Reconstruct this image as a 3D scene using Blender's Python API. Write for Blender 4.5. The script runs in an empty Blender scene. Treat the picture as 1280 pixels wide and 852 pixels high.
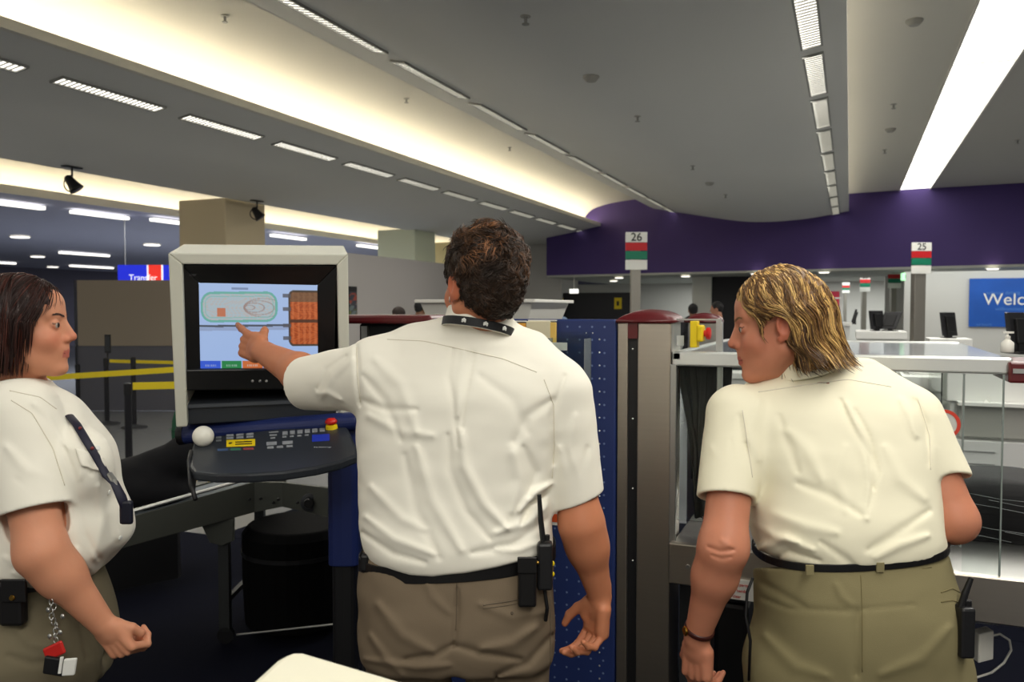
import bpy, math, random
import numpy as np
from mathutils import Vector, Matrix
R = math.radians
rnd = random.Random(7)
# ---------------------------------------------------------------- camera, world, lights
F = 1030.0                       # focal length in pixels of the 1280 px wide frame
TH = math.atan(422 / F)          # yaw to the left of the hall axis
PH = math.atan(40 / F)           # downward pitch
CAMZ = 1.62
FLOOR = 0.0
sc = bpy.context.scene
col = sc.collection
cd = bpy.data.cameras.new('camera'); cam_o = bpy.data.objects.new('camera', cd); col.objects.link(cam_o)
cd.sensor_width = 36; cd.lens = 36 * F / 1280
cam_o.location = (0, 0, CAMZ); cam_o.rotation_euler = (math.pi / 2 - PH, 0, TH)
cd.clip_end = 200; cd.clip_start = 0.05
cd.dof.use_dof = True; cd.dof.focus_distance = 2.0; cd.dof.aperture_fstop = 6.3
sc.camera = cam_o
sc.view_settings.view_transform = 'Standard'; sc.view_settings.look = 'None'
sc.view_settings.exposure = 0.0; sc.view_settings.gamma = 1; sc.view_settings.use_curve_mapping = False
w = bpy.data.worlds.new('world'); sc.world = w; w.use_nodes = True
w.node_tree.nodes['Background'].inputs[0].default_value = (1.0, .97, .9, 1)
w.node_tree.nodes['Background'].inputs[1].default_value = 0.42

def area(name, loc, sx, sy, energy, color=(1, .95, .86), rot=(0, 0, 0), spread=180):
    l = bpy.data.lights.new(name, 'AREA'); l.shape = 'RECTANGLE'; l.size = sx; l.size_y = sy
    l.energy = energy; l.color = color; l.spread = R(spread)
    o = bpy.data.objects.new(name, l); o.location = loc; o.rotation_euler = rot; col.objects.link(o)
    return o
HS = 2.4                                            # skylight height above the eye
area('skylight_glow', (1.2, 5.5, CAMZ + HS - .06), .5, 18, 330, (1, .97, .9))
area('skylight_glow_behind', (1.2, -3.5, CAMZ + HS - .06), .5, 5, 110, (1, .96, .86))
area('troffer_glow', (-3.85, 6.5, CAMZ + 2.1), .15, 18, 105, (1, .97, .9))
area('troffer_glow_right', (-.4, 6, CAMZ + 1.98), .15, 18, 40, (1, .97, .9))
area('troffer_glow_left', (-6.3, 8, CAMZ + 1.85), .15, 16, 150, (1, .95, .84))
area('troffer_glow_behind', (-1.6, -2.2, CAMZ + 1.9), 1.3, 1.3, 26, (1, .93, .82), (R(40), 0, R(12)))
area('check_in_glow', (3.6, 18.3, CAMZ + .78), 6, 2, 65, (.97, 1, .95))
area('check_in_glow_back', (-.5, 23.8, CAMZ + .78), 9, 2.5, 230, (.97, 1, .95))
area('transfer_hall_fill_far', (-22, 33, CAMZ + 1.6), 12, 10, 900, (.9, .93, 1))  # added fill panel that lifts the unlit far end of the hall
area('transfer_hall_glow', (-15, 17, CAMZ + 1.6), 6, 10, 800, (.9, .93, 1))

# ---------------------------------------------------------------- frame helpers
cT, sT, cP, sP = math.cos(TH), math.sin(TH), math.cos(PH), math.sin(PH)
def ray(px, py):
    a = (px - 640) / F; b = -(py - 426) / F
    return Vector((a, cP + b * sP, -sP + b * cP))
def cam(px, py, d):
    """point in the eye frame: x to the right, y horizontally away, z height"""
    r = ray(px, py); r = r * (d / r.y); return Vector((r.x, r.y, r.z + CAMZ))
def C2W(p):
    return Vector((p[0] * cT - p[1] * sT, p[0] * sT + p[1] * cT, p[2]))
def at(px, py, d): return C2W(cam(px, py, d))
def wray(px, py):
    r = ray(px, py); return Vector((r.x * cT - r.y * sT, r.x * sT + r.y * cT, r.z))
def atY(px, py, Y): r = wray(px, py); r = r * (Y / r.y); return Vector((r.x, r.y, r.z + CAMZ))
def atX(px, py, X): r = wray(px, py); r = r * (X / r.x); return Vector((r.x, r.y, r.z + CAMZ))
def atZ(px, py, Z): r = wray(px, py); r = r * ((Z - CAMZ) / r.z); return Vector((r.x, r.y, Z))

# ---------------------------------------------------------------- materials
def lin(c):
    r = []
    for v in c[:3]:
        v = v / 255.0; r.append(v / 12.92 if v <= .04045 else ((v + .055) / 1.055) ** 2.4)
    return (r[0], r[1], r[2], 1)
MC = {}
def mat(name, c=(200, 200, 200), rough=.5, metal=0.0, emit=0, bump=0, bscale=40, var=0, vscale=5, attr=None,
        trans=0, ior=1.45, spec=.5, stretch=None, sss=0, coat=0, bdist=.002):
    if name in MC: return MC[name]
    m = bpy.data.materials.new(name); m.use_nodes = True; nt = m.node_tree; b = nt.nodes['Principled BSDF']
    b.inputs['Base Color'].default_value = lin(c); b.inputs['Roughness'].default_value = rough
    b.inputs['Metallic'].default_value = metal; b.inputs['Specular IOR Level'].default_value = spec
    b.inputs['IOR'].default_value = ior
    if coat: b.inputs['Coat Weight'].default_value = coat
    if trans: b.inputs['Transmission Weight'].default_value = trans
    if sss:
        b.inputs['Subsurface Weight'].default_value = sss; b.inputs['Subsurface Radius'].default_value = (1, .35, .2)
        b.inputs['Subsurface Scale'].default_value = .008
    tc = nt.nodes.new('ShaderNodeTexCoord'); mp = nt.nodes.new('ShaderNodeMapping')
    nt.links.new(tc.outputs['Object'], mp.inputs[0])
    if stretch: mp.inputs['Scale'].default_value = stretch
    src = None
    if attr:
        a = nt.nodes.new('ShaderNodeAttribute'); a.attribute_name = attr; src = a.outputs['Color']
    if var:
        n = nt.nodes.new('ShaderNodeTexNoise'); n.inputs['Scale'].default_value = vscale; n.inputs['Detail'].default_value = 4
        nt.links.new(mp.outputs[0], n.inputs['Vector'])
        r = nt.nodes.new('ShaderNodeMapRange'); r.inputs[3].default_value = 1 - var; r.inputs[4].default_value = 1 + var
        nt.links.new(n.outputs[0], r.inputs[0])
        v = nt.nodes.new('ShaderNodeVectorMath'); v.operation = 'SCALE'
        if src: nt.links.new(src, v.inputs[0])
        else: v.inputs[0].default_value = lin(c)[:3]
        nt.links.new(r.outputs[0], v.inputs['Scale']); src = v.outputs[0]
    if src: nt.links.new(src, b.inputs['Base Color'])
    if emit:
        b.inputs['Emission Strength'].default_value = emit
        b.inputs['Emission Color'].default_value = lin(c)
        if src: nt.links.new(src, b.inputs['Emission Color'])
    if bump:
        n = nt.nodes.new('ShaderNodeTexNoise'); n.inputs['Scale'].default_value = bscale; n.inputs['Detail'].default_value = 3
        nt.links.new(mp.outputs[0], n.inputs['Vector'])
        bp = nt.nodes.new('ShaderNodeBump'); bp.inputs['Strength'].default_value = bump; bp.inputs['Distance'].default_value = bdist
        nt.links.new(n.outputs[0], bp.inputs['Height']); nt.links.new(bp.outputs[0], b.inputs['Normal'])
    MC[name] = m; return m

# ---------------------------------------------------------------- mesh builder (world coordinates in, ONE object out)
class MB:
    def __init__(s): s.v = []; s.f = []
    def add(s, vs, fs):
        o = len(s.v); s.v += [tuple(v) for v in vs]; s.f += [tuple(i + o for i in f) for f in fs]; return s
    def box(s, x0, x1, y0, y1, z0, z1):
        vs = [(x, y, z) for z in (z0, z1) for y in (y0, y1) for x in (x0, x1)]
        return s.add(vs, [(0, 2, 3, 1), (4, 5, 7, 6), (0, 1, 5, 4), (2, 6, 7, 3), (0, 4, 6, 2), (1, 3, 7, 5)])
    def obox(s, c, ax, ay, az):
        c = Vector(c); ax = Vector(ax); ay = Vector(ay); az = Vector(az)
        vs = [c + ax * i + ay * j + az * k for k in (-1, 1) for j in (-1, 1) for i in (-1, 1)]
        return s.add(vs, [(0, 2, 3, 1), (4, 5, 7, 6), (0, 1, 5, 4), (2, 6, 7, 3), (0, 4, 6, 2), (1, 3, 7, 5)])
    def quad(s, a, b, c, d): return s.add([a, b, c, d], [(0, 1, 2, 3)])
    def prism(s, poly, off):
        off = Vector(off); n = len(poly); vs = [Vector(p) for p in poly]; vs += [p + off for p in vs]
        return s.add(vs, [tuple(range(n))[::-1], tuple(range(n, 2 * n))] + [(i, (i + 1) % n, (i + 1) % n + n, i + n) for i in range(n)])
    def tube(s, pts, r, n=12, caps=True, flat=1.0):
        pts = [Vector(p) for p in pts]; rs = r if isinstance(r, (list, tuple)) else [r] * len(pts)
        rings = []; up = None
        for i, p in enumerate(pts):
            t = (pts[min(i + 1, len(pts) - 1)] - pts[max(i - 1, 0)]).normalized()
            if up is None: up = Vector((0, 0, 1)) if abs(t.z) < .9 else Vector((1, 0, 0))
            a = t.cross(up).normalized(); b = a.cross(t).normalized(); up = b
            rings.append([p + (a * math.cos(2 * math.pi * k / n) + b * math.sin(2 * math.pi * k / n) * flat) * rs[i] for k in range(n)])
        vs = [v for rg in rings for v in rg]; m = len(pts)
        fs = [(i * n + k, i * n + (k + 1) % n, (i + 1) * n + (k + 1) % n, (i + 1) * n + k) for i in range(m - 1) for k in range(n)]
        if caps: fs += [tuple(range(n))[::-1], tuple(range((m - 1) * n, m * n))]
        return s.add(vs, fs)
    def lathe(s, c, prof, n=24, axis=(0, 0, 1)):
        ax = Vector(axis).normalized(); q = Vector((0, 0, 1)).rotation_difference(ax); c = Vector(c); vs = []
        for r_, z in prof:
            for k in range(n): vs.append(c + q @ Vector((r_ * math.cos(2 * math.pi * k / n), r_ * math.sin(2 * math.pi * k / n), z)))
        m = len(prof)
        fs = [(i * n + k, i * n + (k + 1) % n, (i + 1) * n + (k + 1) % n, (i + 1) * n + k) for i in range(m - 1) for k in range(n)]
        fs += [tuple(range(n))[::-1], tuple(range((m - 1) * n, m * n))]
        return s.add(vs, fs)
    def ball(s, c, r, n=20, sq=(1, 1, 1)):
        m = n // 2; vs = []
        for i in range(1, m):
            a = math.pi * i / m
            for k in range(n):
                b = 2 * math.pi * k / n
                vs.append(Vector(c) + Vector((math.sin(a) * math.cos(b) * sq[0], math.sin(a) * math.sin(b) * sq[1], math.cos(a) * sq[2])) * r)
        vs += [Vector(c) + Vector((0, 0, r * sq[2])), Vector(c) - Vector((0, 0, r * sq[2]))]; t = len(vs) - 2
        fs = [(i * n + k, (i + 1) * n + k, (i + 1) * n + (k + 1) % n, i * n + (k + 1) % n) for i in range(m - 2) for k in range(n)]
        fs += [(t, k, (k + 1) % n) for k in range(n)] + [(t + 1, (m - 2) * n + (k + 1) % n, (m - 2) * n + k) for k in range(n)]
        return s.add(vs, fs)
    def build(s, name, m, parent=None, smooth=False, bevel=0, label=None, kind=None, colors=None, solid=0):
        return link_mesh(name, np.array(s.v, dtype=float), s.f, m, parent, smooth, bevel, label, kind, colors, solid)
def link_mesh(name, V, Fs, m, parent=None, smooth=False, bevel=0, label=None, kind=None, colors=None, solid=0):
    me = bpy.data.meshes.new(name)
    if parent is not None:
        M = np.array(WM[parent.name].inverted()); V = V @ M[:3, :3].T + M[:3, 3]
    me.from_pydata([tuple(v) for v in V] if not isinstance(V, list) else V, [], Fs); me.update()
    o = bpy.data.objects.new(name, me); col.objects.link(o)
    if parent is not None: o.parent = parent; WM[o.name] = WM[parent.name]
    else: WM[o.name] = Matrix.Identity(4)
    me.materials.append(m)
    if colors is not None:
        at_ = me.color_attributes.new('Col', 'FLOAT_COLOR', 'POINT'); c4 = np.ones((len(V), 4)); c4[:, :3] = colors
        at_.data.foreach_set('color', c4.ravel())
    if smooth:
        me.polygons.foreach_set('use_smooth', [True] * len(me.polygons))
    if solid:
        md = o.modifiers.new('thickness', 'SOLIDIFY'); md.thickness = solid; md.offset = 0
    if bevel:
        md = o.modifiers.new('bevel', 'BEVEL'); md.width = bevel; md.segments = 2; md.limit_method = 'ANGLE'; md.angle_limit = R(40)
    if label: o['label'] = label
    if kind: o['kind'] = kind
    return o
WM = {}
def thing(name, label, cat, loc=(0, 0, 0), rotz=0, group=None):
    o = bpy.data.objects.new(name, None); col.objects.link(o); o.empty_display_size = .1
    o.location = loc; o.rotation_euler = (0, 0, rotz); o['label'] = label; o['category'] = cat
    if group: o['group'] = group
    WM[o.name] = Matrix.Translation(Vector(loc)) @ Matrix.Rotation(rotz, 4, 'Z'); return o
def tag(o, label, cat, group=None):
    o['label'] = label; o['category'] = cat
    if group: o['group'] = group
    return o
def recenter(o):
    """a one-mesh thing: move its origin to its base"""
    n = len(o.data.vertices); a = np.empty(n * 3); o.data.vertices.foreach_get('co', a); a = a.reshape(-1, 3)
    c = np.array([(a[:, 0].min() + a[:, 0].max()) / 2, (a[:, 1].min() + a[:, 1].max()) / 2, a[:, 2].min()])
    a -= c; o.data.vertices.foreach_set('co', a.ravel()); o.data.update(); o.location = Vector(c); return o
def struct(name, mb, m, **k): return mb.build(name, m, kind='structure', **k)
def copy_tree(o, parent=None):
    c = o.copy(); col.objects.link(c); c.parent = parent
    for ch in [x for x in bpy.data.objects if x.parent == o]: copy_tree(ch, c)
    return c
def text(name, s, size, origin, u, v, m, parent, align='CENTER', depth=.0006, bold=0):
    """flat lettering; u = reading direction, v = up direction"""
    cu = bpy.data.curves.new(name, 'FONT'); cu.body = s; cu.size = size; cu.align_x = align; cu.align_y = 'CENTER'; cu.extrude = depth
    cu.offset = bold
    o = bpy.data.objects.new(name + '_src', cu); col.objects.link(o)
    dg = bpy.context.evaluated_depsgraph_get(); me = bpy.data.meshes.new_from_object(o.evaluated_get(dg))
    V = np.empty(len(me.vertices) * 3); me.vertices.foreach_get('co', V); V = V.reshape(-1, 3)
    Fs = [tuple(p.vertices) for p in me.polygons]
    bpy.data.objects.remove(o); bpy.data.curves.remove(cu); bpy.data.meshes.remove(me)
    u = np.array(Vector(u).normalized()); v = np.array(Vector(v).normalized()); n = np.cross(u, v)
    W = np.array(origin) + V[:, :1] * u + V[:, 1:2] * v + V[:, 2:3] * n
    return link_mesh(name, W, Fs, m, parent)
# ================================================================= THE SETTING
M_ceil = mat('painted_canopy', (226, 226, 222), .8, var=.03, vscale=.6)
M_coffer = mat('coffer_white', (226, 223, 212), .8)
M_wall = mat('wall_paint_white', (205, 203, 198), .7, var=.02, vscale=1)
M_purple = mat('purple_bulkhead', (68, 50, 112), .65, var=.06, vscale=2)
M_white = mat('white_paint', (225, 223, 214), .45)
M_black = mat('black_plastic', (18, 18, 20), .45)
M_dgrey = mat('dark_grey', (50, 52, 56), .5)
M_steel = mat('brushed_steel', (194, 186, 174), .34, 1.0, bump=.15, bscale=60, stretch=(1, 1, 40), var=.05, vscale=3)
M_steelh = mat('brushed_steel_bed', (180, 180, 176), .3, 1.0, bump=.2, bscale=50, stretch=(2, 40, 1), var=.08, vscale=4)
M_alu = mat('satin_aluminium', (190, 190, 186), .35, .9)
M_lamp = mat('fluorescent_tube', (255, 250, 238), .5, emit=2.2)
M_cove = mat('cove_tube', (255, 243, 218), .5, emit=12)
M_sky = mat('skylight_diffuser', (255, 251, 240), .5, emit=3.2)
M_grille = mat('louvre_white', (150, 150, 144), .4)

floor = MB().box(-32, 14, 4.6, 42, -.1, 0); struct('floor', floor, mat('grey_terrazzo', (122, 124, 126), .22, var=.12, vscale=60, spec=.5))
struct('floor_carpet_and_shade', MB().box(-9, 14, -6, 4.6, -.1, 0).box(-4.15, 14, 4.6, 6.2, -.1, 0.002), mat('navy_carpet', (13, 15, 27), .95, var=.5, vscale=260, bump=.6, bscale=500, spec=.08))  # second box: carpet colour extended to darken shaded floor under conveyor and bed
# bulkhead runs slightly askew: left end farther
BL = at(683, 347, 21.0); BR = at(1290, 331, 15.6)
HB = .80
def bulkY(X): return BL.y + (X - BL.x) * (BR.y - BL.y) / (BR.x - BL.x)
YE = 24
def extr(name, prof, y0, y1, m, smooth=True, thick=.0):
    mb = MB(); n = len(prof); vs = [(x, y, CAMZ + h) for y in (y0, y1) for x, h in prof]
    mb.add(vs, [(i, i + 1, n + i + 1, n + i) for i in range(n - 1)])
    return struct(name, mb, m, smooth=smooth, solid=thick)
def crv(pts, n=8):
    out = []
    for i in range(len(pts) - 1):
        p0 = pts[max(i - 1, 0)]; p1 = pts[i]; p2 = pts[i + 1]; p3 = pts[min(i + 2, len(pts) - 1)]
        for k in range(n):
            t = k / n
            out.append(tuple(.5 * (2 * p1[j] + (p2[j] - p0[j]) * t + (2 * p0[j] - 5 * p1[j] + 4 * p2[j] - p3[j]) * t * t + (3 * p1[j] - p0[j] - 3 * p2[j] + p3[j]) * t ** 3) for j in (0, 1)))
    return out + [tuple(pts[-1])]
# middle canopy: sags in the middle
mid = crv([(-4.30, 2.36), (-3.4, 2.17), (-2.1, 1.93), (-1.0, 1.92), (-.05, 2.04)])
extr('ceiling_canopy_middle', mid, -6, YE, M_ceil)
struct('ceiling_canopy_middle_edge', MB().box(-.07, -.05, -6, YE, CAMZ + 2.04, CAMZ + 2.12).box(-4.32, -4.30, -6, YE, CAMZ + 2.36, CAMZ + 2.44), M_ceil)
lft = crv([(-9.0, 1.72), (-7.6, 1.76), (-6.6, 1.88), (-5.72, 2.02)])
extr('ceiling_canopy_left', lft, -2, YE, M_ceil)
struct('ceiling_canopy_left_edge', MB().box(-5.72, -5.66, -2, YE, CAMZ + 2.02, CAMZ + 2.10), M_coffer)
extr('ceiling_coffer_left', crv([(-6.1, 2.12), (-6.05, 2.3), (-5.8, 2.47), (-5.2, 2.58), (-4.3, 2.62), (-3.4, 2.62)]), -2, YE, M_coffer)
extr('ceiling_coffer_right', [(-1.4, 2.3), (-.9, 2.38), (0.0, 2.40), (.90, 2.40)], -6, YE, M_coffer)
M_rc = mat('ceiling_grey_right', (196, 194, 188), .8)
extr('ceiling_right', [(1.44, 2.40), (5, 2.36), (14, 2.36)], -6, YE, M_rc)
third = [(-12.2, 1.80), (-15, 1.72), (-32, 1.72)]
extr('ceiling_transfer_hall', third, -2, 42, mat('canopy_blue_grey', (176, 178, 196), .8), smooth=False)
extr('ceiling_coffer_transfer', crv([(-8.6, 2.25), (-10.5, 2.4), (-11.8, 2.36), (-12.4, 2.15), (-12.5, 1.9)]), -2, 42, M_coffer)
struct('ceiling_transfer_edge', MB().box(-12.2, -12.14, -2, 42, CAMZ + 1.80, CAMZ + 1.93), M_coffer)
# the cove tubes lie behind the lips
def lamp(name, mb, m, label, group=None):
    return tag(recenter(mb.build(name, m)), label, 'light', group)
lamp('cove_light', MB().box(-5.98, -5.92, 0, 23, CAMZ + 2.08, CAMZ + 2.12), M_cove, 'continuous warm cove tube glowing behind the lip of the large left ceiling coffer')
lamp('cove_light', MB().box(-.45, -.40, -4, 19, CAMZ + 2.16, CAMZ + 2.19), mat('cove_tube_soft', (255, 244, 222), .5, emit=3.0), 'cove tube hidden above the right edge of the central canopy')
lamp('cove_light', MB().box(-12.34, -12.29, 0, 36, CAMZ + 1.86, CAMZ + 1.9), mat('cove_tube_far', (255, 240, 205), .5, emit=11), 'cove tube behind the lip of the far left transfer hall ceiling')
# skylight: panels with thin joints
y = -6.0
sky = thing('luminous_ceiling_strip', 'long glowing white ceiling strip running to the purple bulkhead', 'light', (1.17, 6, CAMZ + 2.4))
sp = []
mb = MB()
while y < 19.5:
    MB().box(.90, 1.44, y + .012, y + 1.9, CAMZ + 2.41, CAMZ + 2.43).build('diffuser_panel', M_sky, sky); mb.box(.90, 1.44, y - .012, y + .012, CAMZ + 2.40, CAMZ + 2.43); y += 1.912
mb.box(.88, .90, -6, 20, CAMZ + 2.38, CAMZ + 2.44).box(1.44, 1.46, -6, 20, CAMZ + 2.38, CAMZ + 2.44); mb.build('frame', M_white, sky)
# bulkhead with lower ceiling behind it
bl = MB(); n = 40
xs = [BL.x + (BR.x + 3 - BL.x) * i / n for i in range(n + 1)]
vs = [(x, bulkY(x), CAMZ + HB) for x in xs] + [(x, bulkY(x), CAMZ + 3) for x in xs]
bl.add(vs, [(i, i + 1, n + 2 + i, n + 1 + i) for i in range(n)]); struct('wall_bulkhead', bl, M_purple)
X0, X1 = BL.x - .02, BR.x + 3
lowc = [(X0, BL.y, CAMZ + HB), (X1, bulkY(X1), CAMZ + HB), (X1, 30, CAMZ + HB), (X0, 30, CAMZ + HB)]
struct('ceiling_low', MB().prism(lowc, (0, 0, .05)), mat('low_ceiling', (170, 172, 166), .8))
BACK = 26.0
struct('wall_back', MB().box(-9, 12, BACK, BACK + .1, 0, CAMZ + HB), M_wall)
# left wall: low part, then full height
XL = -8.3
pa = atX(394, 311, XL); pb = atX(612, 330, XL)
struct('wall_left_low', MB().box(XL - .12, XL, pa.y, pb.y, 0, CAMZ + 1.0), mat('wall_grey_lilac', (176, 172, 170), .7))
struct('wall_left', MB().box(XL - .12, XL, pb.y, BACK, 0, CAMZ + 1.75), M_wall)
pc = atY(345, 314, pa.y)
struct('wall_left_return', MB().box(pc.x - 1, XL, pa.y - .1, pa.y, 0, CAMZ + 1.0), mat('wall_grey_lilac'))
struct('wall_left_end', MB().box(XL, BL.x, BL.y + 1.2, BL.y + 1.3, 0, CAMZ + 1.75), M_wall)
struct('wall_transfer_hall', MB().box(-32, XL - .3, 41, 41.2, 0, CAMZ + 2.4), mat('dusk_wall', (96, 94, 108), .8))
struct('wall_far_left', MB().box(-32, -31.8, -2, 41, 0, CAMZ + 2.4), mat('dusk_wall'))
struct('ceiling_slab', MB().box(-32, 14, -6, 42, CAMZ + 3.0, CAMZ + 3.1), M_ceil)
# ---- columns
M_col = mat('beige_column', (210, 194, 160), .6, var=.04, vscale=1)
def column(pxc, d, wd, label, m=M_col):
    p = at(pxc, 386, d); h = wd / 2
    t = thing('ceiling_column', label, 'column', (p.x, p.y, 0), 0)
    MB().box(p.x - h, p.x + h, p.y - h, p.y + h, 0, CAMZ + 1.74).build('shaft', m, t, bevel=.02)
    MB().box(p.x - h - .015, p.x + h + .015, p.y - h - .015, p.y + h + .015, 0, .15).build('plinth', M_alu, t)
    return t
column(280, 13.6, .95, 'square beige column rising behind the white monitor hood')
column(509, 18.6, .95, 'pale square column, green light put in its colour, above the low grey wall', mat('column_green_light_tint', (224, 230, 202), .5))  # same kind of column; the greenish light is put into its colour
column(566, 22.0, .9, 'yellowish column partly hidden by the head of the pointing man', mat('yellow_column', (236, 218, 160), .6))
# ---- ceiling troffers
def canopy_z(X):
    for pr in (mid, lft):
        for (a, h0), (b, h1) in zip(pr[:-1], pr[1:]):
            if a <= X <= b: return h0 + (h1 - h0) * (X - a) / (b - a), (h1 - h0) / (b - a)
def troffer(X, y0, ln, label, group, wd=.13):
    h, s = canopy_z(X); ax = Vector((1, 0, s)).normalized(); nz = Vector((-s, 0, 1)).normalized(); c = Vector((X, y0 + ln / 2, CAMZ + h))
    t = thing('ceiling_troffer', label, 'light', c, 0, group)
    e = MB()
    e.obox(c - nz * .004, ax * wd / 2, Vector((0, ln / 2, 0)), nz * .004); e.build('diffuser', M_lamp, t)
    f = MB()
    for sgn in (-1, 1):
        f.obox(c + ax * sgn * (wd / 2 + .008) - nz * .008, ax * .008, Vector((0, ln / 2 + .016, 0)), nz * .012)
        f.obox(c + Vector((0, sgn * (ln / 2 + .008), 0)) - nz * .008, ax * wd / 2, Vector((0, .008, 0)), nz * .012)
    f.build('frame', M_grille, t)
    g = MB(); k = 22
    for i in range(1, k): g.obox(c + Vector((0, -ln / 2 + ln * i / k, 0)) - nz * .013, ax * wd / 2, Vector((0, .004, 0)), nz * .005)
    g.build('louvre', M_grille, t)
ordn = ['nearest', 'second', 'third', 'fourth', 'fifth', 'sixth', 'seventh', 'eighth', 'ninth', 'tenth', 'eleventh', 'twelfth']
def row(px, py, X, per, ln, n, nm, back=0):
    # the X is refined so that the first fixture starts on the seen point
    for _ in range(6):
        h = canopy_z(X)[0]; r_ = wray(px, py); X = r_.x * h / r_.z
    y0 = r_.y * h / r_.z - back * per * h
    for i in range(n): troffer(X, y0 + i * per * h, ln * h, '%s lit troffer from the camera, %s' % (ordn[i], nm), 'troffers, ' + nm)
row(72, 98, -6.4, .742, .57, 12, 'left canopy row', 1)
row(498, 76, -3.9, .742, .60, 12, 'left row of the central canopy', 1)
row(1016, 68, -.3, .742, .62, 11, 'right row of the central canopy', 1)
def strip_light(px0, py0, px1, py1, h, label, grp='strip lights in the far transfer hall ceiling', w_=.13):
    a = atZ(px0, py0, CAMZ + h); b = atZ(px1, py1, CAMZ + h); b.x = a.x
    o = MB().box(a.x - w_ / 2, a.x + w_ / 2, min(a.y, b.y), max(a.y, b.y), a.z - .06, a.z - .005)
    if a.x > -12.2:
        for y_ in (min(a.y, b.y) + .1, max(a.y, b.y) - .1): o.box(a.x - .01, a.x + .01, y_ - .01, y_ + .01, a.z - .02, CAMZ + 2.42)
    return tag(recenter(o.build('strip_light', M_lamp)), label, 'light', grp)
for i, (a, b, c, d_, h, lb) in enumerate([(-40, 246, 67, 257, 1.76, 'strip light at the left picture edge just below the far cove'), (90, 262, 172, 270, 1.76, 'strip light below the far cove, left of the beige column'), (190, 272, 262, 282, 1.75, 'strip light running behind the beige column'), (340, 292, 388, 297, 1.74, 'strip light just right of the beige column'), (75, 314, 148, 318, 1.7, 'strip light above the blue transfer sign'), (-20, 326, 24, 328, 1.7, 'low strip light at the left picture edge'), (88, 331, 140, 334, 1.7, 'strip light just left of the blue transfer sign'), (448, 305, 476, 309, 1.74, 'strip light seen above the low grey wall')]):
    strip_light(a, b, c, d_, h, lb)
def downlight(px, py, h, label, grp, r=.14):
    p = atZ(px, py, CAMZ + h)
    t = thing('downlight', label, 'light', p, 0, grp)
    MB().lathe(p, [(r, -.035), (r, 0.0)]).build('lens', M_lamp, t); MB().lathe(p, [(r + .03, -.02), (r + .03, 0)]).build('trim_ring', M_white, t)
for px, py, lb in [(25, 295, 'round downlight above the dark haired woman'), (190, 305, 'round downlight left of the monitor hood'), (47, 320, 'round downlight left of the far strip light'), (66, 333, 'small downlight over the beige partition')]:
    downlight(px, py, 1.71, lb, 'downlights in the transfer hall', .2)
for px, py, lb in [(767, 350, 'downlight left of the number 26 post'), (774, 346, 'second downlight left of the number 26 post'), (857, 344, 'downlight above the black haired traveller'), (945, 341, 'downlight over the blonde woman'), (1030, 339, 'downlight above the red poster'), (1225, 340, 'left downlight above the blue poster'), (1241, 334.5, 'right downlight above the blue poster')]:
    downlight(px, py, HB - .01, lb, 'downlights under the bulkhead', .1)
M_det = mat('detector_white', (170, 168, 160), .5)
def ceil_pt(px, py, X):
    for _ in range(8):
        cz = canopy_z(X); h = cz[0] if cz else 2.4
        r_ = wray(px, py); X = r_.x * h / r_.z
    return Vector((X, r_.y * h / r_.z, CAMZ + h))
def device(kind, p, label, grp):
    if kind == 's':
        t = thing('sprinkler', label, 'sprinkler', p, 0, grp)
        MB().lathe(p, [(.035, -.006), (.035, 0)], 14).build('rosette', M_det, t)
        MB().lathe(p, [(.008, -.05), (.012, -.03), (.012, 0)], 8).lathe(p, [(.025, -.056), (.025, -.05)], 12).build('sprinkler_head', M_grille, t)
    else:
        t = thing('smoke_detector', label, 'smoke detector', p, 0, grp)
        MB().lathe(p, [(.04, -.045), (.055, -.03), (.07, -.012), (.07, 0)], 20).build('detector_body', M_det, t, smooth=False)
for k, px, py, X, lb in [('s', 657, 20, -2, 'sprinkler head nearest the top of the central canopy'), ('d', 739, 95, -2, 'round smoke detector in the middle of the central canopy'), ('s', 797, 145, -2, 'sprinkler head just beyond the central smoke detector'), ('s', 866, 207, -2, 'sprinkler far down the central canopy, first of a pair'), ('d', 887, 228, -2, 'far round smoke detector on the central canopy'), ('s', 907, 243, -2, 'farthest sprinkler of the central canopy')]:
    device(k, ceil_pt(px, py, X), lb, None)
for k, px, py, h, lb in [('s', 508, 123, 2.6, 'sprinkler on the glowing left coffer beside the troffer row'), ('d', 472, 157, 2.6, 'smoke detector on the glowing left coffer'), ('s', 637, 184, 2.6, 'far sprinkler on the left coffer'), ('s', 281, 20, 2.6, 'sprinkler at the top left of the coffer'), ('d', 1143, 25, 2.4, 'detector on the cream coffer at the top of the picture'), ('s', 1117, 130, 2.4, 'sprinkler on the cream coffer left of the glowing strip'), ('d', 1113, 161, 2.4, 'yellowed detector on the cream coffer'), ('s', 1106, 187, 2.4, 'small sprinkler low on the cream coffer'), ('s', 1272, 175, 2.37, 'sprinkler on the grey ceiling right of the glowing strip')]:
    p = atZ(px, py, CAMZ + h)
    if p.x < -4: 
        for _ in range(8):
            hh = float(np.interp(p.x, [-6.1, -6.05, -5.8, -5.2, -4.3, -3.4], [2.12, 2.3, 2.47, 2.58, 2.62, 2.62])); p = atZ(px, py, CAMZ + hh)
    device(k, p, lb, None)
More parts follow.
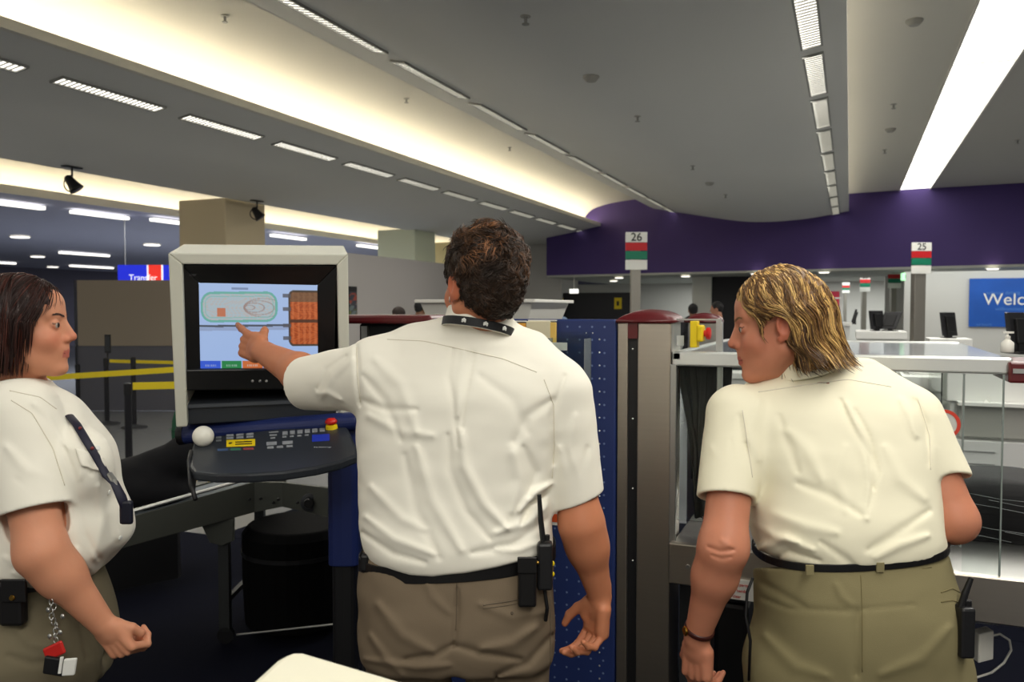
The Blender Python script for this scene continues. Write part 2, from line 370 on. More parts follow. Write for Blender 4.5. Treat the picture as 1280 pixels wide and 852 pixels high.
# spotlights under the left canopy edge
def spot(px, py, label):
    p = ceil_pt(px, py, -8.6); p.z = CAMZ + 1.72
    r_ = wray(px, py); s_ = 1.72 / r_.z; p = Vector((r_.x * s_, r_.y * s_, CAMZ + 1.72)); p.x = min(p.x, -8.75)
    t = thing('spotlight', label, 'spotlight', p, 0, 'black track spotlights')
    MB().lathe(p, [(.012, -.12), (.012, 0)], 8).box(p.x - .04, p.x + .04, p.y - .12, p.y + .12, p.z - .012, p.z + .0).build('bracket', M_black, t)
    c = p + Vector((0, 0, -.2)); MB().lathe(c, [(.09, -.09), (.085, -.08), (.06, .0), (.045, .09), (.02, .11)], 16, (-.5, -.3, .8)).build('lamp_head', M_black, t, smooth=True)
    pts = [c + Vector((math.cos(a) * .14, 0, math.sin(a) * .1)) for a in [R(90 + 20 * i) for i in range(10)]]
    MB().tube(pts, .008, 6).build('yoke', M_black, t)
spot(95, 208, 'black spotlight hanging from the left canopy edge'); spot(333, 250, 'black spotlight right of the beige column')
# ================================================================= SECURITY EQUIPMENT
XD = Vector((1, 0, 0))           # hall direction to the right
M_navy = mat('navy_enamel', (36, 52, 104), .4, var=.04, vscale=4)
M_navyd = mat('navy_tube', (30, 42, 92), .35)
M_burg = mat('burgundy_cap', (92, 22, 26), .35, coat=.2)
M_hood = mat('hood_offwhite', (208, 208, 194), .5)
M_glass = mat('clear_acrylic', (240, 246, 244), .03, trans=1.0, ior=1.12, spec=.5)
M_paper = mat('paper_white', (226, 226, 220), .7)
M_yel = mat('warning_yellow', (236, 206, 20), .45)
M_red = mat('emergency_red', (200, 34, 24), .35)
M_ink = mat('black_ink', (20, 20, 22), .6)
def perf():
    m = bpy.data.materials.new('perforated_navy_panel'); m.use_nodes = True; nt = m.node_tree; b = nt.nodes['Principled BSDF']
    tc = nt.nodes.new('ShaderNodeTexCoord'); mp = nt.nodes.new('ShaderNodeMapping'); nt.links.new(tc.outputs['Object'], mp.inputs[0])
    mp.inputs['Scale'].default_value = (24, 0, 24)
    fr = nt.nodes.new('ShaderNodeVectorMath'); fr.operation = 'FRACTION'; nt.links.new(mp.outputs[0], fr.inputs[0])
    su = nt.nodes.new('ShaderNodeVectorMath'); su.operation = 'DISTANCE'; su.inputs[1].default_value = (.5, 0, .5); nt.links.new(fr.outputs[0], su.inputs[0])
    lt = nt.nodes.new('ShaderNodeMath'); lt.operation = 'LESS_THAN'; lt.inputs[1].default_value = .085; nt.links.new(su.outputs['Value'], lt.inputs[0])
    mx = nt.nodes.new('ShaderNodeMixRGB'); mx.inputs[1].default_value = lin((34, 50, 102)); mx.inputs[2].default_value = lin((110, 128, 165)); nt.links.new(lt.outputs[0], mx.inputs[0])
    nt.links.new(mx.outputs[0], b.inputs['Base Color']); b.inputs['Roughness'].default_value = .4
    return m
M_perf = perf()
# hall line of the machine fronts: passes eye-frame point (.328, 2.6)
FR = at(770, 400, 2.62); YF = FR.y
def on(px, py, dy=0): return atY(px, py, YF + dy)
# ---- x-ray machine with navy perforated panel
xr = thing('xray_machine', 'large dark x-ray baggage machine with navy perforated side panel behind the pointing man', 'x-ray machine', (on(600, 400).x, YF + .5, 0), 0)
xa = on(437, 400).x; xb = on(640, 400).x; xc_ = FR.x
ZT = on(770, 399).z
MB().box(xa, xb - .0, YF + .06, YF + 1.25, .08, ZT - .02).build('cabinet_body', mat('machine_charcoal', (30, 32, 36), .5), xr, bevel=.01)
MB().box(xb - .35, xc_, YF, YF + .035, .06, ZT).build('perforated_side_panel', M_perf, xr, bevel=.006)
MB().box(xb - .35, xc_, YF + .035, YF + .9, .06, ZT - .03).build('cabinet_end', M_navy, xr)
MB().box(xa + .02, xa + .045, YF + .045, YF + .07, .3, ZT - .03).build('corner_trim', M_alu, xr)
MB().box(xa - .1, xa + .34, YF - .02, YF + .3, ZT - .02, ZT + .012).build('burgundy_top_edge', M_burg, xr, bevel=.01)
for i in range(28):
    p = on(749.5, 424 + 16.3 * i); MB().ball((p.x, YF - .001, p.z), .0032, 8).build('rivet', M_alu, xr)
for i in range(5):
    for px in (733, 741): p = on(px, 416 + 90 * i); MB().ball((p.x, YF - .001, p.z), .0026, 8).build('rivet', M_alu, xr)
# acrylic holders on the panel
def holder(px0, px1, py0, py1, label, depth=.07):
    a = on(px0, py0); b = on(px1, py1); y1 = YF - .001; y0 = YF - depth
    t = thing('document_holder', label, 'document holder', ((a.x + b.x) / 2, y1 - depth / 2, b.z))
    s_ = .003
    MB().box(a.x, b.x, y0, y0 + s_, b.z, a.z - .02).build('front_sheet', M_glass, t)
    MB().box(a.x, b.x, y1 - s_, y1, b.z, a.z).build('back_sheet', M_glass, t)
    e = MB().box(a.x, b.x, y0, y1, b.z - s_, b.z)
    e.box(a.x - s_, a.x, y0, y1, b.z, a.z - .02).box(b.x, b.x + s_, y0, y1, b.z, a.z - .02); e.build('tray_sides', mat('acrylic_edge', (196, 204, 206), .12, trans=.7, ior=1.15), t)
    return t, a, b, y0
t, a, b, y0 = holder(694, 738, 414, 480, 'clear acrylic document holder with white typed card on the navy panel')
c0 = on(695, 457); c1 = on(730, 479)
MB().box(c0.x, c1.x, y0 - .003, y0 - .001, c1.z, c0.z).build('typed_card', M_paper, t)
cx = (c0.x + c1.x) / 2
for i, s_ in enumerate(['X-Ray', 'Non Mechanical', 'Safety']): text('typed_line', s_, .0105, (cx, y0 - .0035, c0.z - .012 - .0135 * i), (1, 0, 0), (0, 0, 1), M_ink, t)
c0 = on(696, 427); c1 = on(715, 437); MB().box(c0.x, c1.x, y0 + .02, y0 + .022, c1.z, c0.z).build('folded_note', M_paper, t)
c0 = on(696, 452); c1 = on(722, 457); MB().box(c0.x, c1.x, y0 + .03, y0 + .032, c1.z - .05, c0.z).build('leaflet', M_paper, t)
t, a, b, y0 = holder(690, 741, 512, 600, 'lower empty acrylic holder low on the navy panel beside the man\'s elbow', .06)
# folders hung over the top edge
M_sleeve = mat('plastic_sleeve', (214, 206, 176), .35, var=.08, vscale=12)
def folder(px0, px1, pytop, pybot, label, m1, m2, split, dy):
    a = on(px0, pytop, dy); b = on(px1, pybot, dy); c = on(split, pytop, dy)
    t = thing('hanging_folder', label, 'folder', ((a.x + b.x) / 2, YF + dy, b.z))
    MB().box(a.x, c.x, a.y - .012, a.y, b.z, a.z).build('sleeve', m1, t, bevel=.003)
    MB().box(c.x, b.x, a.y - .010, a.y, b.z + .035, a.z - .004).build('yellow_sheets', m2, t, bevel=.002)
    MB().box(a.x + .004, b.x - .004, a.y - .004, YF + .03, a.z, a.z + .004).build('hook_strip', M_white, t)
folder(659, 696, 401, 470, 'plastic sleeve with yellow margin hanging from the navy panel top', M_sleeve, mat('manila_yellow', (222, 186, 96), .6), 689, -.012)
folder(634, 658, 402, 460, 'orange edged folder hanging behind the man\'s right shoulder', M_sleeve, mat('manila_orange', (220, 158, 60), .6), 646, -.014)
# warning notice low on the panel, behind the man's armpit
a = on(678, 616, -.004); b = on(702, 657, -.004)
t = thing('warning_notice', 'white notice with orange pictures stuck on the navy panel behind the man\'s arm', 'notice', ((a.x + b.x) / 2, YF - .003, b.z))
MB().box(a.x, b.x, YF - .004, YF - .001, b.z, a.z).build('sheet', M_paper, t)
M_or = mat('orange_print', (216, 84, 34), .6)
for yy in (620, 641):
    p0 = on(682, yy, -.005); p1 = on(700, yy + 12, -.005); MB().box(p0.x, p1.x, YF - .0055, YF - .004, p1.z, p0.z).build('orange_picture', M_or, t, bevel=.0003)
p0 = on(678, 635.5, -.005); p1 = on(702, 637, -.005); MB().box(p0.x, p1.x, YF - .0055, YF - .004, p1.z, p0.z).build('dividing_line', M_ink, t)
# ---- white trays stacked on the machine
def tray(px0, px1, z0, dd, label):
    a = atY(px0, 378, YF + dd); b = atY(px1, 378, YF + dd); cx = (a.x + b.x) / 2; wx = (b.x - a.x) / 2; wy = .24; y_ = YF + dd + wy; h = .085
    t = thing('plastic_tray', label, 'tray', (cx, y_, z0))
    def ring(k, z, g=0): return [(cx - wx * k + g, y_ - wy * k + g, z), (cx + wx * k - g, y_ - wy * k + g, z), (cx + wx * k - g, y_ + wy * k - g, z), (cx - wx * k + g, y_ + wy * k - g, z)]
    vs = ring(.86, z0) + ring(.97, z0 + h) + ring(.97, z0 + h, .006) + ring(.86, z0 + .006, .006)
    fs = [(3, 2, 1, 0), (12, 13, 14, 15)]
    for q in range(3):
        for k in range(4): fs.append((q * 4 + k, q * 4 + (k + 1) % 4, q * 4 + 4 + (k + 1) % 4, q * 4 + 4 + k))
    MB().add(vs, fs).build('tray_body', M_white, t, bevel=.004)
    rim = MB()
    for (p, q) in ((0, 1), (1, 2), (2, 3), (3, 0)):
        r_ = ring(1.0, z0 + h); a_ = Vector(r_[p]); b_ = Vector(r_[q]); n_ = (b_ - a_).normalized(); rim.obox((a_ + b_) / 2, (b_ - a_) / 2 + n_ * .006, n_.cross(Vector((0, 0, 1))) * .009, (0, 0, .007))
    rim.build('rim', M_white, t, bevel=.003)
tray(521, 667, ZT - .02, .5, 'off-white plastic tray on top of the machine behind the man\'s neck')

# ---- tall stainless end frames with burgundy caps
def pillar(px0, px1, capx0, capx1, dy, depth, label, y_off=0, strip=True):
    a = on(px0, 403, dy); b = on(px1, 403, dy)
    t = thing('machine_end_frame', label, 'end frame', ((a.x + b.x) / 2, a.y + depth / 2, 0))
    z = a.z
    if strip:
        s0 = on(785, 400, dy).x; s1 = on(797, 400, dy).x
        MB().box(a.x, s0, a.y, a.y + depth, .0, z).build('narrow_steel_post', M_steel, t, bevel=.003)
        MB().box(s0, s1, a.y + .012, a.y + depth, 0, z).build('black_channel', mat('channel_black', (28, 28, 30), .4), t)
        MB().box(s1, b.x, a.y, a.y + depth, 0, z).build('steel_panel', M_steel, t, bevel=.004)
        for yy in (436, 523, 610, 700): p = on(791, yy, dy + .012); MB().ball((p.x, a.y + .011, p.z), .0035, 8).build('screw', M_alu, t)
        MB().box(s0, s1, a.y - .002, a.y + .02, z - .05, z).build('burgundy_insert', M_burg, t)
    else: MB().box(a.x, b.x, a.y, a.y + depth, 0, z).build('steel_panel', M_steel, t, bevel=.004)
    c0 = on(capx0, 403, dy).x; c1 = on(capx1, 403, dy).x; n_ = 24; mb = MB(); rings = []
    for j, (yy, k) in enumerate([(a.y - .012, .0), (a.y - .006, .55), (a.y + .02, .85), (a.y + .06, 1), (a.y + depth * .5, 1.05), (a.y + depth, 1)]):
        rings.append([(c0 + (c1 - c0) * i / n_, yy, z + (.008 + .033 * k * (1 - (2 * i / n_ - 1) ** 2) ** .6 * 1)) for i in range(n_ + 1)])
    vs = [v for rg in rings for v in rg]; m_ = n_ + 1
    fs = [(j * m_ + i, j * m_ + i + 1, (j + 1) * m_ + i + 1, (j + 1) * m_ + i) for j in range(5) for i in range(n_)]
    mb.add(vs, fs); mb.box(c0, c1, a.y - .012, a.y + depth, z, z + .009)
    mb.build('burgundy_cap', M_burg, t, smooth=True)
    return t
pillar(772, 839, 771, 843, .005, .16, 'tall stainless end frame with black channel and burgundy domed cap beside the navy panel')
pillar(860, 899, 856, 900, 1.1, .12, 'farther stainless end frame with burgundy cap behind the clear screen', strip=False)

# ---- glass enclosure over the steel roller bed
enc = thing('screening_enclosure', 'long clear acrylic enclosure with aluminium rails over the steel baggage bed', 'enclosure', (on(1050, 600).x, YF + .5, 0))
xg0 = on(840, 440).x; xg1 = on(1256, 443).x + .02
zt = on(845, 439).z; GD = 1.15
rails = MB()
rails.box(xg0, xg1, YF + .0, YF + .03, zt - .045, zt)
rails.box(xg0, xg1, YF + GD, YF + GD + .03, zt - .03, zt)
rails.box(xg0, xg0 + .03, YF, YF + GD, zt - .03, zt); rails.build('top_rail', mat('bright_aluminium', (226, 228, 224), .3, .6), enc, bevel=.006)
MB().box(xg0, xg1, YF + .03, YF + GD, zt - .01, zt - .004).build('top_sheet', mat('smoked_top_sheet', (128, 134, 140), .1, spec=.7), enc)
zb = on(842, 684).z
pr = MB(); pr.box(xg0 - .006, xg0 + .014, YF, YF + .02, zb, zt - .04); pr.box(on(893, 440).x, on(900, 440).x, YF + .05, YF + .07, zb + .05, zt + .06 + .03); pr.build('corner_post', M_alu, enc, bevel=.003)
gx = [xg0 + .02, on(1206, 440).x, on(1255, 440).x]
zg = on(1200, 800).z
MB().box(gx[0], gx[1] - .004, YF - .004, YF + .001, zb + .09, zt - .045).build('front_sheet', M_glass, enc)
MB().box(gx[1] + .002, gx[2], YF - .010, YF - .004, on(1230, 778).z, zt - .045).build('front_sheet', M_glass, enc, bevel=.0)
ed = MB(); ed.box(gx[1] - .0035, gx[1] + .0005, YF - .013, YF - .003, zb + .09, zt - .045)
zl = on(1240, 762).z; x2 = gx[2] - .035
ed.box(gx[2] - .002, gx[2] + .002, YF - .012, YF - .003, zl, zt - .045)
ed.tube([(gx[2], YF - .008, zl)] + [(x2 + .035 * math.cos(a_), YF - .008, zl + .0 - .035 * math.sin(a_)) for a_ in [R(15 * i) for i in range(7)]] + [(gx[1] + .05, YF - .008, zl - .035)], .002, 6)
ed.build('sheet_edge', mat('acrylic_edge_dark', (130, 140, 136), .2), enc)
# prohibition sticker on the front sheet
p = on(1180, 530, -.006); sg = thing('prohibition_sticker', 'round red prohibition sticker on the clear acrylic sheet', 'sticker', p)
n_ = 40; mb = MB(); ro, ri = .041, .032; y_ = YF - .006
vs = [(p.x + r_ * math.cos(2 * math.pi * k / n_), y_, p.z + r_ * math.sin(2 * math.pi * k / n_)) for r_ in (ro, ri) for k in range(n_)]
mb.add(vs, [(k, (k + 1) % n_, n_ + (k + 1) % n_, n_ + k) for k in range(n_)]); q = .7071
mb.obox((p.x, y_, p.z), (ri * q, 0, -ri * q), (0, .0004, 0), (.004 * q, 0, .004 * q)); mb.build('red_ring', mat('sticker_red', (214, 66, 48), .5), sg, solid=.0006)
MB().add([(p.x, y_ + .001, p.z)] + [(p.x + ri * math.cos(2 * math.pi * k / n_), y_ + .001, p.z + ri * math.sin(2 * math.pi * k / n_)) for k in range(n_)], [(0, 1 + k, 1 + (k + 1) % n_) for k in range(n_)]).build('pale_disc', mat('sticker_pale', (205, 205, 200), .6), sg)
hd = MB(); hd.tube([(p.x - .012, y_ - .001, p.z - .018), (p.x - .004, y_ - .001, p.z), (p.x - .012, y_ - .001, p.z + .016)], .003, 6).tube([(p.x - .004, y_ - .001, p.z), (p.x + .01, y_ - .001, p.z + .014)], .0028, 6); hd.build('hand_symbol', M_ink, sg)
# clear upright screen with emergency stop
cs = thing('clear_screen', 'upright clear acrylic screen beside the burgundy cap holding the emergency stop', 'screen', (on(868, 440).x, YF + .06, zt))
a = on(841, 400, .05); b = on(900, 440, .05)
MB().box(a.x, b.x, a.y, a.y + .006, zt + .002, a.z).build('sheet', M_glass, cs)
MB().box(b.x - .012, b.x + .004, a.y - .004, a.y + .012, zt + .002, a.z + .004).box(a.x, b.x, a.y - .002, a.y + .008, a.z, a.z + .005).build('frame', M_alu, cs)
p0 = on(846, 419, .05); p1 = on(855, 432, .05); MB().box(p0.x, p1.x, a.y - .003, a.y - .001, p1.z, p0.z).build('paper_note', mat('note_grey', (190, 194, 192), .7), cs)
es = thing('emergency_stop', 'yellow emergency stop box with red button on the clear screen', 'emergency stop', on(870, 434, .03))
p0 = on(864, 401, .02); p1 = on(872.5, 434, .02); MB().box(p0.x, p1.x, p0.y - .02, p0.y + .025, p1.z, p0.z).build('mounting_plate', M_yel, es, bevel=.002)
p0 = on(873, 406, .02); p1 = on(880, 427, .02); zc_ = (p0.z + p1.z) / 2; xc2 = (p0.x + p1.x) / 2
MB().box(p0.x - .002, p1.x, p0.y - .025, p0.y + .025, p1.z, p0.z).build('yellow_housing', M_yel, es, bevel=.006)
MB().lathe((p1.x, p0.y, zc_), [(.010, 0), (.010, .006), (.018, .008), (.019, .018), (.012, .021)], 20, (1, 0, 0)).build('red_button', M_red, es, smooth=False, bevel=.001)
# steel bed
bed = thing('roller_bed', 'stainless steel baggage bed running behind the blonde woman', 'conveyor', (on(1060, 700).x, YF + .5, 0))
xe = on(1500, 700).x
zbed = zb + .01
MB().box(xg0, xe, YF - .02, YF + .9, zbed - .02, zbed).build('bed_plate', M_steelh, bed, bevel=.004)
MB().box(xg0, xe, YF - .03, YF + .0, zbed - .115, zbed + .012).build('side_rail', M_steel, bed, bevel=.004)
MB().box(xg0, xe, YF + .9, YF + .93, zbed - .115, zbed + .05).build('rear_rail', M_steel, bed)
lg = on(862, 800).x
for X_ in (xg0 + .02, on(1390, 700).x):
    for y_ in (YF + .05, YF + .85): MB().box(X_, X_ + .05, y_, y_ + .05, 0, zbed - .1).build('leg', M_dgrey, bed)
for px in (860, 905, 962): q_ = on(px, 700, -.03); MB().lathe((q_.x, YF - .03, zbed - .055), [(.007, 0), (.006, .006)], 10, (0, -1, 0)).build('bolt', M_alu, bed)
p0 = on(908, 722, -.035); p1 = on(945, 752, -.035)
wl = thing('warning_label', 'white label with red lettering under the steel bed rail', 'label', (p0.x, YF - .033, p1.z))
MB().box(p0.x, p1.x, YF - .036, YF - .032, p1.z, p0.z).build('label_plate', M_paper, wl)
for i, s_ in enumerate(['Moving parts', 'keep hands', 'clear']): text('red_lettering', s_, .0125, ((p0.x + p1.x) / 2 - .012, YF - .0365, p0.z - .016 - .018 * i), (1, 0, 0), (0, 0, 1), M_red, wl)
# strip curtain at the tunnel mouth
cu = thing('lead_curtain', 'grey rubber strip curtain hanging inside the enclosure', 'curtain', (on(870, 600).x, YF + .2, zbed))
M_rub = mat('rubber_grey', (86, 86, 84), .55, var=.25, vscale=14, stretch=(1, 1, .15), bump=.3, bscale=30)
c0 = on(846, 460, .2).x; c1 = on(915, 460, .2).x; nst = 9; zt2 = zt - .05
for i in range(nst):
    mb = MB(); x0 = c0 + (c1 - c0) * i / nst; wst = (c1 - c0) / nst * 1.12; nz = 14; yb_ = YF + .2 + (i % 2) * .012; vs = []
    dn = zbed + .04 + .03 * rnd.random() + (.12 if i < 3 else 0)
    for j in range(nz + 1):
        f_ = j / nz; z = zt2 + (dn - zt2) * f_; xx = x0 + .02 * math.sin(f_ * 3 + i) * f_ - f_ * .012 * (i - 4); tw = .35 * math.sin(i * 2.1 + 1) * f_
        for k in range(5): g = k / 4 - .5; vs.append((xx + wst * (g + .5) * math.cos(tw), yb_ + wst * g * math.sin(tw) + .010 * math.sin(k * 1.6 + i) * f_ + .03 * f_ * f_ * math.sin(i * 1.3), z))
    mb.add(vs, [(j * 5 + k, j * 5 + k + 1, (j + 1) * 5 + k + 1, (j + 1) * 5 + k) for j in range(nz) for k in range(4)]); mb.build('rubber_strip', M_rub, cu, smooth=True, solid=.003)
MB().box(c0, c1, YF + .19, YF + .23, zt2 - .004, zt2 + .01).build('curtain_rail', M_dgrey, cu)
# black bundle on the bed, wrapped in film
bd = thing('wrapped_black_case', 'black case wrapped in shiny film lying on the steel bed at right', 'case', (on(1300, 680).x, YF + .3, zbed))
x0 = on(1170, 690, .40).x; x1 = x0 + .85; za = zbed; zc_ = on(1230, 603, .42).z
mb = MB(); nn = 30; rows_ = []
prof = [(0, 0), (0.0, .25), (.0, .5), (.02, .78), (.05, .95), (.12, 1.0), (.3, 1.0), (.4, .95)]
for i in range(nn + 1):
    f_ = i / nn
    rows_.append([(x0 + (x1 - x0) * f_, YF + .40 + dy + .004 * math.sin(f_ * 37 + k), za + (zc_ - za) * h * (1 + .0) + .004 * math.sin(f_ * 23 + k * 2) * (h > 0)) for k, (dy, h) in enumerate(prof)])
vs = [v for r_ in rows_ for v in r_]; m_ = len(prof); mb.add(vs, [(i * m_ + k, (i + 1) * m_ + k, (i + 1) * m_ + k + 1, i * m_ + k + 1) for i in range(nn) for k in range(m_ - 1)] + [tuple(range(m_)), tuple(range(nn * m_, (nn + 1) * m_))[::-1]])
mb.build('case_body', mat('film_black', (8, 8, 9), .65, bump=.3, bscale=14, stretch=(.6, 1, 9), bdist=.004, spec=.2), bd, smooth=True)
st = MB()
for i in range(11):
    zz = za + (zc_ - za) * (.12 + .075 * i + .03 * rnd.random()); xs0 = x0 + .02 + .4 * rnd.random(); st.tube([(xs0 + .08 * k, YF + .393, zz - .007 * k + .003 * math.sin(k * 2 + i)) for k in range(3 + i % 4)], .0009, 5)
st.build('film_crease_glint', mat('film_glint', (90, 94, 96), .4), bd)  # pale grey tubes colour in the glints along the film creases
# things under / beside the bed at lower right
wbx = thing('power_adapter', 'white power box hanging under the steel bed beside the radio', 'power box', at(1228, 822, 2.35))
c_ = at(1228, 805, 2.35); MB().obox(c_, C2W((.022, 0, .006)), C2W((0, .02, 0)), (0, 0, .042)).build('box_body', M_white, wbx, bevel=.004)
pts = [at(x, y, 2.38) for x, y in ((1236, 795), (1250, 792), (1262, 800), (1264, 812), (1255, 828), (1240, 840), (1222, 846), (1200, 852))]
MB().tube(pts, .0035, 8).build('white_cord', M_white, wbx, smooth=True)
cb = thing('black_cable', 'thin black cable looping below the bed left of the power box', 'cable', at(1215, 850, 2.4))
pts = [at(x, y, 2.4) for x, y in ((1176, 770), (1188, 775), (1196, 790), (1208, 812), (1212, 835), (1214, 870))]
MB().tube(pts, .004, 8).build('cable', M_black, cb, smooth=True)
lb_ = thing('black_equipment_case', 'black case standing under the steel bed beside the blonde woman\'s hand', 'case', (on(915, 852, .1).x, YF + .3, 0))
MB().box(on(892, 800, .1).x, on(935, 800, .1).x, YF + .1, YF + .6, 0.02, on(900, 752, .1).z).build('case_body', M_black, lb_, bevel=.015)
MB().box(on(893, 800, .1).x, on(930, 800, .1).x, YF + .095, YF + .1, .1, .12).build('seam', M_dgrey, lb_)
# back panels under bed (grey bin/frame)
# hand gel bottle and burgundy box right
p = on(1258, 440, .3)
gb = thing('pump_bottle', 'white pump bottle standing on the enclosure at the right picture edge', 'bottle', (p.x, YF + .3, zt))
p = Vector((on(1259, 440, .3).x, YF + .3, zt))
MB().lathe(p, [(.016, 0), (.018, .004), (.018, .03), (.009, .038), (.006, .042)], 18).build('bottle_body', M_white, gb, smooth=True)
MB().lathe(p, [(.008, .042), (.008, .05), (.003, .052), (.003, .06)], 12).obox(p + Vector((.002, 0, .061)), (.014, 0, 0), (0, .005, 0), (0, 0, .003)).build('pump_head', M_white, gb)
bb = thing('burgundy_latch_box', 'burgundy plastic end cap with latch at the right picture edge', 'end cap', on(1275, 480, -.01))
p0 = on(1261, 452, -.02); p1 = on(1310, 480, -.02); MB().box(p0.x, p1.x, YF - .02, YF + .25, p1.z, p0.z).build('cap_body', M_burg, bb, bevel=.006)
MB().box(p0.x + .01, p0.x + .05, YF - .024, YF - .019, p0.z - .03, p0.z - .018).build('latch_plate', M_alu, bb)

# ================================================================= MONITOR, HOOD AND CONTROL DESK
TLm, TRm, BLm, BRm = cam(210, 316, 2.38), cam(435, 317.5, 2.50), cam(220, 533, 2.46), cam(437.5, 519, 2.58)
ux = ((TRm - TLm) + (BRm - BLm)).normalized(); vv = ((TLm - BLm) + (TRm - BRm)); vv = (vv - ux * vv.dot(ux)).normalized(); nn_ = vv.cross(ux).normalized()   # nn_ points away from the eye
if nn_.y < 0: nn_ = -nn_
O = (TLm + TRm + BLm + BRm) / 4
def mp_(px, py, back=0):
    """pixel -> point on the hood's front plane, pushed back"""
    r_ = ray(px, py); o_ = Vector((0, 0, CAMZ)); t_ = (O + nn_ * back - o_).dot(nn_) / r_.dot(nn_); return o_ + r_ * t_
def W(p): return C2W(p)
def plate(pxs, back, thick):
    return [W(mp_(x, y, back)) for x, y in pxs], W(nn_ * thick)
hood = thing('monitor_hood', 'tall off-white hood framing the black x-ray monitor', 'monitor hood', W(mp_(325, 525, .2)), TH)
OUT = [(210, 316), (435, 317.5), (437.5, 519), (220, 533)]
INN = [(226, 330), (422, 331), (428, 522), (236, 535)]
def wall3(o4, i4, depth, mb):
    for k in (0, 1, 3):
        a_, b_ = o4[k], o4[(k + 1) % 4]; c_, d_ = i4[(k + 1) % 4], i4[k]
        poly, off = plate([a_, b_, c_, d_], 0, depth); mb.prism(poly, off)
    return mb
OUT2 = [(210, 316), (435, 317.5), (437.5, 519), (220, 534)]
mb = wall3(OUT2, [(228, 330), (421, 331), (425, 521), (234, 533)], .30, MB())
# right limb widened
mb.build('hood_shell', M_hood, hood, bevel=.004)
poly, off = plate([(228, 330), (421, 331), (420, 521), (234, 533)], .29, .01); MB().prism(poly, off).build('back_panel', M_black, hood)
# crt
crt = thing('xray_monitor', 'black monitor inside the hood showing scanned bags', 'monitor', W(mp_(325, 490, .1)), TH)
BZ = [(228, 331), (421, 332), (417, 486), (231, 488)]; SCR = [(250, 355), (395, 358), (396, 460), (252, 461)]
mb = MB()
for k in range(4):
    a_, b_ = BZ[k], BZ[(k + 1) % 4]; c_, d_ = SCR[(k + 1) % 4], SCR[k]
    P4 = [W(mp_(*a_, .02)), W(mp_(*b_, .02)), W(mp_(*c_, .035)), W(mp_(*d_, .035))]
    mb.prism(P4, W(nn_ * .03))
mb.build('bezel', mat('bezel_black', (14, 14, 15), .35), crt, bevel=.003)
poly, off = plate([(240, 345), (408, 346), (405, 475), (243, 477)], .05, .22); MB().prism(poly, off).build('tube_housing', M_black, crt)
mb = MB(); poly, off = plate([(231, 462), (418, 460), (418, 485), (231, 488)], .014, .02); mb.prism(poly, off); mb.build('chin', mat('bezel_black'), crt, bevel=.004)
text('maker_mark', 'acer', .012, W(mp_(241, 343, .018)), W(ux), W(vv), mat('faint_grey', (70, 70, 72), .5), crt)
for i, px in enumerate((315.5, 325, 333)):
    MB().ball(W(mp_(px, 476, .013)), .0045, 12).build('button', M_alu, crt)
# screen picture: colours of the displayed scan on a fine grid
NX, NY = 232, 164
def screen_col(u, v):
    """u right 0-1, v down 0-1 -> sRGB"""
    c = np.array([172., 196., 236.]) - np.array([20, 14, 0]) * v[..., None] * .4 + np.zeros(u.shape + (3,))
    def mixc(c, m_, col_, a_=1.0): m_ = np.clip(m_, 0, 1)[..., None] * a_; return c * (1 - m_) + np.array(col_, float) * m_
    n1 = .5 + .5 * np.sin(u * 90 + 6 * np.sin(v * 30)) * np.sin(v * 70 + 5 * np.sin(u * 21))
    def rr(u, v, cx, cy, hx, hy, r_): 
        qx = np.abs(u - cx) * 1.42 - hx * 1.42 + r_; qy = np.abs(v - cy) - hy + r_
        return np.sqrt(np.maximum(qx, 0) ** 2 + np.maximum(qy, 0) ** 2) + np.minimum(np.maximum(qx, qy), 0) - r_
    d = rr(u, v + .03 * (u - .33), .335, .265, .31, .16, .12)
    c = mixc(c, d < 0, (176, 190, 190), .8)
    c = mixc(c, (d < 0) & (n1 > .55), (196, 178, 170), .5)
    for k in range(4):
        x_ = .42 + .04 * k; dd = np.abs(np.hypot((u - x_) * 1.2, (v - .27) * 1.9) - (.05 + .05 * k)); c = mixc(c, (dd < .008) & (d < 0), (158, 134, 128), .7)
    c = mixc(c, np.abs(d) < .013, (104, 176, 160), .9); c = mixc(c, np.abs(d + .04) < .006, (120, 186, 176), .6)
    c = mixc(c, (np.abs(u - .185) < .035) & (np.abs(v - .33) < .05), (196, 112, 78), .9)
    c = mixc(c, (np.abs(u - .34) < .07) & (np.abs(v - .06) < .012), (120, 136, 170), .8)
    c = mixc(c, np.abs(v - .475 + .03 * (u - .5)) < .013, (78, 84, 96), .95); c = mixc(c, np.abs(v - .51 + .03 * (u - .5)) < .018, (140, 152, 184), .6)
    # brown case at right
    d2 = rr(u, v, .93, .39, .175, .315, .06); inside = d2 < 0
    c = mixc(c, inside, (188, 92, 44)); c = mixc(c, inside & (n1 > .5), (150, 62, 24), .7)
    c = mixc(c, inside & (np.sin(u * 130) > .3), (214, 124, 78), .45); c = mixc(c, inside & (v < .2), (84, 84, 70), .6)
    c = mixc(c, inside & (np.abs(v - .42) < .02), (66, 44, 34), .85); c = mixc(c, np.abs(d2) < .012, (70, 56, 44), .9)
    for yy in (.13, .28, .47, .62):
        c = mixc(c, (np.abs(v - yy) < .022) & (u > .70) & (u < .77), (84, 84, 92), .8)
    # bottom bar
    bar = v > .885
    for k, cc in enumerate([(54, 92, 214), (40, 132, 74), (206, 112, 60), (190, 60, 50), (70, 84, 190), (130, 130, 140)]):
        c = mixc(c, bar & (u >= k * .175 + .004) & (u < (k + 1) * .175 - .004), cc)
        c = mixc(c, bar & (np.abs(u - (k + .5) * .175) < .045) & (np.abs(v - .94) < .012) & (np.sin(u * 400) > 0), (210, 214, 220), .6)
    return c
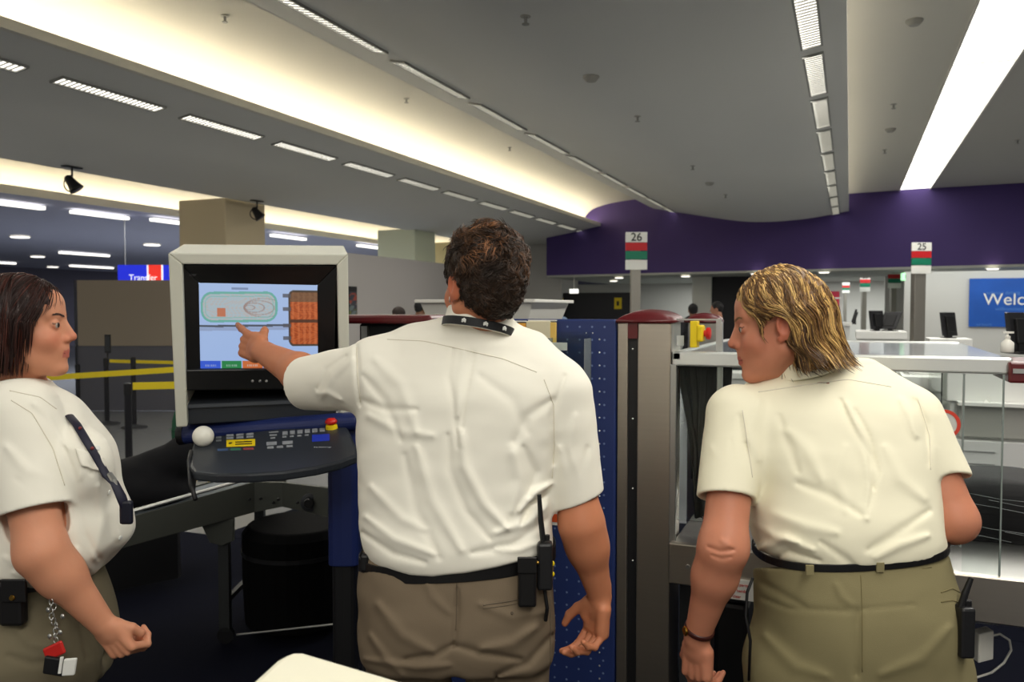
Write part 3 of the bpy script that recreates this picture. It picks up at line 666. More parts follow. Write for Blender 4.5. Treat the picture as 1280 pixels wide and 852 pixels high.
def tolin(c): c = np.asarray(c) / 255.; return np.where(c <= .04045, c / 12.92, ((c + .055) / 1.055) ** 2.4)
U, Vv = np.meshgrid(np.linspace(0, 1, NX), np.linspace(0, 1, NY))
s4 = [np.array(W(mp_(*q, .034))) for q in [(248, 353), (397, 356), (398, 462), (250, 463)]]
P = (s4[0] * ((1 - U) * (1 - Vv))[..., None] + s4[1] * (U * (1 - Vv))[..., None] + s4[2] * (U * Vv)[..., None] + s4[3] * ((1 - U) * Vv)[..., None])
P = P - np.array(W(nn_)) * (.006 * (1 - (2 * U - 1) ** 2) * (1 - (2 * Vv - 1) ** 2))[..., None]
Fg = [(j * NX + i, j * NX + i + 1, (j + 1) * NX + i + 1, (j + 1) * NX + i) for j in range(NY - 1) for i in range(NX - 1)]
link_mesh('screen', P.reshape(-1, 3), Fg, mat('lit_screen', (255, 255, 255), .3, emit=.85, attr='Col'), crt, True, colors=tolin(screen_col(U, Vv)).reshape(-1, 3), label='glowing screen with green outlined bag and brown case')
bpy.data.materials['lit_screen'].node_tree.nodes['Principled BSDF'].inputs['Base Color'].default_value = (0.02, .02, .02, 1)
for l in list(bpy.data.materials['lit_screen'].node_tree.links):
    if l.to_socket.name == 'Base Color': bpy.data.materials['lit_screen'].node_tree.links.remove(l)
# shelf under the monitor
poly, off = plate([(232, 505), (420, 497), (420, 520), (233, 531)], .03, .25); MB().prism(poly, off).build('equipment_shelf', mat('shelf_slate', (44, 48, 54), .5), hood, bevel=.004)
poly, off = plate([(234, 506), (420, 498), (420, 502), (234, 510)], .02, .01); MB().prism(poly, off).build('shelf_lip', mat('shelf_lip', (74, 78, 84), .4), hood)
# console
con = thing('control_console', 'dark grey x-ray control console on a navy column below the monitor', 'control console', W(cam(430, 700, 2.5)).xy.to_3d(), TH)
def cz(px, py):   # console top plane
    a_ = Vector((0, 2.52, 1.262)); n2 = Vector((-.02, -.19, 1)).normalized(); r_ = ray(px, py); o_ = Vector((0, 0, CAMZ)); return o_ + r_ * ((a_ - o_).dot(n2) / r_.dot(n2)), n2
outl = [(243, 548), (300, 541), (360, 534), (424, 524), (436, 536), (447, 561), (446, 568), (425, 576), (395, 583), (355, 589), (310, 592), (270, 592), (243, 589), (237, 582), (238, 566)]
top = [W(cz(x, y)[0]) for x, y in outl]; n2 = W(cz(300, 560)[1])
MB().prism(top, n2 * -.028).build('keyboard_slab', mat('console_grey', (44, 48, 54), .38, bump=.1, bscale=300), con, bevel=.007)
a_ = W(cam(226, 543, 2.56)); b_ = W(cam(447, 526, 2.56)); MB().tube([a_, b_], .030, 24).build('navy_cross_tube', M_navyd, con, smooth=False, bevel=.003)
MB().tube([a_ - (b_ - a_) * .01, a_ + (b_ - a_) * .025], .032, 24).build('tube_end_cap', M_black, con)
pc0 = cam(428, 568, 2.58); hc = .047
def colm(z0, z1, wx_, wy_):
    v_ = []
    for k in range(16):
        a2 = 2 * math.pi * k / 16; v_.append(W((pc0.x + wx_ * math.copysign(abs(math.cos(a2)) ** .5, math.cos(a2)), pc0.y + .03 + wy_ * math.copysign(abs(math.sin(a2)) ** .5, math.sin(a2)), z0)))
    return MB().prism(v_, (0, 0, z1 - z0))
zn = cam(428, 709, 2.56).z
colm(zn, 1.26, .049, .045).build('navy_column_sleeve', M_navyd, con, bevel=.004)
colm(.02, zn, .038, .036).build('black_column', M_black, con)
MB().obox(W(cam(428, 400, 2.62)).xy.to_3d() + Vector((0, 0, .02)), W((.3, 0, 0)), W((0, .05, 0)), (0, 0, .02)).obox(W(cam(428, 400, 2.62)).xy.to_3d() + Vector((0, 0, .02)), W((0.05, 0, 0)), W((0, .3, 0)), (0, 0, .02)).build('foot', M_black, con)
mb = MB(); mb.tube([W(cam(446, 540, 2.62)), W(cam(450, 560, 2.62)), W(cam(451, 640, 2.62)), W(cam(447, 700, 2.62))], .007, 8); mb.build('side_cable', M_black, con, smooth=True)
# hood stand: joins hood to console
hs_ = MB(); hs_.obox(W(mp_(325, 522, .12)) - Vector((0, 0, .06)), W((.2, 0, 0)), W((0, .05, 0)), (0, 0, .045)); hs_.build('hood_bracket', M_black, hood)
# ball
bp_ = W(cam(254, 545, 2.40)); MB().ball(bp_, .0305, 32).build('white_ball_cap', mat('ball_white', (236, 234, 222), .35), con, smooth=True)
MB().tube([bp_, bp_ + Vector((0, 0, -.05))], .008, 10).build('ball_stem', M_black, con)
def decal(name, px0, py0, px1, py1, m, h=.0008, sk=0, lift=0):
    P4 = [W(cz(x, y)[0] + n2_ * lift) for x, y in ((px0, py0), (px1, py0 - (px1 - px0) * sk), (px1, py1 - (px1 - px0) * sk), (px0, py1))]
    return MB().prism(P4, n2 * h).build(name, m, con)
n2_ = cz(300, 560)[1]
M_key = mat('key_grey', (142, 146, 150), .5); M_yell = M_yel
decal('warning_sticker', 283, 550, 319, 558.5, M_yell, sk=.04); 
sy = W(cz(288, 554)[0]) + n2 * .0015; MB().lathe(sy, [(.0055, 0), (.0055, .0004)], 14, n2).build('radiation_symbol', M_ink, con)
for k, yy in enumerate((552.2, 554.8)): decal('warning_text', 294, yy, 315, yy + 1.2, M_ink, h=.0004, sk=.04, lift=.0009)
decal('blue_label', 390, 543.5, 412, 552, mat('label_blue', (34, 56, 180), .5), sk=.06)
keys = []
for i in range(3): keys += [(283 + 12.5 * i, 543.5 - .8 * i, 9, 2.2), (283 + 12.5 * i, 547 - .8 * i, 9, 1.8)]
for i in range(6): keys.append((353 + 9.3 * i, 539.5 - .8 * i, 6.5, 4.2)); 
for i in range(4): keys.append((353 + 9.3 * i, 545.5 - .7 * i, 5, 1.5))
for i in range(2): keys += [(333 + 20 * i, 553 - 1.2 * i, 13, 3.8), (270, 546, 7, 2), (270, 550, 7, 2)]
for i in range(3): keys.append((334 + 12 * i, 558.5 - .8 * i, 8, 2.4))
keys += [(337, 543.5, 9, 1.4), (338, 547, 6, 1.4), (336, 540, 12, 1)]
for (x, y, w_, h_) in keys:
    P4 = [W(cz(*q)[0]) for q in ((x, y), (x + w_, y - w_ * .06), (x + w_, y + h_ - w_ * .06), (x, y + h_))]; MB().prism(P4, n2 * .002).build('key', M_key, con, bevel=.0005)
for x, cc in ((272, (70, 92, 130)), (288, (66, 120, 96)), (304, (150, 70, 70))): decal('indicator_strip', x, 561 - (x - 272) * .04, x + 13, 563.5 - (x - 272) * .04, mat('ind_%d' % x, cc, .4), sk=.04)
text('maker_text', 'L3 Security', .011, W(cz(403, 559)[0]) + n2 * .001, C2W((1, -.05, 0)), C2W((0, 1, .1)), mat('faint_white', (170, 174, 178), .5), con)
ep = W(cz(414.5, 535)[0])
MB().lathe(ep, [(.019, 0), (.017, .012), (.012, .014)], 24, n2).build('yellow_collar', M_yel, con)
MB().lathe(ep + n2 * .014, [(.012, 0), (.018, .004), (.0185, .010), (.013, .016), (.004, .018)], 24, n2).build('red_emergency_button', M_red, con, smooth=True)
MB().tube([W(cz(239, 566)[0]) + Vector((0, 0, .005)), W(cz(236, 575)[0]), W(cz(238, 590)[0]) - Vector((0, 0, .03)), W(cz(244, 596)[0]) - Vector((0, 0, .06))], .006, 8).build('coiled_lead', M_black, con, smooth=True)

# ================================================================= LEFT CONVEYOR
cv = thing('outfeed_conveyor', 'grey metal outfeed conveyor on legs under the console', 'conveyor', at(275, 810, 3.95).xy.to_3d(), TH)
M_cv = mat('conveyor_grey', (78, 80, 74), .45, .3, var=.08, vscale=3)
cp = [(-40, 700, 735, 3.25), (60, 676, 712, 3.45), (145, 651, 687, 3.65), (318, 602, 640, 3.95)]
def cvside(pts, back, mb, thick=.02):
    for a_, b_ in zip(pts[:-1], pts[1:]):
        q = [cam(a_[0], a_[1], a_[3]), cam(b_[0], b_[1], b_[3]), cam(b_[0], b_[2], b_[3]), cam(a_[0], a_[2], a_[3])]
        mb.prism([W(v + Vector((0, back, 0))) for v in q], W((0, thick, 0)))
    return mb
cvside(cp, 0, MB()).build('side_panel', M_cv, cv, bevel=.002)
p2 = [(318, 602, 640, 3.95), (353, 603, 633, 3.92), (420, 611, 648, 3.62)]
cvside(p2, 0, MB()).build('drive_end_panel', M_cv, cv)
cvside([(a_[0], a_[1], a_[2], a_[3]) for a_ in cp], .55, MB()).build('far_side_panel', M_cv, cv)
mb = MB()
bp0 = [cam(x, y, d_) for x, y, h_, d_ in cp]
for a_, b_ in zip(bp0[:-1], bp0[1:]): mb.prism([W(a_ + Vector((0, .02, -.02))), W(b_ + Vector((0, .02, -.02))), W(b_ + Vector((0, .55, -.02))), W(a_ + Vector((0, .55, -.02)))], (0, 0, .012))
mb.build('belt', mat('belt_grey', (98, 106, 112), .5), cv)
MB().tube([W(p_ + Vector((0, .015, .022))) for p_ in bp0], .009, 8).tube([W(p_ + Vector((0, .1, .015))) for p_ in bp0], .006, 8).build('guide_rail', M_alu, cv)
q = cam(388, 627, 3.76); MB().lathe(W(q) - W((0, .006, 0)) * 1, [(.042, 0), (.042, .012), (.03, .016)], 28, W((.1, -1, 0))).build('roller_hub', M_dgrey, cv)
MB().lathe(W(q) - W((0, .03, 0)), [(.024, 0), (.02, .01)], 24, W((.1, -1, 0))).build('hub_hole', M_black, cv)
for x, y in ((312, 624), (326, 623), (348, 624), (342, 628), (372, 628), (281, 633), (278, 637)): d_ = 3.93 if x < 345 else 3.8; MB().lathe(W(cam(x, y, d_ - .015)), [(.008, 0), (.006, .008)], 8, W((0, -1, 0))).build('bolt', M_black, cv)
MB().prism([W(cam(x, y, 3.90)) for x, y in ((250, 652), (291, 648), (291, 676), (277, 682), (262, 678))], W((0, .03, 0))).build('leg_gusset', M_cv, cv, bevel=.002)
for dx, dy in ((0, 0), (.02, .5)):
    lo = cam(277, 800, 3.95); MB().obox(W(Vector((lo.x + dx + .02, lo.y + dy, .36))), W((.025, 0, 0)), W((0, .02, 0)), (0, 0, .30)).build('leg', mat('leg_grey', (60, 62, 62), .45, .4), cv)
    MB().lathe(W(Vector((lo.x + dx + .025, lo.y + dy - .02, .04))), [(.04, 0), (.04, .025)], 20, W((0, 1, 0))).build('caster_wheel', M_black, cv)
MB().obox(W(Vector((cam(277, 800, 3.95).x + .02, 4.2, .2))), W((.012, 0, 0)), W((0, .25, 0)), (0, 0, .012)).build('cross_bar', M_dgrey, cv)
MB().tube([W(cam(296, 793, 3.95)), W(cam(425, 779, 3.75))], .005, 6).build('lower_brace', M_alu, cv)
pl_ = cam(60, 712, 3.5); MB().obox(W(Vector((pl_.x, 3.6, .30))), W((.02, 0, 0)), W((0, .02, 0)), (0, 0, .28)).build('leg', M_dgrey, cv)
# labels with black/yellow stripes on the belt
st_ = thing('striped_sticker', 'yellow and navy striped sticker on the conveyor near the console', 'sticker', at(240, 600, 3.95))
for k, (x0, x1) in enumerate(((229, 240), (241, 250), (251, 262), (263, 285))):
    P4 = [at(x0 + 3, 593, 4.1), at(x1 + 3, 592, 4.1), at(x1 - 4, 601, 4.02), at(x0 - 4, 602, 4.02)]
    MB().prism(P4, (0, 0, .002)).build('stripe', (mat('sticker_navy', (44, 66, 92), .5), M_yel)[k % 2], st_)
# lower grey bench seen under the conveyor
lb2 = thing('low_grey_plinth', 'low grey ledge seen under the conveyor beside the woman', 'ledge', at(180, 720, 4.6).xy.to_3d(), TH)
q0 = cam(100, 690, 4.7); q1 = cam(220, 665, 4.7); 
MB().prism([W(v) for v in (Vector((q0.x, 4.5, .36)), Vector((q1.x, 4.7, .42)), Vector((q1.x, 5.3, .42)), Vector((q0.x, 5.1, .36)))], (0, 0, -.05)).build('ledge_top', mat('ledge_grey', (120, 120, 118), .5), lb2)
MB().prism([W(v) for v in (Vector((q0.x, 4.52, .30)), Vector((q1.x, 4.72, .36)), Vector((q1.x, 4.76, .36)), Vector((q0.x, 4.56, .30)))], (0, 0, -.30)).build('ledge_front', M_black, lb2)
# black motor body behind the console leg
mt = thing('round_bin', 'dark round bin standing under the conveyor outlet', 'bin', at(380, 700, 4.0).xy.to_3d(), TH)
c_ = cam(372, 690, 4.15); MB().lathe(W((c_.x, c_.y, 0)), [(.26, .05), (.27, .3), (.27, .5), (.24, .54)], 28).build('drum', mat('base_black', (8, 8, 9), .8, spec=.1), mt, bevel=.01)
MB().lathe(W((c_.x, c_.y, 0)), [(.275, .40), (.275, .42)], 28).build('drum_band', M_black, mt)
# ================================================================= BACKGROUND HALL
M_counter = mat('counter_white', (226, 226, 222), .45)
M_post = mat('post_steel', (150, 146, 138), .4, .7)
M_sred = mat('sign_red', (196, 30, 36), .5); M_sgreen = mat('sign_green', (18, 122, 92), .5); M_swhite = mat('sign_white', (232, 232, 226), .5)
def number_sign(pxc, ptop, pbot, pw, num, d, label, postw):
    p = at(pxc, ptop, d); zt_ = p.z; zb_ = at(pxc, pbot, d).z; hw = pw * d / F / 2; base = Vector((p.x, p.y, 0))
    t = thing('numbered_sign_post', label, 'sign post', base, TH, 'numbered queue sign posts')
    def B(x0, x1, y0, y1, z0, z1): 
        c = p + C2W(((x0 + x1) / 2, (y0 + y1) / 2, 0)); c.z = (z0 + z1) / 2
        return MB().obox(c, C2W(((x1 - x0) / 2, 0, 0)), C2W((0, (y1 - y0) / 2, 0)), (0, 0, (z1 - z0) / 2))
    H = zt_ - zb_; cuts = [(1, .73, M_swhite, 'number_board'), (.72, .51, M_sred, 'red_board'), (.495, .28, M_sgreen, 'green_board'), (.26, 0, M_swhite, 'white_board')]
    for a_, b_, m_, nm in cuts:
        o = B(-hw, hw, -.012, .012, zb_ + H * b_, zb_ + H * a_).build(nm, m_, t, bevel=.003)
        if nm == 'number_board' and num: text('number', num, H * .30, p + C2W((0, -.0135, -H * .14)), C2W((1, 0, 0)), (0, 0, 1), M_ink, o, depth=.0005, bold=.002)
    pw2 = postw * d / F / 2
    B(-pw2, pw2, .013, .013 + pw2 * 1.6, 0, zb_ + H * .9).build('post', M_post, t, bevel=.006)
    MB().lathe(base, [(.16, 0), (.16, .01), (pw2 * 1.3, .02)], 24).build('base_plate', M_post, t)
number_sign(795.5, 290, 337, 27, '26', 11, 'sign post numbered 26 above the burgundy cap', 12)
number_sign(1152, 303, 342, 24.5, '25', 12.5, 'sign post numbered 25 on a wide steel post', 14)
number_sign(1118.5, 336, 360, 16.5, '24', 18.5, 'smaller numbered sign post left of the number 25 post', 7)
number_sign(1081.5, 343, 364.5, 12.5, '23', 21, 'distant numbered sign post above the two black monitors', 5.5)
number_sign(1057.5, 353, 366, 9, '', 23, 'farthest numbered sign post near the red poster', 3.5)

def desk(px0, px1, pyt, d, depth, label, ledge=.06, body_inset=.03, panels=1, wd=None, skew=True):
    a = at(px0, pyt, d); b_ = atY(px1, pyt, a.y); y_ = a.y
    t = thing('check_in_counter', label, 'counter', ((a.x + b_.x) / 2, y_ + depth / 2, 0), 0)
    MB().box(a.x, b_.x, y_, y_ + depth, a.z - ledge, a.z).build('counter_top', M_counter, t, bevel=.006)
    MB().box(a.x + .02, b_.x - .02, y_ + body_inset, y_ + depth, .08, a.z - ledge).build('counter_body', mat('counter_body', (206, 206, 202), .5), t)
    MB().box(a.x + .04, b_.x - .04, y_ + body_inset + .03, y_ + depth, 0, .08).build('kick_board', M_dgrey, t)
    return t, a, b_
# near right counter with drawers
t, a, b = desk(1184, 1420, 462, 4.7, .9, 'large white check-in counter seen through the acrylic at right', .18, .02)
y_ = a.y
z1 = at(1200, 503, 4.7).z; z2 = at(1200, 543, 4.7).z; z3 = at(1200, 590, 4.7).z
MB().box(a.x + .06, b.x - .02, y_ - .02, y_ + .02, z2, z1).build('recessed_metal_panel', mat('panel_metal', (196, 196, 188), .35, .5), t)
MB().box(a.x + .05, b.x - .02, y_ - .09, y_ + .02, z1 - .004, z1 + .014).build('shelf_board', M_counter, t)
for k in range(2):
    x0 = a.x + .02 + k * .52
    for j in range(2):
        zz0 = z2 - .02 - j * .24; dr = MB().box(x0, x0 + .50, y_ - .05, y_ + .02, zz0 - .22, zz0).build('drawer', mat('drawer_white', (214, 214, 212), .45), t, bevel=.003)
        for q in range(2): MB().box(x0 + .05, x0 + .22, y_ - .056, y_ - .05, zz0 - .06 - .07 * q, zz0 - .055 - .07 * q).build('grip_slot', mat('slot_grey', (150, 150, 150), .5), dr)
MB().box(a.x - .03, a.x - .024, y_ - .01, y_ + .8, z2, a.z + .03).build('glass_side', M_glass, t)
pb = atY(1234, 494, y_ - .06); tt = thing('crumpled_tissue', 'small crumpled white tissue on the shelf of the large counter', 'tissue', (pb.x, y_ - .05, z1 + .014))
MB().add([(pb.x - .018, y_ - .07, z1 + .014), (pb.x + .014, y_ - .075, z1 + .014), (pb.x + .016, y_ - .03, z1 + .014), (pb.x - .015, y_ - .035, z1 + .014), (pb.x + .012, y_ - .055, z1 + .055), (pb.x - .004, y_ - .05, z1 + .03)], [(0, 1, 5), (1, 4, 5), (1, 2, 4), (2, 3, 5), (2, 5, 4), (3, 0, 5), (3, 2, 1, 0)]).build('crumple', M_paper, tt)
t, a, b = desk(1128, 1184, 470, 5.6, .8, 'small white counter between the two larger counters behind the acrylic', .1, .02)
MB().box(a.x + .05, b.x, a.y + .2, a.y + .6, a.z, at(1150, 450, 5.8).z).build('raised_cabinet', M_counter, t, bevel=.005)
t, a, b = desk(896, 1120, 465, 6.6, .9, 'long white counter behind the blonde woman', .05, .02)
zz = a.z
for k, (p0, p1, pt, dd, lab, m_) in enumerate([(900, 932, 440, .3, 'grey card printer on the long white counter beside the strip curtain', M_dgrey), (1004, 1046, 449, .4, 'grey document printer on the long white counter', mat('printer_grey', (150, 150, 150), .5))]):
    x0 = atY(p0, pt, a.y + dd).x; x1 = atY(p1, pt, a.y + dd).x; z1_ = atY(p0, pt, a.y + dd).z
    pt_ = thing('printer', lab, 'printer', ((x0 + x1) / 2, a.y + dd + .12, zz)); MB().box(x0, x1, a.y + dd, a.y + dd + .25, zz, z1_).build('printer_body', m_, pt_, bevel=.01)
    MB().box(x0 + .02, x1 - .02, a.y + dd - .03, a.y + dd, zz + .03, zz + .045).build('paper_slot', M_paper, pt_)
# farther counters
t, aF, bF = desk(1070, 1134, 414, 11, 1.0, 'far white counter carrying the pair of black monitors', .1)
t, aG, bG = desk(1038, 1064, 403, 14, .9, 'distant white counter left of the pair of monitors', .06)
t, aH, bH = desk(1162, 1216, 423, 8.8, .5, 'small counter under the single tilted monitor', .12)
def monitor(pxc, pyt, pyb, pw, d, lean, turn, label, zb_=None):
    c = at(pxc, pyt, d); bz = at(pxc, pyb, d).z if zb_ is None else zb_; hgt = (c.z - bz); wd = pw * d / F
    t = thing('computer_monitor', label, 'monitor', (c.x, c.y, bz), TH, None)
    uu = C2W((math.cos(turn), math.sin(turn), 0)); vv_ = (Vector((0, 0, 1)) + C2W((lean, 0, 0)) * 1).normalized(); ww = uu.cross(vv_).normalized()
    ctr = Vector((c.x, c.y, bz + hgt * .55))
    MB().obox(ctr, uu * wd / 2, ww * .018, vv_ * hgt * .45).build('display_shell', mat('monitor_black', (30, 30, 33), .4), t, bevel=.006)
    MB().obox(ctr + ww * .03, uu * wd * .3, ww * .015, vv_ * hgt * .3).build('rear_housing', M_black, t, bevel=.006)
    MB().obox(Vector((c.x, c.y, bz + hgt * .15)), uu * .03, ww * .03, (0, 0, hgt * .13)).build('stand_neck', M_black, t)
    MB().obox(Vector((c.x, c.y, bz + .008)), uu * wd * .3, C2W((0, .09, 0)), (0, 0, .008)).build('stand_foot', M_black, t, bevel=.003)
monitor(1096, 388, 414, 22, 11.2, -.12, R(25), 'left black monitor of the pair on the far white counter')
monitor(1113, 389, 414, 20, 11.2, .35, R(-25), 'right black monitor of the pair, leaning away')
monitor(1068, 386, 405, 4, 14.2, .3, R(70), 'narrow edge-on monitor left of the pair')
monitor(1186, 390, 423, 19, 9.0, -.14, R(8), 'single tilted black monitor seen from behind', None)
monitor(1275, 390, 442, 34, 5.6, -.12, R(10), 'large dark monitor at the right picture edge')
# posters and signs on the back walls
def poster(name, px0, px1, py0, py1, Y, m, label, cat='poster'):
    a = atY(px0, py0, Y); b_ = atY(px1, py1, Y)
    t = thing(name, label, cat, ((a.x + b_.x) / 2, Y, b_.z)); MB().box(a.x, b_.x, Y, Y + .03, b_.z, a.z).build('printed_panel', m, t); return t, a, b_
YW = BACK - .05
def bluemat():
    m = mat('poster_blue', (20, 84, 176), .5, var=.35, vscale=1.6); return m
YP = atY(1240, 380, 19).y
struct('wall_right_back', MB().box(atY(1130, 380, 19.3).x, 12, 19.3, 19.4, 0, CAMZ + HB), M_wall)
t, a, b = poster('welcome_poster', 1212, 1330, 348, 409, 19.25, bluemat(), 'large blue poster reading Welcome to on the right wall')
text('welcome_lettering', 'Welcome to', .34, atY(1229, 374.5, 19.24), (1, 0, 0), (0, 0, 1), M_swhite, t, align='LEFT')
for i, (px, py, s_) in enumerate([(1233, 366, 'selamat datang   bienvenue'), (1244, 386, 'willkommen   benvenuti'), (1220, 405.5, 'airport')]): text('small_lettering', s_, .1, atY(px, py, 19.24), (1, 0, 0), (0, 0, 1), mat('lettering_pale_blue', (84, 134, 206), .5), t, align='LEFT')
t, a, b = poster('red_poster', 1030, 1049, 364, 390, 25.965, mat('poster_red', (190, 32, 62), .5), 'red poster on the far white wall beside the blonde woman')
MB().obox(((a.x + b.x) / 2 + .1, 25.955, a.z - .2), (.16, 0, 0), (0, .01, 0), (0, 0, .02)).build('white_swoosh', M_swhite, t)
struct('wall_dark_partition', MB().box(atY(888, 380, 21).x, atY(1012, 380, 21).x, 21, 21.1, 0, CAMZ + HB), mat('partition_black', (36, 34, 38), .6))
struct('wall_pilaster', MB().box(atY(865, 380, 20.9).x, atY(889, 380, 20.9).x, 20.9, 21.3, 0, CAMZ + HB), mat('pilaster_white', (222, 222, 214), .6))
struct('wall_pilaster_right', MB().box(atY(1106, 380, 22).x, atY(1130, 380, 22).x, 22, 22.3, 0, CAMZ + HB), M_wall)
# black board wall with yellow signs
kw = thing('black_kiosk_wall', 'long black partition with two yellow signs left of the number 26 post', 'partition', (atY(742, 400, 21.5).x, 21.5, 0))
a = atY(697, 366, 21.5); b = atY(788, 366, 21.5)
MB().box(a.x, b.x, 21.5, 21.7, 0, a.z).build('panel', mat('kiosk_black', (38, 38, 42), .5), kw)
for px in (699.5, 772.5):
    q = atY(px, 379, 21.48); e = MB().obox(q, (.1, 0, 0), (0, .01, 0), (0, 0, .15)).build('yellow_sign', M_yel, kw); MB().obox(q + Vector((0, -.012, 0)), (.03, 0, 0), (0, .003, 0), (0, 0, .06)).build('black_figure', M_ink, e)
def exit_sign(px0, px1, py0, py1, d, m, label, s_, hang):
    a = at(px0, py0, d); b_ = at(px1, py1, d); c = (a + b_) / 2
    t = thing('exit_sign', label, 'exit sign', c, TH)
    MB().obox(c, C2W(((px1 - px0) * d / F / 2, 0, 0)), C2W((0, .05, 0)), (0, 0, (a.z - b_.z) / 2)).build('lightbox', m, t, bevel=.01)
    if s_: text('lettering', s_, (a.z - b_.z) * .7, c + C2W((0, -.052, 0)), C2W((1, 0, 0)), (0, 0, 1), mat('exit_green', (10, 120, 60), .5, emit=.3), t)
    MB().obox(Vector((c.x, c.y, (a.z + hang) / 2)), (.012, 0, 0), (0, .012, 0), (0, 0, (hang - a.z) / 2)).build('hanger', M_alu, t)
exit_sign(1127, 1146, 341, 350.5, 17.5, mat('exit_glow', (170, 240, 180), .5, emit=1.0), 'glowing green EXIT sign left of the number 25 post', 'EXIT', CAMZ + HB)
exit_sign(712, 723, 361, 366.5, 21, mat('lit_white', (250, 250, 240), .5, emit=1.3), 'small lit white sign above the black partition', '', CAMZ + HB)
wp = thing('wall_picture', 'narrow colourful picture on the low grey wall beside the monitor hood', 'picture', atX(440, 395, XL))
a = atX(436.5, 359, XL + .02); b = atX(446, 395, XL + .02)
Ug, Vg = np.meshgrid(np.linspace(0, 1, 14), np.linspace(0, 1, 40)); P = np.stack([np.full(Ug.shape, XL + .02), a.y + (b.y - a.y) * Ug, a.z + (b.z - a.z) * Vg], -1)
cc = np.zeros(Ug.shape + (3,)) + (60, 60, 70); n1 = np.sin(Ug * 5 + Vg * 9) * np.sin(Vg * 17 + 2)
cc[(Vg > .2) & (Vg < .6) & (n1 > 0)] = (150, 70, 56); cc[(Vg > .55) & (n1 > .1)] = (104, 118, 120); cc[(Vg > .75) & (n1 < -.2)] = (110, 120, 60); cc[Vg < .15] = (24, 24, 26)
link_mesh('picture_print', P.reshape(-1, 3), [(j * 14 + i, j * 14 + i + 1, (j + 1) * 14 + i + 1, (j + 1) * 14 + i) for j in range(39) for i in range(13)], mat('picture_print', (128, 128, 128), .6, attr='Col'), wp, colors=tolin(cc).reshape(-1, 3))
MB().box(XL, XL + .015, a.y - .02, b.y + .02, b.z - .02, a.z + .02).build('picture_frame', M_black, wp)

# ---- left background: partition, transfer sign, stanchions
pt = thing('beige_partition', 'wide beige display partition with a grey lower panel behind the dark haired woman', 'partition', at(160, 490, 13).xy.to_3d(), TH)
def cbox(px0, px1, py0, py1, d, th_, name, m, parent, bevel=0):
    a = cam(px0, py0, d); b_ = cam(px1, py1, d)
    c = Vector(((a.x + b_.x) / 2, d + th_ / 2, (a.z + b_.z) / 2)); return MB().obox(C2W(c), C2W(((b_.x - a.x) / 2, 0, 0)), C2W((0, th_ / 2, 0)), (0, 0, abs(a.z - b_.z) / 2)).build(name, m, parent, bevel=bevel)
cbox(96, 232, 350, 432, 13, .08, 'beige_panel', mat('partition_beige', (150, 138, 122), .7), pt)
cbox(96, 232, 432, 513, 13.02, .05, 'lower_panel', mat('partition_grey', (92, 92, 100), .6), pt)
cbox(92, 96, 350, 514, 12.98, .1, 'edge_post', M_dgrey, pt)
ts = thing('transfer_sign', 'illuminated blue and red sign reading Transfer left of the monitor hood', 'sign', at(185, 342, 15), TH)
M_sb = mat('sign_blue_lit', (28, 40, 190), .4, emit=1.1)
cbox(147, 232, 331, 353, 15, .12, 'blue_lightbox', M_sb, ts)
cbox(184, 203, 331, 353, 14.985, .02, 'red_block', mat('sign_red_lit', (222, 50, 40), .4, emit=1.0), ts)
for px in (184.5, 202.5): cbox(px - 1, px + 1, 331, 353, 14.98, .02, 'white_line', mat('sign_white_lit', (245, 245, 245), .4, emit=1), ts)
text('transfer_lettering', 'Transfer', .15, at(161, 347, 14.97), C2W((1, 0, 0)), (0, 0, 1), mat('sign_white_lit'), ts, align='LEFT')
for px in (155, 225): cbox(px, px + 1.5, 269, 331, 15.03, .02, 'hanger_rod', M_alu, ts)
def stanchion(px, ptop, pbase, d, label):
    b_ = at(px, pbase, d); b_.z = 0; z = at(px, ptop, d).z
    t = thing('stanchion', label, 'stanchion', b_, TH, 'belt barrier posts')
    MB().lathe(b_, [(.17, 0), (.17, .012), (.06, .035), (.035, .05)], 28).build('base_disc', M_dgrey, t, smooth=False)
    MB().lathe(b_, [(.032, .03), (.032, z - .1)], 18).build('post', mat('stanchion_dark', (40, 40, 44), .35, .5), t)
    MB().lathe(b_, [(.036, z - .11), (.036, z - .01), (.02, z)], 18).build('belt_head', M_black, t)
    return b_, z
s1 = stanchion(134, 447, 531, 11.55, 'belt post with a small sign frame, behind the yellow tape')
tt = thing('post_sign_frame', 'small black sign frame on top of the belt post', 'sign', at(134, 447, 11.55), TH); cbox(130.5, 138, 418, 441, 11.55, .02, 'frame', M_black, tt); cbox(131.5, 137, 420, 439, 11.54, .01, 'sign_sheet', M_dgrey, tt); cbox(133.5, 134.8, 441, 449, 11.55, .02, 'stem', M_black, tt)
s2 = stanchion(168, 446, 536, 11.2, 'belt post just right of the one with the sign frame')
s3 = stanchion(162, 478, 612, 7.4, 'nearest belt post holding the lower yellow tape')
s4 = stanchion(98, 455, 515, 13.0 - .6, 'belt post half hidden beside the woman\'s face')
s5 = stanchion(40, 462, 560, 9.7, 'belt post behind the dark haired woman\'s head')
s6 = stanchion(262, 452, 560, 9.6, 'belt post hidden behind the monitor')
def tape(p0, p1, d0, d1, label, hpx):
    a = at(*p0, d0); b_ = at(*p1, d1); h = hpx * (d0 + d1) / 2 / F; n = (b_ - a).normalized(); sd = n.cross(Vector((0, 0, 1))).normalized() * .002
    mb = MB(); o = mb.obox((a + b_) / 2, (b_ - a) / 2, sd, (0, 0, h / 2)).build('barrier_tape', M_tape); return tag(recenter(o), label, 'barrier tape', 'yellow barrier tapes')
M_tape = mat('tape_yellow', (226, 202, 30), .5)
tape((58, 472), (262, 459), 9.7, 9.6, 'long yellow barrier tape running level behind the woman\'s face', 7)
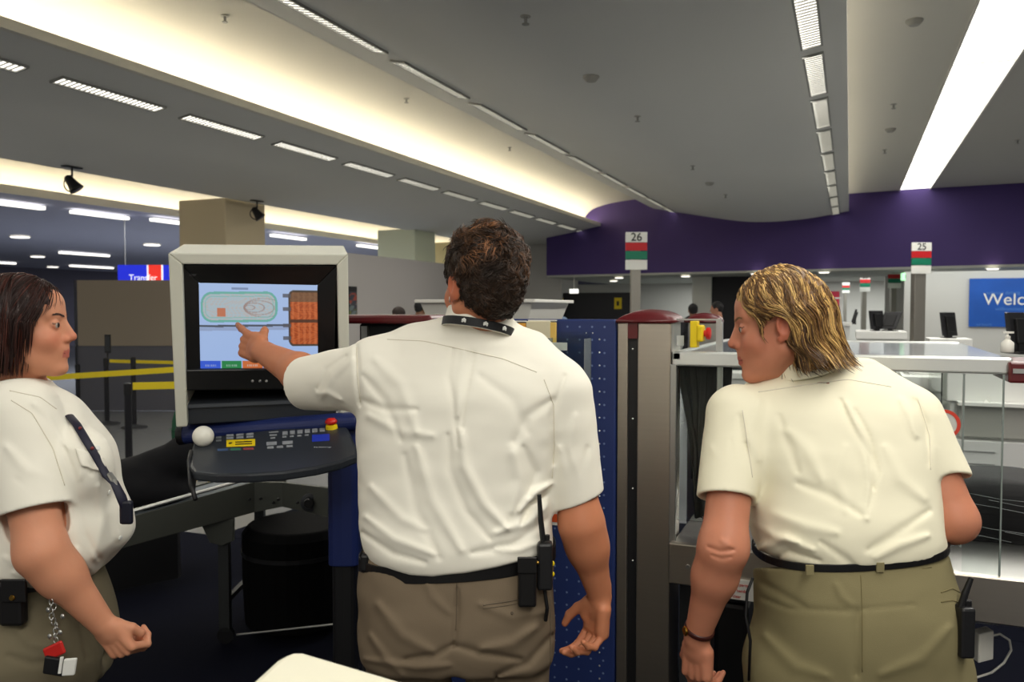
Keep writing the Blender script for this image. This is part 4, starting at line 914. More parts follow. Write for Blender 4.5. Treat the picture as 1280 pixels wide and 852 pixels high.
tape((166, 482.5), (300, 479), 7.4, 7.6, 'lower, nearest yellow barrier tape ending at the nearest belt post', 9)
tape((137, 451), (262, 454), 11.5, 11.4, 'thin far yellow barrier tape', 4)
# ---- black bag on the conveyor
bg = thing('black_bag', 'soft black bag lying on the grey conveyor beside the dark haired woman', 'bag', at(195, 628, 3.9))
# ================================================================= SCULPTING TOOLKIT (signed distances -> smooth mesh)
f4 = np.float32
def V3(p): return np.array([p[0], p[1], p[2]], dtype=f4)
def sph(P, c, r): return np.sqrt(((P - V3(c)) ** 2).sum(-1)) - r
def ell(P, c, r, M=None):
    q = P - V3(c)
    if M is not None: q = q @ np.array(M, dtype=f4)
    r = V3(r); q = q / r; k0 = np.sqrt(np.einsum('ij,ij->i', q, q)); q = q / r; k1 = np.sqrt(np.einsum('ij,ij->i', q, q)) + 1e-6
    return k0 * (k0 - 1) / k1
def cone(P, a, b, ra, rb, flat=None):
    a = V3(a); b = V3(b); ba = b - a; pa = P - a
    h = np.clip((pa @ ba) / (ba @ ba), 0, 1)
    q = pa - h[..., None] * ba
    if flat is not None:       # flat = (direction, factor): squash along a direction
        n = V3(flat[0]); n = n / np.linalg.norm(n); q = q + (q @ n)[..., None] * n * (1 / flat[1] - 1)
    return np.sqrt(np.einsum('ij,ij->i', q, q)) - (ra + (rb - ra) * h)
def chain(P, pts, rs, k=.01, flat=None):
    d = None
    for i in range(len(pts) - 1):
        e = cone(P, pts[i], pts[i + 1], rs[i], rs[i + 1], flat); d = e if d is None else smin(d, e, k)
    return d
def smin(a, b, k):
    h = np.clip(.5 + .5 * (b - a) / k, 0, 1); return b + (a - b) * h - k * h * (1 - h)
def smax(a, b, k): return -smin(-a, -b, k)
def boxd(P, c, h, r=0, M=None):
    q = P - V3(c)
    if M is not None: q = q @ np.array(M, dtype=f4)
    q = np.abs(q) - V3(h) + r
    return np.sqrt((np.maximum(q, 0) ** 2).sum(-1)) + np.minimum(q.max(-1), 0) - r
def stack(P, rows, pw=2.3):
    """rows of (z, cx, cy, a, b): a lofted trunk of superellipses"""
    rows = sorted(rows); A = np.array(rows, dtype=f4); z = P[..., 2]
    def ip(k):
        # smooth interpolation
        zz = A[:, 0]; i = np.clip(np.searchsorted(zz, z) - 1, 0, len(zz) - 2); t = np.clip((z - zz[i]) / (zz[i + 1] - zz[i]), 0, 1)
        m = np.gradient(A[:, k], zz); h = zz[i + 1] - zz[i]; t2 = t * t; t3 = t2 * t
        return (2 * t3 - 3 * t2 + 1) * A[i, k] + (t3 - 2 * t2 + t) * h * m[i] + (-2 * t3 + 3 * t2) * A[i + 1, k] + (t3 - t2) * h * m[i + 1]
    cx, cy, a, b = ip(1), ip(2), np.maximum(ip(3), .004), np.maximum(ip(4), .004)
    x = np.abs(P[..., 0] - cx) / a; y = np.abs(P[..., 1] - cy) / b
    r = (x ** pw + y ** pw + 1e-9) ** (1 / pw); d = (r - 1) * np.minimum(a, b) * (.5 + .5 * np.clip(r, .6, 1))
    dz = np.maximum(A[0, 0] - z, z - A[-1, 0])
    return smax(d, dz, .02)
def wob(P, s, seed=0.0):
    """cheap smooth noise in -1..1"""
    x, y, z = P[..., 0] * s + seed, P[..., 1] * s + seed * 1.7, P[..., 2] * s - seed * .6
    return (np.sin(x + 1.7 * np.sin(y * .8 + 1.1) + .6 * np.sin(z * 1.9)) + np.sin(y * 1.13 + 1.4 * np.sin(z * .9 + .3) + 2) + np.sin(z * 1.07 + 1.6 * np.sin(x * .7 + 2.2))) / 3
OFFS = np.array([(i, j, k) for i in (0, 1) for j in (0, 1) for k in (0, 1)])
EDG = [(a, b) for a in range(8) for b in range(a + 1, 8) if abs(OFFS[a] - OFFS[b]).sum() == 1]
def mesh_sdf(fn, lo, hi, h, B=14, lip=1.25, newton=True):
    lo = np.array(lo, float); hi = np.array(hi, float); nb = np.ceil((hi - lo) / (h * B)).astype(int)
    bi = np.stack(np.meshgrid(*[np.arange(n) for n in nb], indexing='ij'), -1).reshape(-1, 3)
    ctr = (lo + (bi + .5) * B * h).astype(f4)
    d = fn(ctr); keep = np.abs(d) < lip * B * h * .87 + h
    bi = bi[keep]
    tot = nb * B + 2; S = B + 2        # points -1..B in each block -> cells -1..B-1
    g = np.stack(np.meshgrid(*[np.arange(-1, B + 1)] * 3, indexing='ij'), -1)
    Vall, Iall, Qall = [], [], []
    def gid(c): return ((c[..., 0] + 1) * (tot[1] + 2) + (c[..., 1] + 1)) * (tot[2] + 2) + (c[..., 2] + 1)
    for s in range(0, len(bi), 120):
        blk = bi[s:s + 120]; idx = blk[:, None, None, None, :] * B + g[None]
        P = (lo + idx * h).astype(f4); v = fn(P.reshape(-1, 3)).reshape(P.shape[:-1])
        c8 = np.stack([v[:, o[0]:S - 1 + o[0], o[1]:S - 1 + o[1], o[2]:S - 1 + o[2]] for o in OFFS], -1)
        neg = c8 < 0; act = neg.any(-1) & ~neg.all(-1); w = np.argwhere(act)
        if not len(w): continue
        c = c8[act]; acc = np.zeros((len(c), 3)); cnt = np.zeros(len(c))
        for a, b in EDG:
            m = (c[:, a] < 0) != (c[:, b] < 0); t = np.where(m, c[:, a] / np.where(m, c[:, a] - c[:, b], 1), 0)
            p = OFFS[a] + t[:, None] * (OFFS[b] - OFFS[a]); acc += p * m[:, None]; cnt += m
        cell = idx[w[:, 0], w[:, 1], w[:, 2], w[:, 3]]
        Vall.append(lo + (cell + acc / cnt[:, None]) * h); Iall.append(gid(cell))
        # edges owned by this block: points 0..B-1
        core = v[:, 1:, 1:, 1:]; ci = idx[:, 1:, 1:, 1:]; n_ = core < 0
        for ax in range(3):
            sl0 = [slice(None), slice(0, B), slice(0, B), slice(0, B)]; sl1 = list(sl0); sl1[ax + 1] = slice(1, B + 1)
            a = n_[tuple(sl0)]; b = n_[tuple(sl1)]
            m = a != b; pt_ = ci[tuple(sl0)][m]; fl = a[m]
            e1 = np.zeros(3, int); e2 = np.zeros(3, int); e1[(ax + 1) % 3] = 1; e2[(ax + 2) % 3] = 1
            q = np.stack([gid(pt_ - e1 - e2), gid(pt_ - e2), gid(pt_), gid(pt_ - e1)], -1)
            q[~fl] = q[~fl][:, ::-1]; Qall.append(q)
    Vv_ = np.concatenate(Vall); I = np.concatenate(Iall); Q = np.concatenate(Qall)
    # the last block layer needs idx B point for edges: handled by neighbours or by padding of the box
    uq, first = np.unique(I, return_index=True); Vv_ = Vv_[first]
    j = np.searchsorted(uq, Q); j = np.clip(j, 0, len(uq) - 1); ok = (uq[j] == Q).all(-1); Q = j[ok]
    if newton:
        P = Vv_.astype(f4); e = f4(h * .6); d0 = fn(P)
        G = np.stack([fn(P + V3(np.eye(3)[k] * e)) - d0 for k in range(3)], -1) / e
        n2 = (G * G).sum(-1) + 1e-6; st = -(d0 / n2)[:, None] * G; L = np.linalg.norm(st, axis=1, keepdims=True)
        Vv_ = Vv_ + st * np.minimum(1, h * .5 / (L + 1e-9))
    return Vv_, Q
def smoothv(V, Q, it=1, lam=.5):
    n = len(V); I = np.concatenate([Q[:, k] for k in range(4)] * 2); Jx = np.concatenate([Q[:, (k + 1) % 4] for k in range(4)] + [Q[:, (k - 1) % 4] for k in range(4)])
    c = np.maximum(np.bincount(I, minlength=n), 1)[:, None]
    for _ in range(it):
        s = np.stack([np.bincount(I, V[Jx, k], n) for k in range(3)], -1); V = V + lam * (s / c - V)
    return V
def near(P, c, r, fn):
    """evaluate fn only within reach of a ball"""
    q = P - V3(c); d = np.sqrt(np.einsum('ij,ij->i', q, q)) - f4(r); m = d < .05
    d = d.astype(f4)
    if m.any(): d[m] = fn(P[m])
    return d
def detail(P, d, fn, reach=.03):
    m = np.abs(d) < reach
    if m.any(): d = d.copy(); d[m] = d[m] - fn(P[m])
    return d
def sculpt(name, fn, lo, hi, h, m, parent, smooth_it=1, colf=None, label=None, lip=1.25, kind=None):
    """fn works in the eye frame (x right, y away, z up); the mesh is turned into the hall"""
    V, Q = mesh_sdf(fn, lo, hi, h, lip=lip)
    if smooth_it: V = smoothv(V, Q, smooth_it)
    colr = colf(V) if colf is not None else None
    Wd = np.stack([V[:, 0] * cT - V[:, 1] * sT, V[:, 0] * sT + V[:, 1] * cT, V[:, 2]], -1)
    return link_mesh(name, Wd, Q.tolist(), m, parent, True, label=label, colors=colr, kind=kind)
def xf(P, M, o):
    """eye frame -> local frame given by 3x3 matrix M (columns = local axes) and origin o"""
    return (P - V3(o)) @ np.array(M, dtype=f4)
def rotm(yaw=0, pitch=0, roll=0):
    """columns: local x, y(forward), z"""
    return np.array(Matrix.Rotation(R(yaw), 3, 'Z') @ Matrix.Rotation(R(pitch), 3, 'X') @ Matrix.Rotation(R(roll), 3, 'Y'))
# ================================================================= PEOPLE: shared anatomy
from mathutils.bvhtree import BVHTree
def skinmat(name, c): return mat(name, c, .5, var=.09, vscale=22, bump=.12, bscale=220, attr='Col', sss=.12, bdist=.001, spec=.35)
def head_sdf(P, M, o, s=1.0, fem=0.0):
    return near(P, o, .17, lambda Q: head_sdf0(Q, M, o, s, fem))
def head_sdf0(P, M, o, s=1.0, fem=0.0):
    q = xf(P, M, o) / f4(s); ax = np.abs(q[:, 0]); qa = q.copy(); qa[:, 0] = ax
    d = ell(q, (0, -.018, .035), (.074, .097, .088))
    d = smin(d, ell(q, (0, .022, -.032), (.059 - .002 * fem, .064, .084)), .03)
    d = smin(d, cone(qa, (.050, -.008, -.05), (.012, .058, -.100), .021, .017), .028)
    d = smin(d, sph(q, (0, .072, -.101), .0170), .018)
    d = smin(d, ell(q, (0, .060, -.058), (.030, .030, .030)), .02)
    d = smin(d, ell(q, (0, .052, .055), (.050, .036, .040)), .02)
    d = smin(d, cone(qa, (0, .079, .030), (.038, .062, .032), .012 - .003 * fem, .011), .016)
    d = smin(d, sph(qa, (.036, .050, -.030), .025), .02)
    d = smax(d, -ell(qa, (.0345, .095, .008), (.0145, .015, .0095)), .010)
    d = smin(d, cone(q, (0, .080, .022), (0, .101, -.022), .0080, .0095), .010)
    d = smin(d, cone(q, (0, .074, .008), (0, .086, -.028), .011, .0145), .008)
    d = smin(d, sph(q, (0, .1025, -.0255), .0098), .006)
    d = smin(d, sph(qa, (.0125, .091, -.031), .0082), .006)
    d = smin(d, cone(qa, (0, .082, -.05), (.018, .070, -.055), .010, .010), .010)
    d = smin(d, cone(qa, (0, .0895, -.0605), (.0215, .074, -.064), .0055, .003), .004)
    d = smin(d, cone(qa, (0, .0875, -.0715), (.018, .075, -.0695), .0065, .004), .003)
    d = smin(d, sph(qa, (.031, .0700, .006), .0142), .003)
    d = smax(d, -ell(qa, (.031, .0850, .0045), (.0125, .0105, .0040)), .0015)
    e = ell(qa, (.077, -.016, -.002), (.0085, .019, .031), rotm(-14, -12, 0))
    e = smax(e, -ell(qa, (.0865, -.012, .003), (.007, .011, .020)), .004)
    d = smin(d, smin(e, sph(qa, (.073, -.004, -.028), .008), .006), .006)
    return d * f4(s)
def head_colors(V, M, o, s, base, lip=(176, 84, 76), blush=.35):
    q = (V - np.array(o)) @ np.array(M) / s; ax = np.abs(q[:, 0]); b = np.array(tolin(np.array(base, float))); c = np.tile(b, (len(V), 1))
    def mixin(m, col_):
        m = np.clip(m, 0, 1)[:, None]; return c * (1 - m) + tolin(np.array(col_, float)) * m
    red = (base[0] * 1.0, base[1] * .80, base[2] * .78)
    c = mixin(blush * np.exp(-((ax - .042) ** 2 + (q[:, 2] + .03) ** 2) / .0006) * (q[:, 1] > 0), red)
    c = mixin(blush * 1.3 * np.exp(-((ax) ** 2 + (q[:, 2] + .028) ** 2) / .0002) * (q[:, 1] > .09), red)
    c = mixin(.6 * (ax > .074) * (np.abs(q[:, 2]) < .045) * (np.abs(q[:, 1] + .01) < .04), red)
    lipm = (ax < .0235 - np.abs(q[:, 2] + .066) * .5) & (np.abs(q[:, 2] + .066) < .0105 - .1 * ax) & (q[:, 1] > .072)
    c = mixin(.75 * lipm, lip)
    c = mixin(.85 * ((np.abs(ax - .031) < .0145) & (np.abs(q[:, 2] - .0095) < .0016) & (q[:, 1] > .072)), (58, 36, 30))
    c = mixin(.35 * ((np.abs(ax - .031) < .013) & (np.abs(q[:, 2] + .002) < .0035) & (q[:, 1] > .070)), red)
    c = mixin(.8 * ((ax < .022) & (np.abs(q[:, 2] + .0655) < .0012) & (q[:, 1] > .072)), (96, 40, 36))
    return c
def eyes(M, o, s, parent, iris=(70, 84, 60)):
    M = np.array(M); fw = M[:, 1]
    for sx in (-1, 1):
        c = np.array(o) + M @ (np.array([.031 * sx, .0712, .0055]) * s)
        q = Vector((0, 0, 1)).rotation_difference(Vector(C2W(fw))); vs = MB(); vs.ball((0, 0, 0), .0127 * s, 32)
        V = np.array([C2W(c) + q @ Vector(v) for v in vs.v])
        z = np.array([v[2] for v in vs.v]) / (.0127 * s); cc = np.zeros((len(V), 3)) + tolin(np.array((176., 164, 154)))
        cc[z > .72] = tolin(np.array(iris, float)); cc[z > .90] = tolin(np.array((14., 12, 12)))
        link_mesh('eye', V, vs.f, mat('eye_wet', (230, 230, 225), .12, attr='Col'), parent, True, colors=cc)
def hand_sdf(P, o, y, z, side, curls, thumb, s=1.0, spread=(6, 1, -3, -8)):
    yy = np.array(y, float); yy /= np.linalg.norm(yy)
    return near(P, np.array(o) + yy * .08, .16, lambda Q: hand_sdf0(Q, o, y, z, side, curls, thumb, s, spread))
def hand_sdf0(P, o, y, z, side, curls, thumb, s=1.0, spread=(6, 1, -3, -8)):
    """y: wrist to knuckles, z: back of the hand; side 1 = left hand, -1 = right hand"""
    y = np.array(y, float); y /= np.linalg.norm(y); z = np.array(z, float); z -= y * (z @ y); z /= np.linalg.norm(z); x = np.cross(y, z) * side
    M = np.stack([x, y, z], 1); q = xf(P, M, o) / f4(s)
    d = boxd(q, (0, .048, -.001), (.039, .042, .0135), .0135)
    d = smin(d, cone(q, (.002, -.03, 0), (0, .02, 0), .0265, .027, ((0, 0, 1), .75)), .02)
    d = smin(d, cone(q, (.024, .02, -.010), (.030, .05, -.010), .016, .014), .012)
    d = smin(d, cone(q, (-.026, .02, -.008), (-.027, .07, -.006), .013, .012), .010)
    bx = (.0295, .0098, -.0098, -.0285); by = (.086, .090, .087, .079); L = ((.044, .026, .022), (.048, .030, .023), (.045, .028, .022), (.035, .021, .020)); rr_ = (.0098, .0100, .0095, .0085)
    fg = None
    for i in range(4):
        p = np.array([bx[i], by[i], .0]); a = 0; pts = [p]; sp = R(spread[i]); rs = [rr_[i] * 1.08]
        for j in range(3):
            a += R(curls[i][j]); dr = np.array([math.sin(sp) * max(0, math.cos(a)), math.cos(a) * math.cos(sp), -math.sin(a)]); p = p + dr * L[i][j]; pts.append(p); rs.append(rr_[i] * (1.0, .92, .76)[j])
        e = chain(q, pts, rs, .0025); e = smin(e, sph(q, pts[1], rs[1] * 1.08), .003)
        fg = e if fg is None else smin(fg, e, .0018)
        d = smin(d, cone(q, (bx[i] * .9, by[i] - .03, .004), (bx[i], by[i], .003), .009, .0105), .006)
    d = smin(d, fg, .004)
    tp = [np.array([.024, .018, -.010])] + [np.array(t) for t in thumb]
    d = smin(d, chain(q, tp, (.0150, .0125, .0112, .0085), .004), .006)
    return d * f4(s)
FIST = ((70, 85, 45), (72, 88, 45), (74, 88, 45), (76, 88, 45)); RELAX = ((22, 32, 18), (28, 40, 22), (34, 46, 26), (38, 50, 28))
TH_OUT = [(.047, .045, -.016), (.058, .072, -.022), (.062, .096, -.028)]
TH_FIST = [(.044, .048, -.020), (.042, .074, -.034), (.020, .086, -.040)]
TH_CURL = [(.044, .045, -.022), (.050, .068, -.036), (.044, .088, -.048)]
def fold_field(P, folds, front=True):
    """sum of soft creases; each fold: polyline in the photo frame of the near side, width px, height m"""
    px = 640 + F * P[:, 0] / P[:, 1]; py = 386 + F * (CAMZ - P[:, 2]) / P[:, 1]; tot = np.zeros(len(P), f4)
    for pts, wd, amp in folds:
        best = np.full(len(P), 1e9, f4)
        n = len(pts) - 1
        for i in range(n):
            (x0, y0), (x1, y1) = pts[i], pts[i + 1]; dx, dy = x1 - x0, y1 - y0; t = np.clip(((px - x0) * dx + (py - y0) * dy) / (dx * dx + dy * dy), 0, 1)
            dd = (px - x0 - t * dx) ** 2 + (py - y0 - t * dy) ** 2; g = (i + t) / n; tp = .25 + .75 * np.sin(np.pi * np.clip(g, .02, .98)) ** .7; dd = dd / tp
            best = np.minimum(best, dd)
        tot += amp * np.exp(-best / (wd * wd))
    return tot
def bvh(o):
    me = o.data; M = WM[o.name] if o.name in WM else Matrix.Identity(4)
    return BVHTree.FromPolygons([M @ v.co for v in me.vertices], [tuple(p.vertices) for p in me.polygons])
def calm(P, *cs):
    w_ = np.ones(len(P), f4)
    for c in cs: w_ = np.minimum(w_, np.clip((np.sqrt(((P - V3(c)) ** 2).sum(-1)) - .085) / .04, .08, 1))
    return w_
EYE = Vector((0, 0, CAMZ))
def hit(tree, px, py):
    r_ = wray(px, py).normalized(); h_ = tree.ray_cast(EYE, r_, 20); return h_[0], h_[1]
def seam(tree, pts, name, m, parent, r=.0011, lift=.0004, n=6, sub=14):
    """raised stitching line lying on a garment"""
    out = []
    for i in range(len(pts) - 1):
        for k in range(sub):
            t = k / sub; h_, nn = hit(tree, pts[i][0] + (pts[i + 1][0] - pts[i][0]) * t, pts[i][1] + (pts[i + 1][1] - pts[i][1]) * t)
            if h_ is not None:
                q = h_ + nn * lift
                if not out or ((q - out[-1]).length > .001 and (q - out[-1]).length < .05): out.append(q)
    if len(out) < 3: return None
    cut = [out[0]]
    for q in out[1:]:
        if abs((q - EYE).length - (cut[-1] - EYE).length) < .012: cut.append(q)
    out = [cut[0]] + [(cut[i - 1] + cut[i] * 2 + cut[i + 1]) / 4 for i in range(1, len(cut) - 1)] + [cut[-1]]
    return MB().tube(out, r, n).build(name, m, parent, smooth=True)
def patch(tree, quad, name, m, parent, lift=.002, nu=10, nv=10, thick=.0, flat=False):
    """cloth or plate patch draped on a garment: quad of four points TL TR BR BL"""
    vs = []
    for j in range(nv + 1):
        for i in range(nu + 1):
            u, v = i / nu, j / nv; x = (quad[0][0] * (1 - u) + quad[1][0] * u) * (1 - v) + (quad[3][0] * (1 - u) + quad[2][0] * u) * v
            y = (quad[0][1] * (1 - u) + quad[1][1] * u) * (1 - v) + (quad[3][1] * (1 - u) + quad[2][1] * u) * v
            h_, nn = hit(tree, x, y)
            if h_ is None: return None
            vs.append(h_ + nn * lift)
    w_ = nu + 1; return MB().add(vs, [(j * w_ + i, j * w_ + i + 1, (j + 1) * w_ + i + 1, (j + 1) * w_ + i) for j in range(nv) for i in range(nu)]).build(name, m, parent, smooth=True, solid=thick)
def strands(name, roots, path, m, parent, colorf, rad=.0009, seg=6, label=None, seed=3):
    """roots: list of eye-frame points; path(i, root, rng) -> list of eye-frame points"""
    rg = random.Random(seed); Vs = []; Fs = []; Cs = []; base = 0
    for i, r_ in enumerate(roots):
        pts = path(i, r_, rg)
        if pts is None or len(pts) < 2: continue
        pts = np.array(pts, float); t = np.gradient(pts, axis=0); t /= np.linalg.norm(t, axis=1, keepdims=True) + 1e-9
        up = np.array([.3, -.7, .6]); a = np.cross(t, up); a /= np.linalg.norm(a, axis=1, keepdims=True) + 1e-9; b = np.cross(a, t)
        n = len(pts); rr_ = rad * (1 - np.linspace(0, 1, n) ** 3 * .8); o = len(Vs) * 1
        ring = []
        for k in range(3):
            an = 2 * math.pi * k / 3; ring.append(pts + (a * math.cos(an) + b * math.sin(an)) * rr_[:, None])
        A = np.stack(ring, 1).reshape(-1, 3); Vs.append(A)
        for j in range(n - 1):
            for k in range(3): Fs.append((base + j * 3 + k, base + j * 3 + (k + 1) % 3, base + (j + 1) * 3 + (k + 1) % 3, base + (j + 1) * 3 + k))
        base += len(A)
        c = tolin(np.array(colorf(i, r_, rg), float)); Cs.append(np.tile(c, (len(A), 1)))
    V = np.concatenate(Vs); W_ = np.stack([V[:, 0] * cT - V[:, 1] * sT, V[:, 0] * sT + V[:, 1] * cT, V[:, 2]], -1)
    return link_mesh(name, W_, Fs, m, parent, True, colors=np.concatenate(Cs), label=label)
def sample_surface(V, Q, n, rg, cond=None):
    tri = V[Q]; nr = np.cross(tri[:, 2] - tri[:, 0], tri[:, 3] - tri[:, 1]); ar = np.linalg.norm(nr, axis=1); nr /= ar[:, None] + 1e-12
    c = tri.mean(1); ok = np.ones(len(c), bool) if cond is None else cond(c, nr)
    p = ar * ok; p /= p.sum(); idx = rg.choice(len(c), n, p=p); u = rg.random((n, 1)); v = rg.random((n, 1))
    t = tri[idx]; P = (t[:, 0] * (1 - u) + t[:, 1] * u) * (1 - v) + (t[:, 3] * (1 - u) + t[:, 2] * u) * v
    return P, nr[idx]
def shoe_fn(o, yaw):
    M = rotm(yaw)
    def fn(P):
        q = xf(P, M, o); d = ell(q, (0, -.03, .045), (.042, .085, .05)); d = smin(d, ell(q, (0, .09, .03), (.046, .085, .04)), .03); d = smin(d, cone(q, (0, -.06, .06), (0, -.055, .11), .038, .042), .02); return smax(d, -q[:, 2], .004)
    return fn
def shoes(parent, feet, yaw):
    for o in feet:
        sculpt('shoe', shoe_fn(o, yaw), (o[0] - .22, o[1] - .22, -.02), (o[0] + .22, o[1] + .22, .18), .008, mat('shoe_black', (20, 20, 22), .35), parent)
M_shirt = mat('shirt_cream', (240, 236, 222), .75, var=.02, vscale=6, bump=.25, bscale=900, bdist=.0006, spec=.2)
M_shirt2 = mat('shirt_ivory', (240, 234, 208), .75, var=.02, vscale=6, bump=.25, bscale=900, bdist=.0006, spec=.2)
M_seam = mat('seam_cream', (222, 215, 196), .8)
M_belt = mat('belt_black', (18, 17, 18), .4)
M_khaki = mat('trousers_taupe', (118, 104, 86), .85, var=.05, vscale=9, bump=.5, bscale=700, bdist=.0008, spec=.15)
M_khaki2 = mat('trousers_olive', (134, 125, 92), .85, var=.05, vscale=9, bump=.5, bscale=700, bdist=.0008, spec=.15)
M_hair = mat('hair_strand', (90, 60, 40), .42, attr='Col', spec=.5)
# ================================================================= POINTING MAN
D = 1.88
def J(px, py, d=D): return np.array(cam(px, py, d))
def rowp(py, x0, x1, d, b): a_ = cam(x0, py, d); b_ = cam(x1, py, d); return (cam(x0, py, d - b * .92).z, (a_.x + b_.x) / 2, d, (b_.x - a_.x) / 2, b)
mroot = J(572, 700, 1.92); man = thing('person', 'man in white short sleeved shirt seen from behind, pointing at the monitor', 'person', C2W((mroot[0], 1.92, 0)), TH)
HM = rotm(33, 2, 0); HO = J(601, 358, 1.87)
shL, elL, wrL = J(466, 470, 1.92), J(402, 480, 2.13), J(327, 439, 2.32)
shR, elR, wrR = J(700, 492, 1.92), J(727, 655, 1.90), J(750, 744, 1.94)
tipdir = J(291, 410, 2.42) - wrL
mtr = [rowp(425, 520, 670, 1.93, .085), rowp(450, 478, 694, 1.93, .118), rowp(490, 456, 706, 1.92, .140), rowp(540, 449, 704, 1.92, .150), rowp(600, 449, 694, 1.92, .155), rowp(650, 449, 690, 1.92, .162), rowp(685, 451, 690, 1.92, .172), rowp(706, 456, 690, 1.92, .172), rowp(724, 470, 680, 1.92, .164), rowp(745, 480, 672, 1.92, .15)]
def man_hands(P):
    a = hand_sdf(P, wrL + tipdir * .04, tipdir + np.array([0, 0, -.03]), (-.35, -1, .12), 1, ((8, 6, 4), (62, 80, 45), (72, 88, 45), (76, 88, 45)), [(.041, .034, -.018), (.051, .048, -.028), (.055, .068, -.040)], 1.0)
    b = hand_sdf(P, wrR + np.array([-.002, 0, -.006]), (-.10, .02, -1), (.85, .55, .1), -1, ((30, 38, 22), (38, 46, 25), (44, 52, 28), (48, 54, 28)), [(.050, .040, -.020), (.066, .062, -.030), (.074, .086, -.036)], 1.0)
    return a, b
def man_body(P):
    d = head_sdf(P, HM, HO, 1.0)
    nb = J(600, 412, 1.90); hc = HO + HM @ np.array([0, -.022, -.045])
    d = smin(d, cone(P, hc, nb, .056, .057), .015)
    d = smin(d, cone(P, nb, nb + [0, .02, -.08], .054, .050), .01)
    t = stack(P, [(r_[0], r_[1], r_[2], r_[3] - .03, r_[4] - .034) for r_ in mtr], 2.3); d = smin(d, t, .02)
    d = smin(d, chain(P, [nb + [0, 0, -.08], shL], [.045, .050], .02), .02); d = smin(d, chain(P, [nb + [0, 0, -.09], shR], [.045, .052], .02), .02)
    l = cone(P, shL, elL, .056, .049); l = smin(l, cone(P, elL, elL + (wrL - elL) * .35, .049, .050), .02); l = smin(l, cone(P, elL + (wrL - elL) * .35, wrL, .050, .030), .02)
    r = cone(P, shR, elR, .049, .048); r = smin(r, cone(P, elR, elR + (wrR - elR) * .3, .049, .046), .03); r = smin(r, cone(P, elR + (wrR - elR) * .3, wrR, .046, .028), .03)
    d = smin(d, l, .03); d = smin(d, r, .03)
    a, b = man_hands(P); d = smin(d, a, .012); d = smin(d, b, .012)
    for sx in (-1, 1):
        hp = np.array([mroot[0] + sx * .095, 1.93, .92]); d = smin(d, chain(P, [hp, hp + [sx * .02, .01, -.42], hp + [sx * .03, -.01, -.84]], [.085, .055, .036], .03), .03)
    return d
mskin = (194, 126, 92)
body = sculpt('body', man_body, (-1.0, 1.45, .04), (.35, 2.62, 1.86), .0032, skinmat('skin_man', mskin), man, 1, lambda V: head_colors(V, HM, HO, 1.0, mskin), label='bare forearms, hands, neck and face')
eyes(HM, HO, 1.0, man)
# --- shirt
mfolds = [([(566, 437), (560, 470), (566, 500), (572, 560)], 4, -.004), ([(592, 441), (586, 470), (580, 500), (576, 540)], 4, -.004), ([(579, 440), (574, 480), (572, 520)], 6, .004),
          ([(576, 540), (580, 584), (605, 632), (634, 662)], 7, .008), ([(560, 545), (562, 590), (582, 640), (612, 676)], 6, -.005),
          ([(520, 560), (538, 624), (576, 690)], 8, .006), ([(505, 570), (520, 640), (548, 700)], 7, -.004),
          ([(690, 606), (668, 618), (650, 640)], 5, .009), ([(688, 618), (664, 634), (652, 656)], 4, -.008), ([(690, 630), (660, 655), (620, 668)], 6, .007), ([(686, 650), (640, 684), (590, 694)], 6, -.005),
          ([(455, 648), (490, 676), (540, 695)], 6, .005), ([(452, 668), (490, 694), (530, 706)], 5, -.005), ([(462, 610), (500, 650), (530, 664)], 7, .004),
          ([(640, 560), (650, 600), (640, 640)], 8, .006), ([(655, 560), (668, 592), (662, 620)], 6, -.005), ([(460, 520), (500, 540), (540, 545)], 7, .004), ([(452, 500), (480, 512), (520, 512)], 5, -.004),
          ([(454, 470), (480, 500), (500, 550)], 6, -.004), ([(470, 450), (500, 480), (520, 540)], 8, .004), ([(690, 500), (660, 520), (640, 560)], 7, -.004), ([(706, 470), (690, 520), (692, 580)], 4, -.004),
          ([(445, 430), (447, 470), (450, 506)], 4, -.005), ([(440, 448), (415, 470), (400, 498)], 5, .004), ([(432, 445), (408, 462), (396, 486)], 4, -.004), ([(425, 500), (410, 492), (396, 492)], 4, .004),
          ([(720, 520), (712, 560), (724, 600)], 6, .004), ([(735, 560), (728, 590), (738, 612)], 5, -.003), ([(700, 560), (706, 590), (700, 620)], 5, .004), ([(600, 470), (640, 500), (660, 540)], 8, -.003), ([(620, 690), (650, 690), (676, 680)], 5, .005)]
cuL = J(381, 479, 2.075); cuR = J(721, 624, 1.915)
